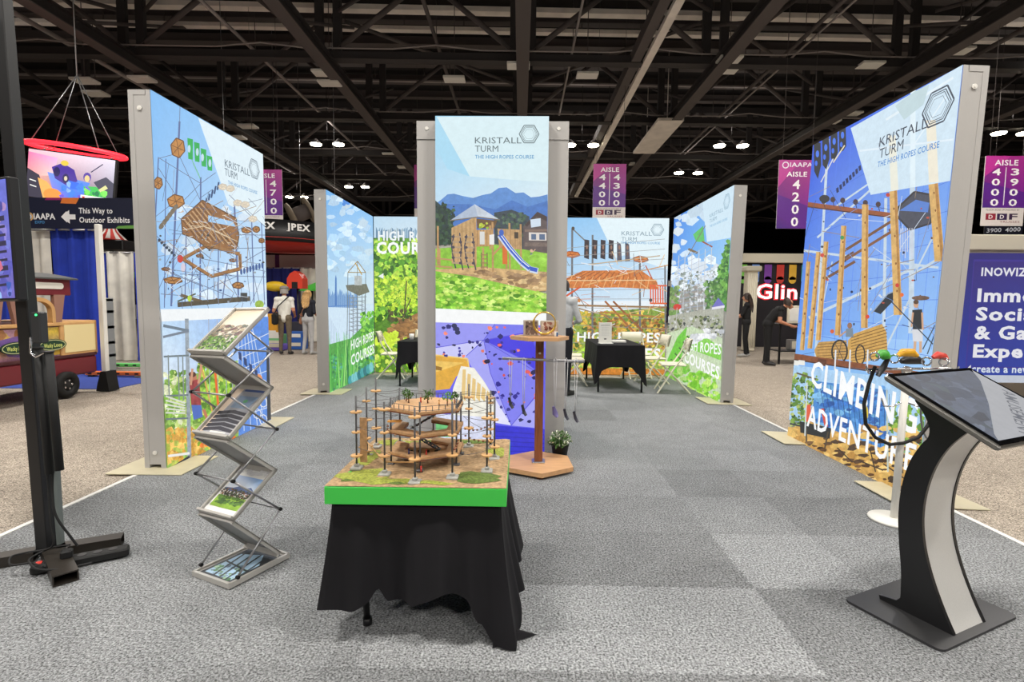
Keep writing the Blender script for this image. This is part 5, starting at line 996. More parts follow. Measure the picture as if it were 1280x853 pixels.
for k in range(5): t = k * 1.3; a = MB(); a.tube([(0, 0, .1), (.03 * math.cos(t), .03 * math.sin(t), .18), (.07 * math.cos(t), .07 * math.sin(t), .24)], .003, 5); a.build('stem', M_LEAF, pl)

# ------------------------------------------------------------------ screen on a black post
tp = Vector((-2.555, 2.63, 0)); tv = empty('screen_stand', tp, 0, 'black steel post stand with crossed tube feet and wall-mounted screen', 'screen stand')
a = MB(); a.bbox((0, 0, 1.9), (.066, .06, 3.74), .004); po = a.build('post', M_BLACK, tv); po.rotation_euler.y = -.02; po.location.x = .012
def hollow(mb_, a_, b_, w_, h_, t_=.006):
    a_, b_ = Vector(a_), Vector(b_); dd = (b_ - a_).normalized(); s_ = Vector((-dd.y, dd.x, 0)); z_ = Vector((0, 0, 1)); M = Matrix((dd, s_, z_)).transposed(); c = (a_ + b_) / 2; Ln = (b_ - a_).length
    for sg in (-1, 1): mb_.box(c + s_ * (sg * (w_ / 2 - t_ / 2)), (Ln, t_, h_), M=M); mb_.box(c + z_ * (sg * (h_ / 2 - t_ / 2)), (Ln, w_ - t_ * 2, t_), M=M)
M_TUBE = mat('bronze_black_tube', (48, 43, 38), .45, .2)
a = MB(); hollow(a, (-.11, .14, .03), (.34, -.25, .03), .1, .055); a.build('foot_tube', M_TUBE, tv)
a = MB(); hollow(a, (-.4, -.22, .03), (-.03, -.02, .03), .085, .055); a.build('foot_tube', M_TUBE, tv); a = MB(); hollow(a, (.05, .03, .03), (.3, .16, .03), .085, .055); a.build('foot_tube', M_TUBE, tv)
# screen
def screen(z0, z1, W, p_edge, ang, seed, name='display_panel'):
    """right edge at p_edge (local), extending along -x rotated by ang"""
    g_ = bpy.data.objects.new('mount_arm', None)
    Hh = z1 - z0; R3 = Matrix.Rotation(ang, 4, 'Z'); base = Matrix.Translation(Vector(p_edge) + Vector((0, 0, z0))) @ R3
    a = MB(); a.bbox((-W / 2, .03, Hh / 2), (W, .05, Hh), .008); o = a.build('display_housing', M_BLACK, tv); o.matrix_local = base
    A = rect_art(W - .03, Hh - .03); hh = 100 * A.H / A.W; rr = random.Random(seed)
    A.grad([(0, 0), (100, 0), (100, hh), (0, hh)], [(70, 80, 190), (110, 120, 225), (120, 110, 200), (50, 60, 140)], .15); A.blobs((0, 0, 100, hh), 50, 6, [(120, 130, 225), (150, 140, 225), (90, 90, 190), (190, 150, 210), (80, 90, 170)], .2, rng=rr)
    for x in (46, 60, 74, 86): A.line((x, hh * .3), (x, hh * .95), 1.2, (40, 40, 80))
    for k in range(9): A.line((42, hh * (.36 + .07 * k)), (96, hh * (.32 + .07 * k)), 1.6 if k % 3 else 3, (44, 40, 76)); A.line((46 + k * 5, hh * .4), (52 + k * 4, hh * .9), .7, (60, 50, 100))
    A.blobs((0, hh * .86, 100, hh), 50, 3, [(40, 60, 140), (70, 110, 210), (150, 190, 240), (30, 36, 80)], .2, rng=rr)
    A.poly([(0, hh * .8), (60, hh * .78), (70, hh * .86), (0, hh * .88)], (190, 200, 240)); A.blobs((60, hh * .55, 90, hh * .75), 12, 4, [(190, 80, 130), (220, 110, 140)], .2, rng=rr)
    q_ = A.build('display', M_SCREEN, o); q_.matrix_local = Matrix.Translation((-W + .015, .0035, .015))
    return o
pe = at(33, 380, 2.52) - tp; o = screen(1.385, 2.0, .85, (pe.x - .05, pe.y, 0), -.3, 2); o.rotation_euler.y = -.025
a = MB(); a.bbox((.03, .05, .3), (.05, .05, .66), .012); a.bbox((.035, .04, -.02), (.065, .06, .1), .01); b = a.build('side_bracket', mat('grey_green_bracket', (112, 120, 118), .5), tv); b.matrix_local = o.matrix_local.copy()
screen(2.25, 2.95, 1.0, (-.2, -.16, 0), -.35, 5)
bx = Vector((.075, -.03, 0))
a = MB(); a.bbox((bx.x + .02, bx.y - .02, 1.25), (.05, .05, .16), .006); pb = a.build('power_box', mat('anthracite_plastic', (42, 43, 46), .5), tv)
a = MB(); a.cyl((bx.x + .03, bx.y - .045, 1.315), (bx.x + .03, bx.y - .048, 1.315), .005, n=8); a.build('status_light', mat('green_led', (60, 240, 120), .4, emit=3.0), pb)
for k, (x, z0, z1, r) in enumerate(((.072, .48, 1.14, .02), (.125, .5, 1.12, .02))):
    a = MB(); a.cyl((x + .02, -.04, z0), (x, -.04, z1), r, n=10); tb_ = a.build('folded_pole', M_RUBBER, tv); a = MB(); a.cyl((x, -.04, z1), (x, -.04, z1 + .008), r * 1.15, n=10); a.build('end_cap', M_BLACK, tb_)
a = MB(); a.tube([(.055, -.06, 1.2), (.06, -.07, 1.12), (.09, -.075, 1.1), (.12, -.06, 1.12)], .006, 6); a.build('wire_clip', M_CHROME, tv)
def cable(name, pts, r, label, par=tv):
    from mathutils.geometry import interpolate_bezier
    P = [Vector(p) for p in pts]; Q = []
    for i in range(len(P) - 1):
        a0 = P[max(i - 1, 0)]; a1, a2 = P[i], P[i + 1]; a3 = P[min(i + 2, len(P) - 1)]
        Q += interpolate_bezier(a1, a1 + (a2 - a0) / 6, a2 - (a3 - a1) / 6, a2, 8)[:-1]
    Q.append(P[-1]); a = MB(); a.tube(Q, r, 8); return a.build(name, M_RUBBER, par)
cable('power_cable', [(.1, -.03, .5), (.1, -.04, .38), (.12, -.05, .26), (.17, -.03, .14), (.2, -.02, .08)], .006, '')
cable('power_cable', [(.07, -.03, .5), (.08, -.04, .36), (.1, -.06, .22), (.11, -.07, .1), (.0, -.1, .08), (-.06, -.12, .066), (.02, -.2, .066), (.1, -.18, .066), (.2, -.22, .07)], .005, '')
cable('power_cable', [(.17, -.03, .09), (.09, -.06, .085), (.06, -.14, .07), (.12, -.2, .07), (.2, -.24, .068), (.28, -.2, .05), (.34, -.1, .03)], .005, '')
ps = empty('power_strip', on_z(103, 706), math.radians(33), 'black power strip lying on the foot tube of the screen stand', 'power strip')
a = MB(); a.bbox((0, 0, .03), (.4, .075, .045), .008); a.build('strip_body', M_RUBBER, ps)
for k in range(5): a = MB(); a.cyl((-.13 + k * .065, 0, .0525), (-.13 + k * .065, 0, .055), .02, n=14); a.build('socket', M_BLACK, ps)
a = MB(); a.bbox((-.17, 0, .055), (.025, .03, .006), .002); a.build('switch', M_RED, ps); a = MB(); a.bbox((-.06, 0, .075), (.05, .05, .045), .008); a.build('plug', M_RUBBER, ps)
# ------------------------------------------------------------------ tables and chairs at the back of the booth
def clothed_table(cx, cy, hx, hy, z, hemf, flf, lab_t, lab_c, seed):
    t = empty('folding_table', (cx, cy, 0), 0, lab_t, 'table', 'tables under black cloths')
    a = MB(); a.bbox((0, 0, z - .02), (hx * 2 - .02, hy * 2 - .02, .03), .006); a.build('tabletop', M_BLACK, t)
    for x in (-1, 1):
        for y in (-1, 1): a = MB(); a.cyl((x * (hx - .03), y * (hy - .03), z - .03), (x * (hx - .03), y * (hy - .03), 0), .016, n=8); a.build('leg', M_BLACK, t)
    a = MB(); skirt_cloth(a, cx, cy, hx, hy, z + .002, hemf, flf, 120, 8, .012, seed); return tag(a.build('tablecloth', M_CLOTH), lab_c, 'tablecloth', 'black tablecloths')
TZ = .74
hm = interp([(0, .12), (.12, .36), (.3, .4), (.7, .4), (.85, .3), (1.0, .1), (1.15, .36), (1.8, .4), (2, .12), (2.2, .4), (2.8, .4), (3.0, .12), (3.15, .38), (3.8, .4), (4, .12)]); fl = interp([(0, .06), (.5, .01), (1, .06), (1.5, .01), (2, .05), (4, .05)])
clothed_table(1.58, 8.72, .37, .74, TZ, hm, fl, 'long folding table beside the right white chairs at the back', 'black cloth over the table in front of the orange platform picture', 3)
clothed_table(-1.63, 8.86, .38, .52, TZ, hm, fl, 'long folding table before the green bush wall', 'black cloth over the table in front of the green bush wall', 5)
A = rect_art(.2, .3); A.poly([(0, 0), (100, 0), (100, 150), (0, 150)], (236, 234, 228)); A.poly([(10, 8), (90, 8), (90, 16), (10, 16)], (190, 190, 186)); A.poly([(40, 118), (60, 118), (60, 128), (40, 128)], (70, 70, 74))
for k in range(8): A.line((16, 30 + k * 9), (84, 30 + k * 9), 2, (200, 200, 196))
b_ = empty('brochure_holder', at(757, 433, 8.3).xy.to_3d() + Vector((0, 0, TZ + .004)), .2, 'white upright leaflet holder on the black table', 'leaflet holder')
a = MB(); a.bbox((0, .03, .17), (.22, .012, .34), .004); a.bbox((0, 0, .006), (.22, .14, .012), .004); a.build('holder_body', M_WHITE, b_); o = A.build('leaflet', M_PRINT, b_); o.location = (-.1, .0235, .02)
a = MB(); a.bbox((0, 0, .012), (.3, .21, .024), .003); a.bbox((.02, .01, .03), (.26, .19, .012), .003); o = a.build('paper_stack', M_WHITE); o.location = (1.62, 8.62, TZ + .004); tag(o, 'flat white paper stack beside the leaflet holder', 'paper stack')
a = MB(); a.lathe([(.001, 0), (.035, 0), (.042, .1), (.038, .1), (.03, .008), (.001, .008)], n=16); o = a.build('paper_cup', M_WHITE); o.location = (-1.86, 8.75, TZ + .004); tag(o, 'white cup on the black table by the bush wall', 'cup')

M_CHAIR = mat('cream_chair_plastic', (222, 216, 198), .5)
def folding_chair():
    t = empty('folding_chair', (0, 0, 0), 0)
    for s in (-.21, .21):
        a = MB(); a.tube([(s, .24, .84), (s, .16, .62), (s, -.02, .36), (s, -.24, .0)], .013, 8); a.build('long_leg', M_CHAIR, t)
        a = MB(); a.tube([(s * .88, -.16, .44), (s * .88, .06, .22), (s * .88, .26, .0)], .013, 8); a.build('rear_leg', M_CHAIR, t)
    a = MB(); V = []; n = 8
    for j in range(2):
        for i in range(n + 1):
            f = i / n * 2 - 1
            for y in (0, .018): V.append((f * .215, .2 + .045 * j + .03 * (1 - f * f) + y, .66 + .19 * j))
    q = 2 * (n + 1); a.add(V, [(2 * i, 2 * i + 2, q + 2 * i + 2, q + 2 * i) for i in range(n)] + [(2 * i + 1, q + 2 * i + 1, q + 2 * i + 3, 2 * i + 3) for i in range(n)] + [(q + 2 * i, q + 2 * i + 2, q + 2 * i + 3, q + 2 * i + 1) for i in range(n)] + [(2 * i, 2 * i + 1, 2 * i + 3, 2 * i + 2) for i in range(n)], True); a.build('backrest', M_CHAIR, t)
    a = MB(); a.bbox((0, 0, .445), (.4, .38, .03), .012); a.build('seat', M_CHAIR, t)
    a = MB(); a.cyl((-.21, -.19, .075), (.21, -.19, .075), .009, n=6); a.build('front_stretcher', M_CHAIR, t)
    a = MB(); a.cyl((-.185, .2, .07), (.185, .2, .07), .009, n=6); a.build('rear_stretcher', M_CHAIR, t)
    return t
ch0 = folding_chair()
for i, (x, y, rz, lab) in enumerate([(2.42, 8.12, -PI / 2 - .15, 'white folding chair standing clear beside the park picture wall'), (.9, 8.75, PI / 2, 'white folding chair between the tower and the black table'), (2.32, 9.0, -PI / 2 + .1, 'white folding chair tucked behind the nearest chair by the park wall'), (2.2, 9.66, .2, 'white folding chair in the corner beside the orange platform picture'), (.95, 9.4, PI / 2 - .1, 'white folding chair deeper behind the table on the tower side'), (-2.33, 9.3, PI / 2 + .1, 'white folding chair nearest the skyline wall'), (-1.8, 9.68, .05, 'white folding chair between the black table and the bush wall')]):
    o = ch0 if i == 0 else copy_tree(ch0); o.location = (x, y, 0); o.rotation_euler = (0, 0, rz); tag(o, lab, 'chair', 'white folding chairs')

# ------------------------------------------------------------------ people
def capsule(mb_, a, b, ra, rb, n=12):
    a, b = Vector(a), Vector(b); d = b - a
    if d.length < 1e-5: d = Vector((0, 0, 1e-4))
    q = d.normalized().to_track_quat('Z', 'Y'); X, Y, Z = q @ Vector((1, 0, 0)), q @ Vector((0, 1, 0)), q @ Vector((0, 0, 1)); V = []; m = 5; rows = []
    for k in range(m + 1): t = -PI / 2 + PI / 2 * k / m; rows.append((a, ra, t))
    for k in range(m + 1): t = PI / 2 * k / m; rows.append((b, rb, t))
    for c, r, t in rows:
        for i in range(n): w_ = 2 * PI * i / n; V.append(c + (X * math.cos(w_) + Y * math.sin(w_)) * (r * max(math.cos(t), .02)) + Z * (r * math.sin(t)))
    R_ = len(rows); mb_.add(V, [(k * n + i, k * n + (i + 1) % n, k * n + n + (i + 1) % n, k * n + n + i) for k in range(R_ - 1) for i in range(n)] + [tuple(range(n - 1, -1, -1)), tuple((R_ - 1) * n + i for i in range(n))])
def person(loc, rz, label, J, look, hair=None, scale=1.0, voxel=.011):
    """J: joint overrides (figure faces -y, metres); look: materials for skin, shirt, legs, shoes"""
    D = dict(pelvis=(0, 0, .95), waist=(0, 0, 1.08), chest=(0, -.01, 1.3), neck=(0, .01, 1.48), head=(0, -.02, 1.63), face=(0, -1, 0))
    for s, n_ in ((-1, 'R'), (1, 'L')):
        D.update({'sh' + n_: (s * .175, .01, 1.42), 'el' + n_: (s * .235, .04, 1.14), 'wr' + n_: (s * .24, -.06, .9), 'hip' + n_: (s * .085, 0, .92), 'kn' + n_: (s * .1, -.01, .5), 'an' + n_: (s * .11, .02, .085), 'toe' + n_: (s * .13, -.15, .03)})
    D.update(J); D = {k: (Vector(v) if isinstance(v, (tuple, list, Vector)) else v) for k, v in D.items()}; f = D['face'].normalized(); mb_ = MB(); prim = []
    def C(a, b, ra, rb, tg): capsule(mb_, a, b, ra, rb); prim.append((Vector(a), Vector(b), ra, rb, tg))
    sx = Vector((.085, 0, 0))
    C(D['pelvis'] - sx * .8, D['pelvis'] + sx * .8, .115, .115, 'legs'); C(D['waist'] - sx * .6, D['waist'] + sx * .6, .105, .105, 'shirt'); C(D['waist'] + Vector((-.05, 0, 0)), D['chest'] + Vector((-.065, 0, 0)), .105, .12, 'shirt'); C(D['waist'] + Vector((.05, 0, 0)), D['chest'] + Vector((.065, 0, 0)), .105, .12, 'shirt')
    C(D['pelvis'], D['waist'], .125, .11, 'shirt' if look.get('untucked') else 'legs'); C(D['shR'], D['shL'], .075, .075, 'shirt'); C(D['chest'], D['neck'], .1, .062, 'shirt'); C(D['neck'], D['head'], .052, .055, 'skin')
    h = D['head']; up = Vector((0, 0, 1)); C(h + f * -.015 + up * .02, h + f * .012 + up * .03, .088, .08, 'skin'); C(h + f * .03 + up * -.01, h + f * .045 + up * -.06, .062, .04, 'skin'); C(h + f * .09 + up * .0, h + f * .108 + up * -.022, .011, .014, 'skin'); sd = f.cross(up).normalized()
    for s in (-1, 1): C(h + sd * (.082 * s) + up * .0, h + sd * (.085 * s) + up * -.03, .016, .012, 'skin')
    for n_, s in (('R', -1), ('L', 1)):
        C(D['sh' + n_], D['el' + n_], .058, .043, 'shirt' if look.get('sleeve', .6) >= 1 else 'arm' + n_); C(D['el' + n_], D['wr' + n_], .041, .029, 'shirt' if look.get('sleeve', .6) >= 2 else 'skin')
        C(D['hip' + n_], D['kn' + n_], .09, .06, 'legs'); C(D['kn' + n_], D['an' + n_], .058, .042, 'legs'); C(D['an' + n_] - up * .03, D['toe' + n_], .043, .036, 'shoes'); C(D['an' + n_] - up * .045 + (D['an' + n_] - D['toe' + n_]).normalized() * .03, D['toe' + n_], .038, .034, 'shoes')
        w_ = D['wr' + n_]; fd = D.get('hand' + n_, (w_ - D['el' + n_])).normalized(); pn = fd.cross(Vector((0, 1, .2))).normalized(); lat = fd.cross(pn).normalized()
        C(w_, w_ + fd * .075, .027, .034, 'skin')
        for k in range(4):
            b0 = w_ + fd * .095 + lat * (.021 * (k - 1.5)); ln = (.06, .072, .066, .05)[k]; b1 = b0 + fd * ln * .55 + pn * (.012 * -s); b2 = b1 + fd * ln * .45 + pn * (.03 * -s); C(b0 - fd * .02, b1, .0105, .0095, 'skin'); C(b1, b2, .0095, .0085, 'skin')
        b0 = w_ + fd * .035 + lat * -.028; b1 = b0 + fd * .035 - lat * .025; C(b0, b1, .012, .0105, 'skin'); C(b1, b1 + fd * .03 - lat * .006, .0105, .009, 'skin')
    me = mb_.mesh('body_cage'); tmp = bpy.data.objects.new('body_cage', me); COL.objects.link(tmp); m = tmp.modifiers.new('union', 'REMESH'); m.mode = 'VOXEL'; m.voxel_size = voxel; sm = tmp.modifiers.new('soft', 'SMOOTH'); sm.factor = .5; sm.iterations = 3
    ev = bpy.data.meshes.new_from_object(tmp.evaluated_get(bpy.context.evaluated_depsgraph_get())); bpy.data.objects.remove(tmp); bpy.data.meshes.remove(me)
    n = len(ev.polygons); c = np.zeros(n * 3); ev.polygons.foreach_get('center', c); c = c.reshape(-1, 3); best = np.full(n, 9.0); idx = np.zeros(n, int)
    names = ['skin', 'shirt', 'legs', 'shoes']
    for a, b, ra, rb, tg in prim:
        A_, B_ = np.array(a), np.array(b); d = B_ - A_; t = np.clip(((c - A_) @ d) / max(d @ d, 1e-9), 0, 1); dist = np.linalg.norm(c - (A_ + t[:, None] * d), axis=1) - (ra + (rb - ra) * t); w_ = dist < best; best = np.where(w_, dist, best)
        if tg.startswith('arm'): v = np.where(t < look.get('sleeve', .6), 1, 0)
        else: v = np.full(n, names.index(tg))
        idx = np.where(w_, v, idx)
    ev.materials.clear()
    for k in names: ev.materials.append(look[k])
    ev.polygons.foreach_set('material_index', idx.astype('i')); ev.polygons.foreach_set('use_smooth', np.ones(n, bool)); ev.name = 'body'
    root = empty('person', loc, rz, label, 'person'); root.scale = (scale,) * 3; o = bpy.data.objects.new('body', ev); COL.objects.link(o); o.parent = root
    for s in (-1, 1):
        a = MB(); a.ball(h + f * .078 + sd * (.032 * s) + up * .022, .0125, 8, 6); a.build('eye', mat('eye_dark', (50, 40, 36), .3), root)
    a = MB(); a.tube([h + f * .081 - up * .055 - sd * .022, h + f * .09 - up * .053, h + f * .081 - up * .055 + sd * .022], .0055, 6); a.build('mouth', mat('lips', (170, 95, 85), .5), root)
    if hair: hair(root, h, f, sd, up)
    return root, D
def hair_cap(root, h, f, sd, up, m_=None, r=.1, low=-.02, back=0.0, fall=0.0, wid=.09):
    a = MB(); M = Matrix((sd, -f, up)).transposed(); V = []; n = 18; mm = 9
    for k in range(mm + 1):
        ph = PI / 2 * (1 - k / mm)
        for i in range(n):
            t = 2 * PI * i / n; y = math.sin(t); p = Vector((.098 * math.cos(ph) * math.cos(t), .108 * math.cos(ph) * y + .012, .115 * math.sin(ph) + .015)); 
            if k == mm: p.z += (-.075 if y > -.35 else .035)
            V.append(h + M @ p)
    a.add(V, [(k * n + i, k * n + n + i, k * n + n + (i + 1) % n, k * n + (i + 1) % n) for k in range(mm) for i in range(n)], True); hr = a.build('hair', m_, root)
    if fall:
        a = MB(); rr = random.Random(3)
        for k in range(16):
            x = wid * (k / 15 * 2 - 1); y0 = .07 + .045 * math.sqrt(max(0, 1 - (k / 15 * 2 - 1) ** 2)); P = [h + M @ Vector((x, y0 * .8, .06)), h + M @ Vector((x * 1.08, y0 + .02, -.06)), h + M @ Vector((x * 1.15, y0 + .05 + rr.uniform(-.01, .01), -.06 - fall * .5)), h + M @ Vector((x * .95, y0 + .05 + rr.uniform(-.015, .015), -.06 - fall * rr.uniform(.85, 1.05)))]; a.tube(P, [.02, .022, .02, .006], 6)
        a.build('long_hair', m_, hr); hr.children[0]['kind'] = 'stuff'
SK = mat('skin_tone', (205, 150, 122), .55); SK2 = mat('tanned_skin', (190, 130, 100), .55)
M_TRK = mat('brown_khaki_cloth', (104, 92, 76), .9, noise=.15, scale=20); M_WSH = mat('white_shirt_cloth', (222, 220, 212), .9, noise=.06, scale=14); M_NAVY = mat('navy_shirt_cloth', (28, 30, 42), .9); M_LGR = mat('light_grey_trousers', (176, 176, 178), .9, noise=.08); M_BLK = mat('black_clothes', (20, 20, 22), .9); M_GSH = mat('grey_shirt_cloth', (190, 192, 194), .9, noise=.12, scale=18); M_SHOE = mat('dark_shoes', (38, 36, 36), .6); M_WSHOE = mat('light_shoes', (160, 160, 158), .6)
M_BLOND = mat('blond_hair', (190, 150, 96), .6, noise=.3, scale=40); M_DKH = mat('dark_brown_hair', (48, 34, 28), .55, noise=.3, scale=40); M_GREYH = mat('grey_hair', (150, 145, 140), .6)
def flat_cap(root, h, f, sd, up):
    hair_cap(root, h, f, sd, up, M_GREYH); M = Matrix((sd, -f, up)).transposed(); a = MB(); a.ball(h + up * .085, (.112, .125, .06), 16, 8, M); c = a.build('cap', mat('grey_tweed', (126, 122, 116), .9, noise=.3, scale=60), root); a = MB(); a.ball(h + up * .075 + f * .11, (.07, .06, .012), 12, 6, M); a.build('peak', MATS['grey_tweed'], c)
pm = on_z(357, 443)
r_, D = person(pm, PI + .15, 'man in a white shirt, khaki trousers and flat cap, seen from behind', dict(wrL=(.2, -.2, 1.02), elL=(.26, .02, 1.12), wrR=(-.2, -.18, 1.02)), dict(skin=SK2, shirt=M_WSH, legs=M_TRK, shoes=M_SHOE, sleeve=.75, untucked=True), flat_cap)
b_ = empty('shoulder_bag', pm, PI + .15, 'black shoulder bag hanging at the capped man\'s hip', 'bag')
a = MB(); a.bbox((.2, .12, .92), (.12, .26, .3), .04); a.build('bag_body', M_BLK, b_); a = MB(); a.tube([(.2, .16, 1.06), (.1, .17, 1.25), (-.1, .12, 1.46), (-.13, .0, 1.5), (-.06, -.14, 1.4), (.12, -.14, 1.15), (.2, .02, 1.04)], .014, 6); a.build('strap', M_BLK, b_)
pw = on_z(386, 443)
person(pw, PI - .25, 'woman with long blond hair in a navy top and pale grey trousers, seen from behind', dict(wrR=(-.18, -.2, 1.02), wrL=(.22, -.16, .98), anL=(.13, .05, .085), toeL=(.16, -.12, .03)), dict(skin=SK, shirt=M_NAVY, legs=M_LGR, shoes=M_WSHOE, sleeve=1.0), lambda *q: hair_cap(*q, M_BLOND, fall=.3), .95)
b_ = empty('shoulder_bag', pw, PI - .25, 'brown strap bag carried by the blond woman', 'bag'); a = MB(); a.bbox((.2, -.02, .86), (.08, .2, .16), .03); a.build('bag_body', mat('tan_leather', (150, 105, 80), .6), b_); a = MB(); a.tube([(.19, .08, .92), (.05, .15, 1.15), (-.12, .09, 1.38), (-.12, .0, 1.42), (.06, -.15, 1.15), (.19, -.1, .92)], .01, 6); a.build('strap', MATS['tan_leather'], b_)
pw2 = on_z(931, 446)
person(pw2, -PI / 2 - .5, 'woman with long dark hair in black clothes standing beside the far grey wall end', dict(elL=(.22, -.1, 1.15), wrL=(.12, -.28, 1.1), elR=(-.22, -.06, 1.15), wrR=(-.1, -.27, 1.06), anR=(-.12, .06, .085), toeR=(-.14, -.1, .03)), dict(skin=SK, shirt=M_BLK, legs=M_BLK, shoes=M_WSHOE, sleeve=1.0, untucked=True), lambda *q: hair_cap(*q, M_DKH, fall=.34), .97)
pm2 = Vector((5.72, 11.9, 0))
person(pm2, PI / 2 - .3, 'man in a black t-shirt leaning over the counter near the log picture wall', dict(chest=(0, -.16, 1.2), neck=(0, -.3, 1.33), head=(0, -.4, 1.42), face=(0, -.85, -.5), shR=(-.175, -.22, 1.29), shL=(.175, -.22, 1.29), elR=(-.24, -.2, 1.02), wrR=(-.18, -.44, .93), elL=(.24, -.22, 1.02), wrL=(.18, -.46, .93), waist=(0, -.05, 1.06)), dict(skin=SK2, shirt=M_BLK, legs=M_BLK, shoes=M_SHOE, sleeve=.65), lambda *q: hair_cap(*q, M_DKH))
person((.63, 7.7, 0), 2.6, 'man in a pale grey shirt and black trousers half hidden behind the tower', dict(elR=(-.26, -.05, 1.14), wrR=(-.1, -.24, 1.1), elL=(.26, -.04, 1.14), wrL=(.1, -.24, 1.12)), dict(skin=SK, shirt=M_GSH, legs=mat('dark_navy_trousers', (24, 26, 34), .9), shoes=M_SHOE, sleeve=2.0, untucked=True), lambda *q: hair_cap(*q, M_DKH), 1.0)

# ------------------------------------------------------------------ hanging aisle banners
def banner(cx, top, wpx, hpx, Y, cols, label, sponsor=.2, rz=0.0, logo_=False):
    p = at(cx, top, Y); s = Y / FPX; W, H = wpx * s, hpx * s; t = empty('aisle_banner', p, rz, label, 'banner', 'purple aisle banners')
    a = MB(); a.box((0, .012, -H / 2), (W, .02, H)); a.build('banner_board', M_WHITE, t)
    A = rect_art(W, H); hh = 100 * H / W; hp = hh * (1 - sponsor)
    A.poly([(0, 0), (100, 0), (100, hh), (0, hh)], (224, 216, 212)); A.grad([(0, 0), (100, 0), (100, hp), (0, hp)], [(150, 40, 130), (175, 50, 140), (110, 40, 150), (70, 40, 130)])
    A.poly([(0, hp * .5), (100, hp * .7), (100, hp), (60, hp), (0, hp * .8)], (95, 40, 140)); A.poly([(0, 0), (60, 0), (0, hp * .4)], (190, 55, 150))
    y0 = hp * .18
    if logo_: A.text('IAAPA', (30, hp * .1), (92, hp * .1), 12, (235, 225, 240), .02); A.ring(18, hp * .075, 8, 8, 3, (235, 225, 240)); y0 = hp * .24
    A.text('AISLE', (22, y0), (78, y0), 13, (245, 240, 245), .02); cp = hp * .13
    for ci, c in enumerate(cols):
        x = 50 if len(cols) == 1 else (28 if ci == 0 else 72)
        for k, ch in enumerate(c): yy = y0 + (hp - y0) * (.24 + .24 * k); A.text(ch, (x - 10, yy - 1), (x + 10, yy - 1), cp, (250, 248, 250), .02)
    if len(cols) == 2: A.line((50, y0 + 5), (50, hp - 6), 2, (240, 235, 240))
    if sponsor:
        yb = hp + (hh - hp) * .55; A.text('FLOOR SIGNS SPONSORED BY', (10, hp + 7), (90, hp + 7), 4.5, (110, 100, 100))
        for k in range(2): A.poly([(10 + k * 27, yb - 10), (34 + k * 27, yb - 10), (34 + k * 27, yb + 5), (10 + k * 27, yb + 5)], (150, 40, 60) if k == 0 else (60, 40, 80)); A.text('D', (17 + k * 27, yb + 2), (27 + k * 27, yb + 2), 9, (235, 230, 230), .02)
        A.text('F', (66, yb + 4), (86, yb + 4), 14, (60, 40, 70), .03); A.text('TRUSSES', (44, yb + 12), (92, yb + 12), 5, (150, 90, 90))
    o = A.build('banner_print', M_PRINT, t); o.location = (-W / 2, -.0005, -H)
    for sx_ in (-.4, .4): a = MB(); a.cyl((sx_ * W, .012, 0), (sx_ * W, .012, 10.8 - p.z), .006, n=6); a.build('hanging_wire', M_BEAM2, t)
    return t
banner(762.5, 205, 40, 65, 16.4, ['4400', '4300'], 'purple hanging banner for aisles 4400 and 4300')
banner(997, 200, 44, 82, 14.0, ['4200'], 'purple hanging banner for aisle 4200 half behind the log wall', 0, 0, True)
banner(1259, 195, 50, 83, 12.3, ['4000', '3900'], 'purple hanging banner for aisles 4000 and 3900 beside the grey post', .26)
banner(332, 212, 40, 75, 15.5, ['47', '4700'], 'purple hanging banner for aisle 4700 above the shoppers', .26)
banner(537, 206, 38, 66, 20.0, ['4600', '4500'], 'purple hanging banner peeking out beside the tower')
t = empty('number_sign', at(1254, 297, 16), 0, 'dark sign with numbers 3900 and 4000 under the aisle banner', 'sign'); W, H = 1.15, .42
a = MB(); a.box((0, .02, H / 2), (W, .03, H)); a.build('sign_board', M_BLACK, t); A = rect_art(W, H); hh = 100 * H / W; A.poly([(0, 0), (100, 0), (100, hh), (0, hh)], (22, 24, 40)); A.text('3900', (6, 24), (44, 22), 11, (225, 230, 240), .01); A.text('4000', (54, 22), (94, 20), 11, (225, 230, 240), .01); o = A.build('sign_print', M_PRINT, t); o.location = (-W / 2, .004, 0)
for x in (-.4, .4): a = MB(); a.cyl((x, .02, H), (x, .02, 10.8 - t.location.z), .006, n=6); a.build('hanging_wire', M_BEAM2, t)

# ------------------------------------------------------------------ INOWIZE sign, counter, orange inflatable
t = empty('display_sign', (5.19, 6.1, 0), 0, 'large blue INOWIZE sign board beyond the kiosk', 'sign'); W, H, z0 = 2.0, 1.52, .5
a = MB(); a.bbox((W / 2, .04, z0 + H / 2), (W, .06, H), .01); a.build('sign_board', mat('navy_laminate', (40, 36, 110), .4), t)
for x in (.25, W - .25): a = MB(); a.bbox((x, .04, z0 / 2), (.06, .06, z0), .006); a.bbox((x, .04, .012), (.1, .4, .024), .006); a.build('leg', M_BLACK, t)
A = rect_art(W, H, 160); hh = 160 * H / W; A.grad([(0, 0), (160, 0), (160, hh), (0, hh)], [(38, 30, 120), (45, 40, 140), (36, 90, 190), (30, 60, 170)])
A.poly([(7, 6), (154, 6), (154, hh - 14), (7, hh - 14)], (58, 44, 150)); A.grad([(8, 8), (153, 8), (153, hh - 15), (8, hh - 15)], [(52, 36, 128), (60, 40, 140), (36, 74, 180), (34, 52, 160)])
A.text('INOWIZE', (15, 21), (62, 21), 7.5, (240, 240, 250), .03)
for k, (s_, w_) in enumerate((('Immersive', 100), ('Social', 60), ('& Gamified', 108), ('Experiences', 118))): A.text(s_, (13, 45 + k * 17.5), (13 + w_, 45 + k * 17.5), 12, (246, 246, 252), .035)
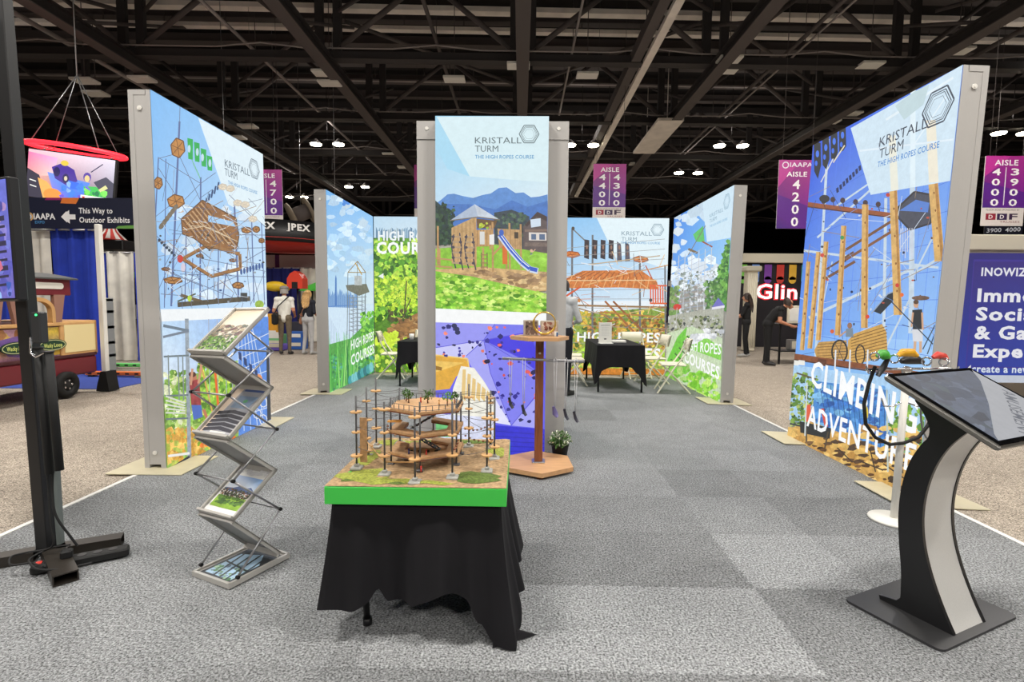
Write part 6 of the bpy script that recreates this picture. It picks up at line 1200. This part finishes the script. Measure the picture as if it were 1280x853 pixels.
A.text('create a new kind of play', (13, 112), (120, 112), 7, (230, 240, 252), .025); A.poly([(8, 109), (12, 105), (12, 113)], (246, 246, 252)); A.poly([(0, hh - 7), (160, hh - 7), (160, hh), (0, hh)], (205, 212, 226))
o = A.build('sign_print', art_material('backlit_sign_print', .8, True), t); o.location = (0, .0085, z0)
a = MB(); p = at(1228, 314, 7.0); a.bbox((.5, 0, .1), (1.6, .3, .2), .01); a.bbox((.5, 0, -p.z / 2 + .02), (1.5, .2, p.z), .01); o = a.build('counter_header', M_CREAM); o.location = p; tag(o, 'pale header panel rising behind the blue sign', 'panel')
c = at(1202, 425, 6.6); a = MB(); a.ball((0, 0, .42), (.17, .17, .42), 20, 14); o = a.build('inflatable', mat('orange_vinyl', (232, 112, 32), .4)); o.location = (c.x, c.y, .62); tag(o, 'orange rounded inflatable between the grey post and the blue sign', 'inflatable')
b = MB(); b.lathe([(.001, 0), (.16, 0), (.15, .03), (.04, .05), (.035, .66), (.001, .66)], n=18); b.build('support', M_WHITE, o).location = (0, 0, -.62)

# ------------------------------------------------------------------ drapes, direction sign, ride vehicle (drape side)
def drape(x0, x1, y, z1, col, label, rz=0.0, seed=0, wav=.045, grp='pipe and drape panels'):
    n = max(10, int((x1 - x0) * 34)); rr = random.Random(seed); V = []; top = []; ph = rr.random() * 6
    for r_ in range(7):
        g_ = r_ / 6; z = z1 * (1 - g_)
        for i in range(n + 1): f = i / n; x = (f - .5) * (x1 - x0); am = wav * (.45 + .55 * g_); V.append((x * (1 - .03 * math.sin(g_ * 3)), am * math.sin(f * (x1 - x0) * 22 + ph + .5 * math.sin(g_ * 2 + i * .1)) + .012 * math.sin(f * 61), max(z, .01)))
    a = MB(); a.add(V, [(r_ * (n + 1) + i, (r_ + 1) * (n + 1) + i, (r_ + 1) * (n + 1) + i + 1, r_ * (n + 1) + i + 1) for r_ in range(6) for i in range(n)], True)
    o = a.build('drape', mat('drape_%d_%d' % (col[0], col[2]), col, .85, noise=.12, scale=4)); o.location = ((x0 + x1) / 2, y, 0); o.rotation_euler = (0, 0, rz); tag(o, label, 'drape', grp)
    b = MB(); b.cyl((-(x1 - x0) / 2, 0, z1 - .02), ((x1 - x0) / 2, 0, z1 - .02), .018, n=8); b.build('drape_rod', M_STEEL, o); return o
BLUE, WHT = (28, 56, 170), (220, 216, 206)
drape(-9.9, -8.93, 9.3, 2.66, BLUE, 'blue drape partly hidden by the screen on the post', seed=1)
drape(-8.93, -8.58, 9.3, 2.66, WHT, 'narrow white drape under the IAAPA end of the sign', seed=2)
drape(-8.58, -7.72, 9.3, 2.66, BLUE, 'blue drape under the arrow sign behind the ride vehicle', seed=3)
drape(-9.9, -9.25, 11.4, 2.45, BLUE, 'blue drape behind the white upright post', seed=4)
drape(-9.25, -8.62, 11.4, 2.45, WHT, 'white drape hanging beside the metal shelf unit', seed=5)
drape(-8.62, -7.8, 11.4, 2.45, BLUE, 'blue drape next to the grey near wall end', seed=6)
t = empty('direction_sign', (-8.84, 9.05, 0), 0, 'navy direction sign reading This Way to Outdoor Exhibits', 'sign'); W, H, z0 = 2.15, .53, 2.64
a = MB(); a.bbox((W / 2, .03, z0 + H / 2), (W, .04, H), .005); a.build('sign_board', M_BLACK, t); A = rect_art(W, H, 200); hh = 200 * H / W
A.poly([(0, 0), (200, 0), (200, hh), (0, hh)], (28, 32, 56)); A.poly([(44, 0), (92, 0), (84, 4), (40, 4)], (150, 40, 110)); A.poly([(70, 0), (98, 0), (92, 10), (66, 9)], (235, 130, 60))
A.ring(12, 31, 6.5, 6.5, 2.2, (225, 180, 120)); A.ring(12, 31, 4, 4, 2, (240, 240, 245)); A.text('IAAPA', (20, 35), (56, 35), 9.5, (248, 248, 250), .03); A.text('EXPO', (22, 42), (38, 42), 4.5, (80, 150, 210), .02)
A.poly([(66, 31), (80, 20), (80, 27), (90, 27), (90, 35), (80, 35), (80, 42)], (246, 246, 248)); A.poly([(66, 31), (75, 22), (79, 25), (72, 31), (79, 37), (75, 40)], (246, 246, 248))
A.text('This Way to', (96, 25), (152, 25), 9, (248, 248, 250), .02); A.text('Outdoor Exhibits', (96, 40), (180, 40), 9, (248, 248, 250), .02); A.poly([(160, hh - 4), (200, hh - 6), (200, hh), (156, hh)], (110, 170, 80))
o = A.build('sign_print', M_PRINT, t); o.location = (0, .0085, z0)
for x in (.06, W - .06): a = MB(); a.cyl((x, .06, 0), (x, .06, z0 + .1), .025, n=10); a.lathe([(.001, 0), (.2, 0), (.2, .012), (.001, .012)], (x, .06, 0), 16); a.build('upright', M_STEEL, t)
pb = on_z(135, 488); t = empty('upright_post', pb, 0, 'white upright post with a black wedge foot behind the ride vehicle', 'post')
a = MB(); a.bbox((-.02, 0, 1.26), (.075, .075, 2.5), .008); a.build('post', M_WHITE, t); a = MB(); a.prism([(-.1, 0), (.1, 0), (.06, .3), (-.02, .3), (-.08, .1)], -.1, .1, Matrix(((1, 0, 0, 0), (0, 0, -1, 0), (0, 1, 0, 0), (0, 0, 0, 1)))); a.build('wedge_foot', M_RUBBER, t)
# ride vehicle: side plane faces the aisle (+x)
VX = -6.42; t = empty('ride_vehicle', (VX, 6.4, 0), 0, 'burgundy train-like ride car with cream panel and black wheels', 'ride vehicle')
M_BURG = mat('burgundy_paint', (112, 34, 44), .35); M_VC = mat('cream_panel', (232, 214, 160), .5); M_VW = mat('honey_wood', (206, 160, 104), .5, noise=.1)
def vy(px): return at_x(px, 440, VX).y - 6.4
def vz(px, py): return at_x(px, py, VX).z
y0, y1 = -1.6, vy(121)
a = MB(); a.bbox((-.6, (y0 + y1) / 2, .42), (1.2, y1 - y0, .26), .02); a.build('lower_body', M_BURG, t)
a = MB(); a.bbox((-.6, (y0 + y1) / 2, .575), (1.22, y1 - y0, .05), .01); a.build('bumper_strip', mat('dark_maroon', (70, 28, 34), .4), t)
a = MB(); a.bbox((-.61, (y0 + y1 - .3) / 2, .8), (1.16, y1 - y0 - .3, .42), .01); a.build('side_panel', mat('plum_panel', (120, 84, 110), .5), t)
A = rect_art(y1 - y0 - .3, .4); hh = 100 * A.H / A.W; A.grad([(0, 0), (100, 0), (100, hh), (0, hh)], [(150, 110, 150), (215, 190, 70), (110, 80, 150), (170, 110, 60)], .3); A.blobs((0, 0, 100, hh), 30, 5, [(205, 170, 60), (120, 90, 160), (170, 130, 150), (150, 100, 60)], .2, 1.6, rng=random.Random(2))
o = A.build('side_mural', M_PRINT, t); o.matrix_local = Matrix(((0, -1, 0, -.028), (1, 0, 0, y0), (0, 0, 1, .6), (0, 0, 0, 1)))
a = MB(); a.bbox((-.58, vy(101), .83), (1.16, .62, .5), .01); a.build('cream_box', M_VW, t)
a = MB(); a.bbox((.004, vy(101), .83), (.012, .52, .4), .004); a.build('cream_panel', M_VC, t)
a = MB(); a.bbox((-.6, (y0 + y1) / 2, 1.04), (1.22, y1 - y0, .05), .01); a.build('belt_rail', M_VW, t)
yr = vy(93); a = MB(); a.bbox((-.6, (y0 + yr) / 2, 1.56), (1.2, yr - y0, .24), .01); a.build('roof_fascia', M_BURG, t)
for yc in (vy(62), vy(62) - 1.0): a = MB(); a.prism(rrect(.52, .085, .04), 0, .012, Matrix(((0, 0, 1, 0), (1, 0, 0, yc), (0, 1, 0, 1.57), (0, 0, 0, 1)))); a.build('slot_window', mat('white_slot', (225, 222, 214), .5), t)
a = MB(); P = []
for k in range(9): f = k / 8; P.append((-1.3 + 1.36 * f, 1.68 + .09 * math.sin(PI * f)))
P += [(.06, 1.66), (-1.3, 1.66)]; a.prism(P, y0 - .1, yr + .06, Matrix(((1, 0, 0, 0), (0, 0, 1, 0), (0, 1, 0, 0), (0, 0, 0, 1)))); a.build('roof', mat('slate_roof', (78, 80, 80), .5), t)
a = MB(); a.bbox((-.5, vy(42), 1.82), (.3, .2, .2), .02); a.build('chimney', M_BLACK, t)
def arch(yc, w_):
    a = MB(); O = []; I = []; hw = w_ / 2
    for k in range(13): tt = PI * k / 12; O.append((yc + (hw + .05) * math.cos(tt), 1.22 + .19 * math.sin(tt))); I.append((yc + hw * math.cos(tt), 1.22 + .14 * math.sin(tt)))
    O = [(yc + hw + .05, 1.06)] + O + [(yc - hw - .05, 1.06)]; I = [(yc + hw, 1.06)] + I + [(yc - hw, 1.06)]
    for k in range(len(O) - 1):
        q_ = [O[k], O[k + 1], I[k + 1], I[k]]; a.hexa([(-.06, p[0], p[1]) for p in q_] + [(.01, p[0], p[1]) for p in q_])
    a.build('window_arch', M_VW, t)
    for side in (-1, 1):
        b = MB(); s_ = yc + side * (hw + .1); b.hexa([(-.05, s_ - .05, 1.06), (.0, s_ - .05, 1.06), (.0, s_ + .05, 1.06), (-.05, s_ + .05, 1.06), (-.05, s_ - (.05 if side > 0 else .12), 1.45), (.0, s_ - (.05 if side > 0 else .12), 1.45), (.0, s_ + (.12 if side > 0 else .05), 1.45), (-.05, s_ + (.12 if side > 0 else .05), 1.45)]); b.build('pillar', mat('rose_pillar', (150, 110, 96), .5), t)
arch(vy(52), .36); arch(vy(52) - .85, .36); a = MB(); a.bbox((-1.15, (y0 + yr) / 2, 1.25), (.05, .08, .4), .005); a.build('pillar', MATS['rose_pillar'], t)
for yc in (vy(79), vy(79) - 1.55):
    w_ = empty('wheel', (.0, yc, .185)); w_.parent = t; a = MB(); M9 = Matrix.Rotation(PI / 2, 4, 'Y'); b = MB(); b.lathe([(.09, -.06), (.15, -.07), (.185, -.05), (.185, .05), (.15, .07), (.09, .06), (.085, .0)], n=26); b.v = [tuple(M9 @ Vector(p)) for p in b.v]; b.build('tyre', M_RUBBER, w_)
    b = MB(); b.lathe([(.001, -.03), (.1, -.04), (.1, .03), (.06, .045), (.03, .05), (.001, .05)], n=20); b.v = [tuple(M9 @ Vector(p)) for p in b.v]; b.build('rim', mat('dark_rim', (50, 50, 52), .4, .5), w_)
    for k in range(5): tt = 2 * PI * k / 5; b = MB(); b.cyl((.03, .06 * math.cos(tt), .06 * math.sin(tt)), (.05, .06 * math.cos(tt), .06 * math.sin(tt)), .014, n=8); b.build('wheel_nut', M_CHROME, w_)
for px in (65, 20):
    A = rect_art(.42, .16); hh = 100 * A.H / A.W; A.ell(50, hh / 2, 48, hh / 2, (20, 60, 40), n=24); A.ring(50, hh / 2, 45, hh / 2 - 3, 2, (205, 205, 150), 24); A.text('Wacky', (18, hh * .68), (50, hh * .68), 13, (210, 220, 120), .02); A.text('Loop', (54, hh * .68), (84, hh * .68), 13, (210, 220, 120), .02)
    a = MB(); a.prism([(.21 * math.cos(k * .2618), .08 * math.sin(k * .2618)) for k in range(24)], 0, .02, Matrix(((0, 0, 1, 0), (1, 0, 0, vy(px)), (0, 1, 0, .76), (0, 0, 0, 1)))); pq = a.build('name_plate', mat('dark_green_plate', (20, 56, 38), .4), t); o = A.build('plate_print', M_PRINT, pq); o.matrix_local = Matrix(((0, -1, 0, .0205), (1, 0, 0, vy(px) - .21), (0, 0, 1, .68), (0, 0, 0, 1)))
# hanging screen with red light ring
Y = 12.0; c = at(90, 189, Y); t = empty('hanging_screen', c, 0, 'hanging video screen with a glowing red ring above', 'hanging screen'); W, H = 2.1, 1.15; t.rotation_euler.y = .13
R9 = .0; a = MB(); a.bbox((0, .06, -.62), (W, .1, H), .02); a.build('screen_housing', M_BLACK, t); A = rect_art(W - .06, H - .06, 130); hh = 130 * A.H / A.W; rr = random.Random(6)
A.grad([(0, 0), (130, 0), (130, hh), (0, hh)], [(235, 190, 200), (225, 220, 235), (90, 80, 110), (235, 150, 80)]); A.grad([(0, 4), (44, 8), (40, 34), (0, 40)], [(238, 120, 170), (225, 170, 220), (240, 205, 200), (235, 150, 140)]); A.grad([(30, 30), (95, 38), (80, hh), (45, hh)], [(120, 150, 230), (90, 140, 235), (60, 110, 225), (140, 120, 220)])
A.poly([(0, 28), (18, 36), (32, hh), (0, hh)], (58, 54, 70)); A.poly([(16, 40), (30, 44), (44, 58), (40, hh), (26, hh)], (244, 176, 96)); A.ell(40, 62, 14, 9, (246, 150, 70)); A.line((4, 44), (14, 46), 1.6, (225, 225, 220)); A.line((5, 52), (15, 54), 1.6, (225, 225, 220))
A.poly([(36, 22), (52, 14), (70, 22), (76, 38), (60, 46), (42, 38)], (76, 56, 150)); A.ell(44, 28, 5, 7, (46, 42, 90)); A.ell(58, 36, 5, 7, (52, 46, 96)); A.ell(58, 36, 2.5, 3.5, (214, 200, 170)); A.poly([(62, 38), (78, 40), (84, 50), (66, 50)], (60, 110, 225)); A.poly([(84, 44), (104, 42), (122, 52), (116, 62), (90, 62)], (70, 190, 90)); A.poly([(100, 36), (118, 26), (130, 34), (130, 58), (116, 54)], (74, 74, 92)); A.poly([(108, 46), (118, 38), (122, 42), (112, 50)], (216, 214, 150)); A.blobs((50, 44, 95, hh), 16, 5, [(150, 190, 240), (110, 90, 205), (70, 130, 225)], .15, rng=rr); A.blobs((86, 46, 118, 60), 10, 4, [(120, 220, 90), (50, 140, 90)], .15, rng=rr)
A.ell(55, 14, 6, 4, (225, 195, 70)); A.ell(90, 30, 6, 7, (90, 70, 160)); A.ell(90, 32, 4, 5, (225, 200, 140)); A.line((95, 22), (112, 8), 1.4, (60, 60, 90))
A.poly([(82, hh - 13), (130, hh - 13), (130, hh), (82, hh)], (244, 244, 242)); A.poly([(84, hh - 11), (89, hh - 11), (86, hh - 6)], (205, 40, 40)); A.text('AMUSEMENT', (103, hh - 7), (128, hh - 7), 3.6, (80, 110, 160), .02); A.text('PRODUCTS', (103, hh - 2.5), (126, hh - 2.5), 3.6, (80, 110, 160), .02)
o = A.build('screen_picture', art_material('bright_screen', 1.3, True), t); o.location = (-W / 2 + .03, .0085, -1.165)
a = MB(); a.tube([(1.12 * math.cos(tt), .5 * math.sin(tt) + .1, .05) for tt in [2 * PI * k / 48 for k in range(48)]], .05, 8, True); a.build('light_ring', mat('red_neon', (255, 40, 52), .4, emit=2.2), t)
for sx_ in (-1.0, 1.0): a = MB(); a.cyl((sx_ * .8, .1 + .3, .06), (-.1, .1, 1.75), .01, n=6); a.build('sling', M_STEEL, t); a = MB(); a.cyl((sx_ * .8, -.2, .06), (-.1, .1, 1.75), .01, n=6); a.build('sling', M_STEEL, t)
for sx_ in (-.8, .8): a = MB(); a.cyl((sx_, .08, -.06), (sx_, .3, .06), .012, n=6); a.build('bracket', M_STEEL, t)
lz = 10.8 - c.z - 1.75; a = MB(); a.cyl((-.1, .1, 1.75), (-.1 - math.sin(.13) * lz, .1, 1.75 + math.cos(.13) * lz), .012, n=6); a.build('hanging_cable', M_STEEL, t)
# shelf unit, floor tracks, blue mat
p = on_z(134, 462); t = empty('shelf_unit', (p.x - .1, 9.75, 0), 0, 'grey metal shelf unit with coloured tubes by the white drape', 'shelf')
for x in (-.32, .32): a = MB(); a.bbox((x, 0, .7), (.04, .3, 1.4), .005); a.build('side_post', mat('zinc_metal', (158, 162, 164), .5, .4), t)
for k, z in enumerate((.3, .55, .85, 1.15, 1.38)): a = MB(); a.bbox((0, 0, z), (.68, .32, .07), .008); a.build('shelf_board', MATS['zinc_metal'], t)
for z, cl_ in ((.62, (60, 200, 225)), (.38, (235, 60, 70)), (.7, (230, 140, 60))): a = MB(); a.cyl((-.3, -.17, z), (.2, -.17, z), .025, n=8); a.build('tube', mat('tube_%d' % cl_[0], cl_, .4, emit=.4), t)
for px, py, cl_, lab in ((150, 455, (110, 215, 110), 'low green bumper rail on the floor behind the near wall'), (150, 466, (235, 120, 50), 'low orange perforated rail on the blue mat')):
    q_ = on_z(px, py + 5); t = empty('bumper_rail', q_, 0, lab, 'rail'); a = MB(); a.bbox((0, 0, .06), (1.2, .1, .07), .01); a.build('rail_bar', mat('rail_%d' % cl_[0], cl_, .4), t)
    for k in range(-3, 4): a = MB(); a.bbox((k * .17, -.052, .06), (.07, .006, .03), .002); a.build('slot', M_BLACK, t)
    for s in (-.5, .5): a = MB(); a.bbox((s, 0, .014), (.08, .12, .028), .004); a.build('rail_foot', M_BLACK, t)
a = MB(); a.bbox((-7.35, 8.75, -.008), (2.0, 1.9, .012), .003); o = a.build('floor_mat', mat('blue_mat', (58, 78, 160), .9, noise=.15, scale=20)); tag(o, 'blue floor mat behind the white upright post', 'mat')
a = MB(); q_ = at(139, 300, 14); a.lathe([(.001, .55), (.04, .5), (.18, .2), (.36, 0), (.34, -.02), (.001, -.02)], n=20); o = a.build('tent_top', mat('red_stripe', (205, 60, 50), .6)); o.location = q_; tag(o, 'small red and white striped tent top above the drapes', 'tent top')
for k in range(10):
    b = MB(); V = []
    for r, z in ((.042, .505), (.186, .206), (.368, .006)):
        for dt in (0, .314): tt = 2 * PI * k / 10 + dt; V.append((r * math.cos(tt), r * math.sin(tt), z))
    b.add(V, [(0, 1, 3, 2), (2, 3, 5, 4)]); b.build('white_stripe', M_WHITE, o)
b = MB(); b.cyl((0, 0, -.02), (0, 0, -q_.z), .05, n=10); b.build('support', M_BLACK, o); b = MB(); b.bbox((0, 0, -.16), (1.0, .5, .28), .02); b.build('canopy_band', M_BLACK, o)

# ------------------------------------------------------------------ far booths between the walls
drape(-8.9, -7.4, 17.2, 2.5, (24, 34, 110), 'navy drape behind the capped man', seed=11); drape(-7.4, -6.75, 17.2, 2.5, WHT, 'white drape between the two shoppers', seed=12); drape(-6.75, -5.6, 17.2, 2.5, (24, 34, 110), 'navy drape behind the blond woman', seed=13)
for i, (px, py, kind, cl_, lab) in enumerate(((348, 358, 'dino', (235, 200, 50), 'yellow inflatable toy over the capped man'), (372, 355, 'barn', (220, 70, 50), 'red barn-shaped inflatable behind the shoppers'), (390, 358, 'hill', (90, 205, 80), 'bright green inflatable next to the red barn'))):
    q_ = at(px, py + 6, (16.6, 15.9, 16.9)[i]); a = MB()
    if kind == 'dino': a.ball((-.1, 0, .15), (.36, .2, .17), 14, 8); a.ball((.22, 0, .1), (.16, .16, .12), 12, 8); a.ball((-.4, 0, .12), (.2, .12, .1), 12, 8)
    elif kind == 'barn': a.prism([(-.24, 0), (.24, 0), (.24, .3), (.14, .46), (0, .54), (-.14, .46), (-.24, .3)], -.2, .2, Matrix(((1, 0, 0, 0), (0, 0, -1, 0), (0, 1, 0, 0), (0, 0, 0, 1))))
    else: a.prism([(-.4, 0), (.45, 0), (.45, .45), (.2, .28), (-.1, .16)], -.18, .18, Matrix(((1, 0, 0, 0), (0, 0, -1, 0), (0, 1, 0, 0), (0, 0, 0, 1))))
    o = a.build('inflatable', mat('vinyl_%d_%d' % cl_[:2], cl_, .35)); o.location = q_; tag(o, lab, 'inflatable')
    if kind == 'barn': b = MB(); b.bbox((0, -.205, .1), (.18, .012, .2), .004); b.build('door', M_BLACK, o)
    b = MB(); b.cyl((0, 0, .02), (0, 0, -q_.z), .03, n=8); b.build('support', M_BLACK, o)
for i, (px, py, w_, h_, cl_, lab) in enumerate(((345, 441, .5, .25, (110, 90, 190), 'purple merchandise box on the floor beside the capped man'), (347, 428, .45, .25, (120, 190, 130), 'green merchandise box behind the purple one'), (372, 436, .45, .5, (40, 90, 170), 'blue merchandise crate between the shoppers'), (343, 414, .35, .55, (225, 160, 50), 'orange display bin behind the rack'), (374, 415, .4, .3, (50, 50, 60), 'dark display case between the shoppers'))):
    q_ = at(px, py, (14.2, 15.3, 14.6, 16.1, 15.2)[i]); a = MB(); a.bbox((0, 0, q_.z / 2 + h_ / 2), (w_, .4, q_.z + h_), .02); o = a.build('merchandise_bin', mat('bin_%d_%d' % cl_[:2], cl_, .5)); o.location = (q_.x, q_.y, 0); tag(o, lab, 'box')
    for k in range(2): b = MB(); b.bbox((0, -.205, .15 + k * .25), (w_ * .8, .012, .1), .003); b.build('bin_label', M_WHITE if k else M_CREAM, o)
t = empty('booth_header', (-7.4, 18.2, 0), 0, 'pale and purple booth header wall above the navy drapes', 'booth wall')
for k, (x0, x1, cl_) in enumerate(((-1.9, -1.3, (205, 200, 196)), (-1.3, -1.15, (100, 50, 110)), (-1.15, .35, (214, 208, 202)), (.35, .75, (170, 120, 160)), (.75, 2.2, (58, 34, 66)))): a = MB(); a.bbox(((x0 + x1) / 2, 0, 1.5), (x1 - x0, .1, 3.0), .01); a.build('header_panel', mat('header_%d' % cl_[0], cl_, .6), t)
c = at(352, 304, 17); t = empty('hanging_canopy', c, 0, 'black round hanging sign with JPEX lettering and red underside', 'hanging sign')
a = MB(); a.lathe([(1.9, -.12), (1.95, .0), (1.93, .5), (1.88, .5), (1.9, .0), (1.85, -.12)], n=48); a.build('black_band', M_BLACK, t); a = MB(); a.lathe([(1.0, -.22), (1.7, -.2), (1.95, -.02), (1.9, -.0), (.9, -.18)], n=48); a.build('red_rim', mat('red_fabric', (205, 50, 40), .6), t)
for k, (ang, s_) in enumerate(((-PI / 2 + .7, 'JPEX'), (-PI / 2 + .2, 'JPEX'))): A = rect_art(.8, .3); A.text(s_, (4, 32), (90, 32), 24, (240, 238, 235), .04); o = A.build('lettering', M_PRINT, t); o.matrix_local = Matrix.Translation((1.96 * math.cos(ang), 1.96 * math.sin(ang) - .03, .16)) @ Matrix.Rotation(ang + PI / 2, 4, 'Z') @ Matrix.Translation((-.4, 0, 0))
for k in range(3): tt = k * 2.09; a = MB(); a.cyl((1.8 * math.cos(tt), 1.8 * math.sin(tt), .7), (1.8 * math.cos(tt), 1.8 * math.sin(tt), 10.8 - c.z), .01, n=6); a.build('hanging_wire', M_STEEL, t)
c = at(376, 267, 20.5); t = empty('spool_sign', c, .5, 'beige spool-shaped hanging sign above the black canopy', 'hanging sign'); M9 = Matrix.Rotation(1.1, 4, 'Y')
for z, r in ((-.35, .55), (.35, .55)): a = MB(); a.lathe([(.001, z - .04), (r, z - .05), (r, z + .05), (.001, z + .04)], n=24); a.v = [tuple(M9 @ Vector(p)) for p in a.v]; a.build('flange', mat('beige_board', (150, 138, 120), .7), t)
a = MB(); a.cyl((0, 0, -.35), (0, 0, .35), .3, n=20); a.v = [tuple(M9 @ Vector(p)) for p in a.v]; a.build('drum', mat('grey_drum', (110, 102, 100), .7), t); a = MB(); a.cyl((0, 0, .2), (0, 0, 10.8 - c.z), .012, n=6); a.build('hanging_wire', M_STEEL, t)
# booth on the kiosk side
t = empty('booth_wall', (7.9, 17.0, 0), 0, 'black booth wall with red neon Glin lettering and coloured pennants', 'booth wall'); W, H = 4.6, 2.75
a = MB(); a.bbox((0, .05, H / 2), (W, .08, H), .01); a.build('wall_panel', mat('black_booth_panel', (26, 22, 30), .7), t); a = MB(); a.bbox((0, .02, H + .15), (W + .4, .3, .3), .02); a.build('header_beam', M_CREAM, t)
for k, cl_ in enumerate(((232, 112, 50), (120, 195, 80), (110, 150, 220), (120, 60, 160), (205, 60, 50), (230, 180, 60), (90, 180, 180))): a = MB(); a.bbox((-1.02 + k * .4, -.02, H - .3), (.24, .02, .5), .01); a.cyl((-1.02 + k * .4, -.02, H - .55), (-1.02 + k * .4, -.03, H - .55), .12, n=14); a.build('pennant', mat('pennant_%d_%d' % cl_[:2], cl_, .6), t)
A = rect_art(1.6, .8); 
for b_d, cl_ in ((.06, (215, 40, 50)), (.012, (250, 235, 235))): A.text('Glin', (8, 38), (92, 38), 30, cl_, b_d)
o = A.build('neon_lettering', art_material('neon_sign', 1.6, True), t); o.location = (-.3, -.002, 1.4)
q_ = at(940, 410, 15.5); t = empty('pillar', (q_.x - .1, 15.5, 0), 0, 'white fluted pillar beside the neon lettering wall', 'pillar'); a = MB(); a.bbox((0, 0, 1.2), (.3, .3, 2.4), .03)
for k in range(-2, 3): a.cyl((k * .06, -.155, .1), (k * .06, -.155, 2.3), .02, n=6)
a.build('shaft', M_CREAM, t); a = MB(); a.bbox((0, 0, 2.45), (.46, .46, .16), .03); a.build('capital', M_CREAM, t)
q_ = on_z(960, 448); t = empty('counter_table', (q_.x + .25, 12.4, 0), 0, 'dark counter table between the woman in black and the leaning man', 'table')
a = MB(); a.bbox((0, 0, .93), (1.3, .6, .05), .01); a.build('tabletop', M_BLACK, t)
for x in (-.6, .6):
    for y in (-.25, .25): a = MB(); a.bbox((x, y, .45), (.04, .04, .91), .004); a.build('leg', M_BLACK, t)
a = MB(); a.bbox((0, 0, .3), (1.2, .5, .03), .004); a.build('lower_shelf', M_BLACK, t)
for x, z, w_, h_, m_, lab in ((-.18, .957, .34, .42, M_CREAM, 'cream framed price board on the dark counter'), (.25, .957, .25, .16, M_WHITE, 'white carton on the dark counter'), (-.1, .317, .4, .25, M_STEEL, 'grey case on the lower shelf of the dark counter')):
    a = MB(); a.bbox((0, 0, h_ / 2), (w_, .06 if h_ > .3 else .2, h_), .01); o = a.build('counter_item', m_); o.location = (t.location.x + x, 12.35, z); tag(o, lab, 'board' if h_ > .3 else 'box'); b = MB(); b.bbox((0, -.033 if h_ > .3 else -.103, h_ / 2), (w_ * .8, .006, h_ * .75), .002); b.build('face_label', M_WHITE if h_ > .3 else M_CREAM, o)
q_ = on_z(977, 452); t = empty('barrier', (q_.x + .1, 11.2, 0), 0, 'blue fabric barrier with grey frame beside the log picture wall', 'barrier'); a = MB(); a.bbox((0, 0, .47), (.62, .05, .78), .01); a.build('blue_panel', mat('navy_fabric', (30, 48, 120), .8), t)
for x in (-.34, .34): a = MB(); a.cyl((x, 0, 0), (x, 0, .9), .02, n=8); a.build('frame_post', M_STEEL, t)
a = MB(); a.cyl((-.4, 0, .88), (.4, 0, .88), .02, n=8); a.build('top_rail', M_STEEL, t)
# distant booth row closing the hall
rr = random.Random(31)
for k in range(22):
    x = -38 + k * 3.6; h_ = rr.uniform(2.3, 3.4); cl_ = rr.choice([(60, 50, 70), (36, 36, 44), (90, 84, 84), (44, 40, 80), (120, 112, 104), (70, 40, 44)]); t = empty('distant_booth', (x, rr.uniform(36, 44), 0), 0, 'distant %s exhibition booth, number %s from the drape side of the far row' % ({60: 'plum', 36: 'charcoal', 90: 'grey', 44: 'indigo', 120: 'taupe', 70: 'maroon'}[cl_[0]], 'one two three four five six seven eight nine ten eleven twelve thirteen fourteen fifteen sixteen seventeen eighteen nineteen twenty twenty-one twenty-two'.split()[k]), 'booth', 'distant booths')
    a = MB(); a.bbox((0, 0, h_ / 2), (3.3, 2.0, h_), .05); a.build('booth_wall', mat('booth_%d_%d' % cl_[:2], cl_, .7), t); a = MB(); a.bbox((0, -1.03, h_ - .3), (3.0, .05, .4), .01); a.build('header_sign', rr.choice([M_WHITE, M_BURG, M_BLACK, M_GREEN]), t); a = MB(); a.bbox((rr.uniform(-.8, .8), -1.4, .5), (1.2, .5, 1.0), .03); a.build('counter', rr.choice([M_WHITE, M_CREAM, M_BLACK]), t)
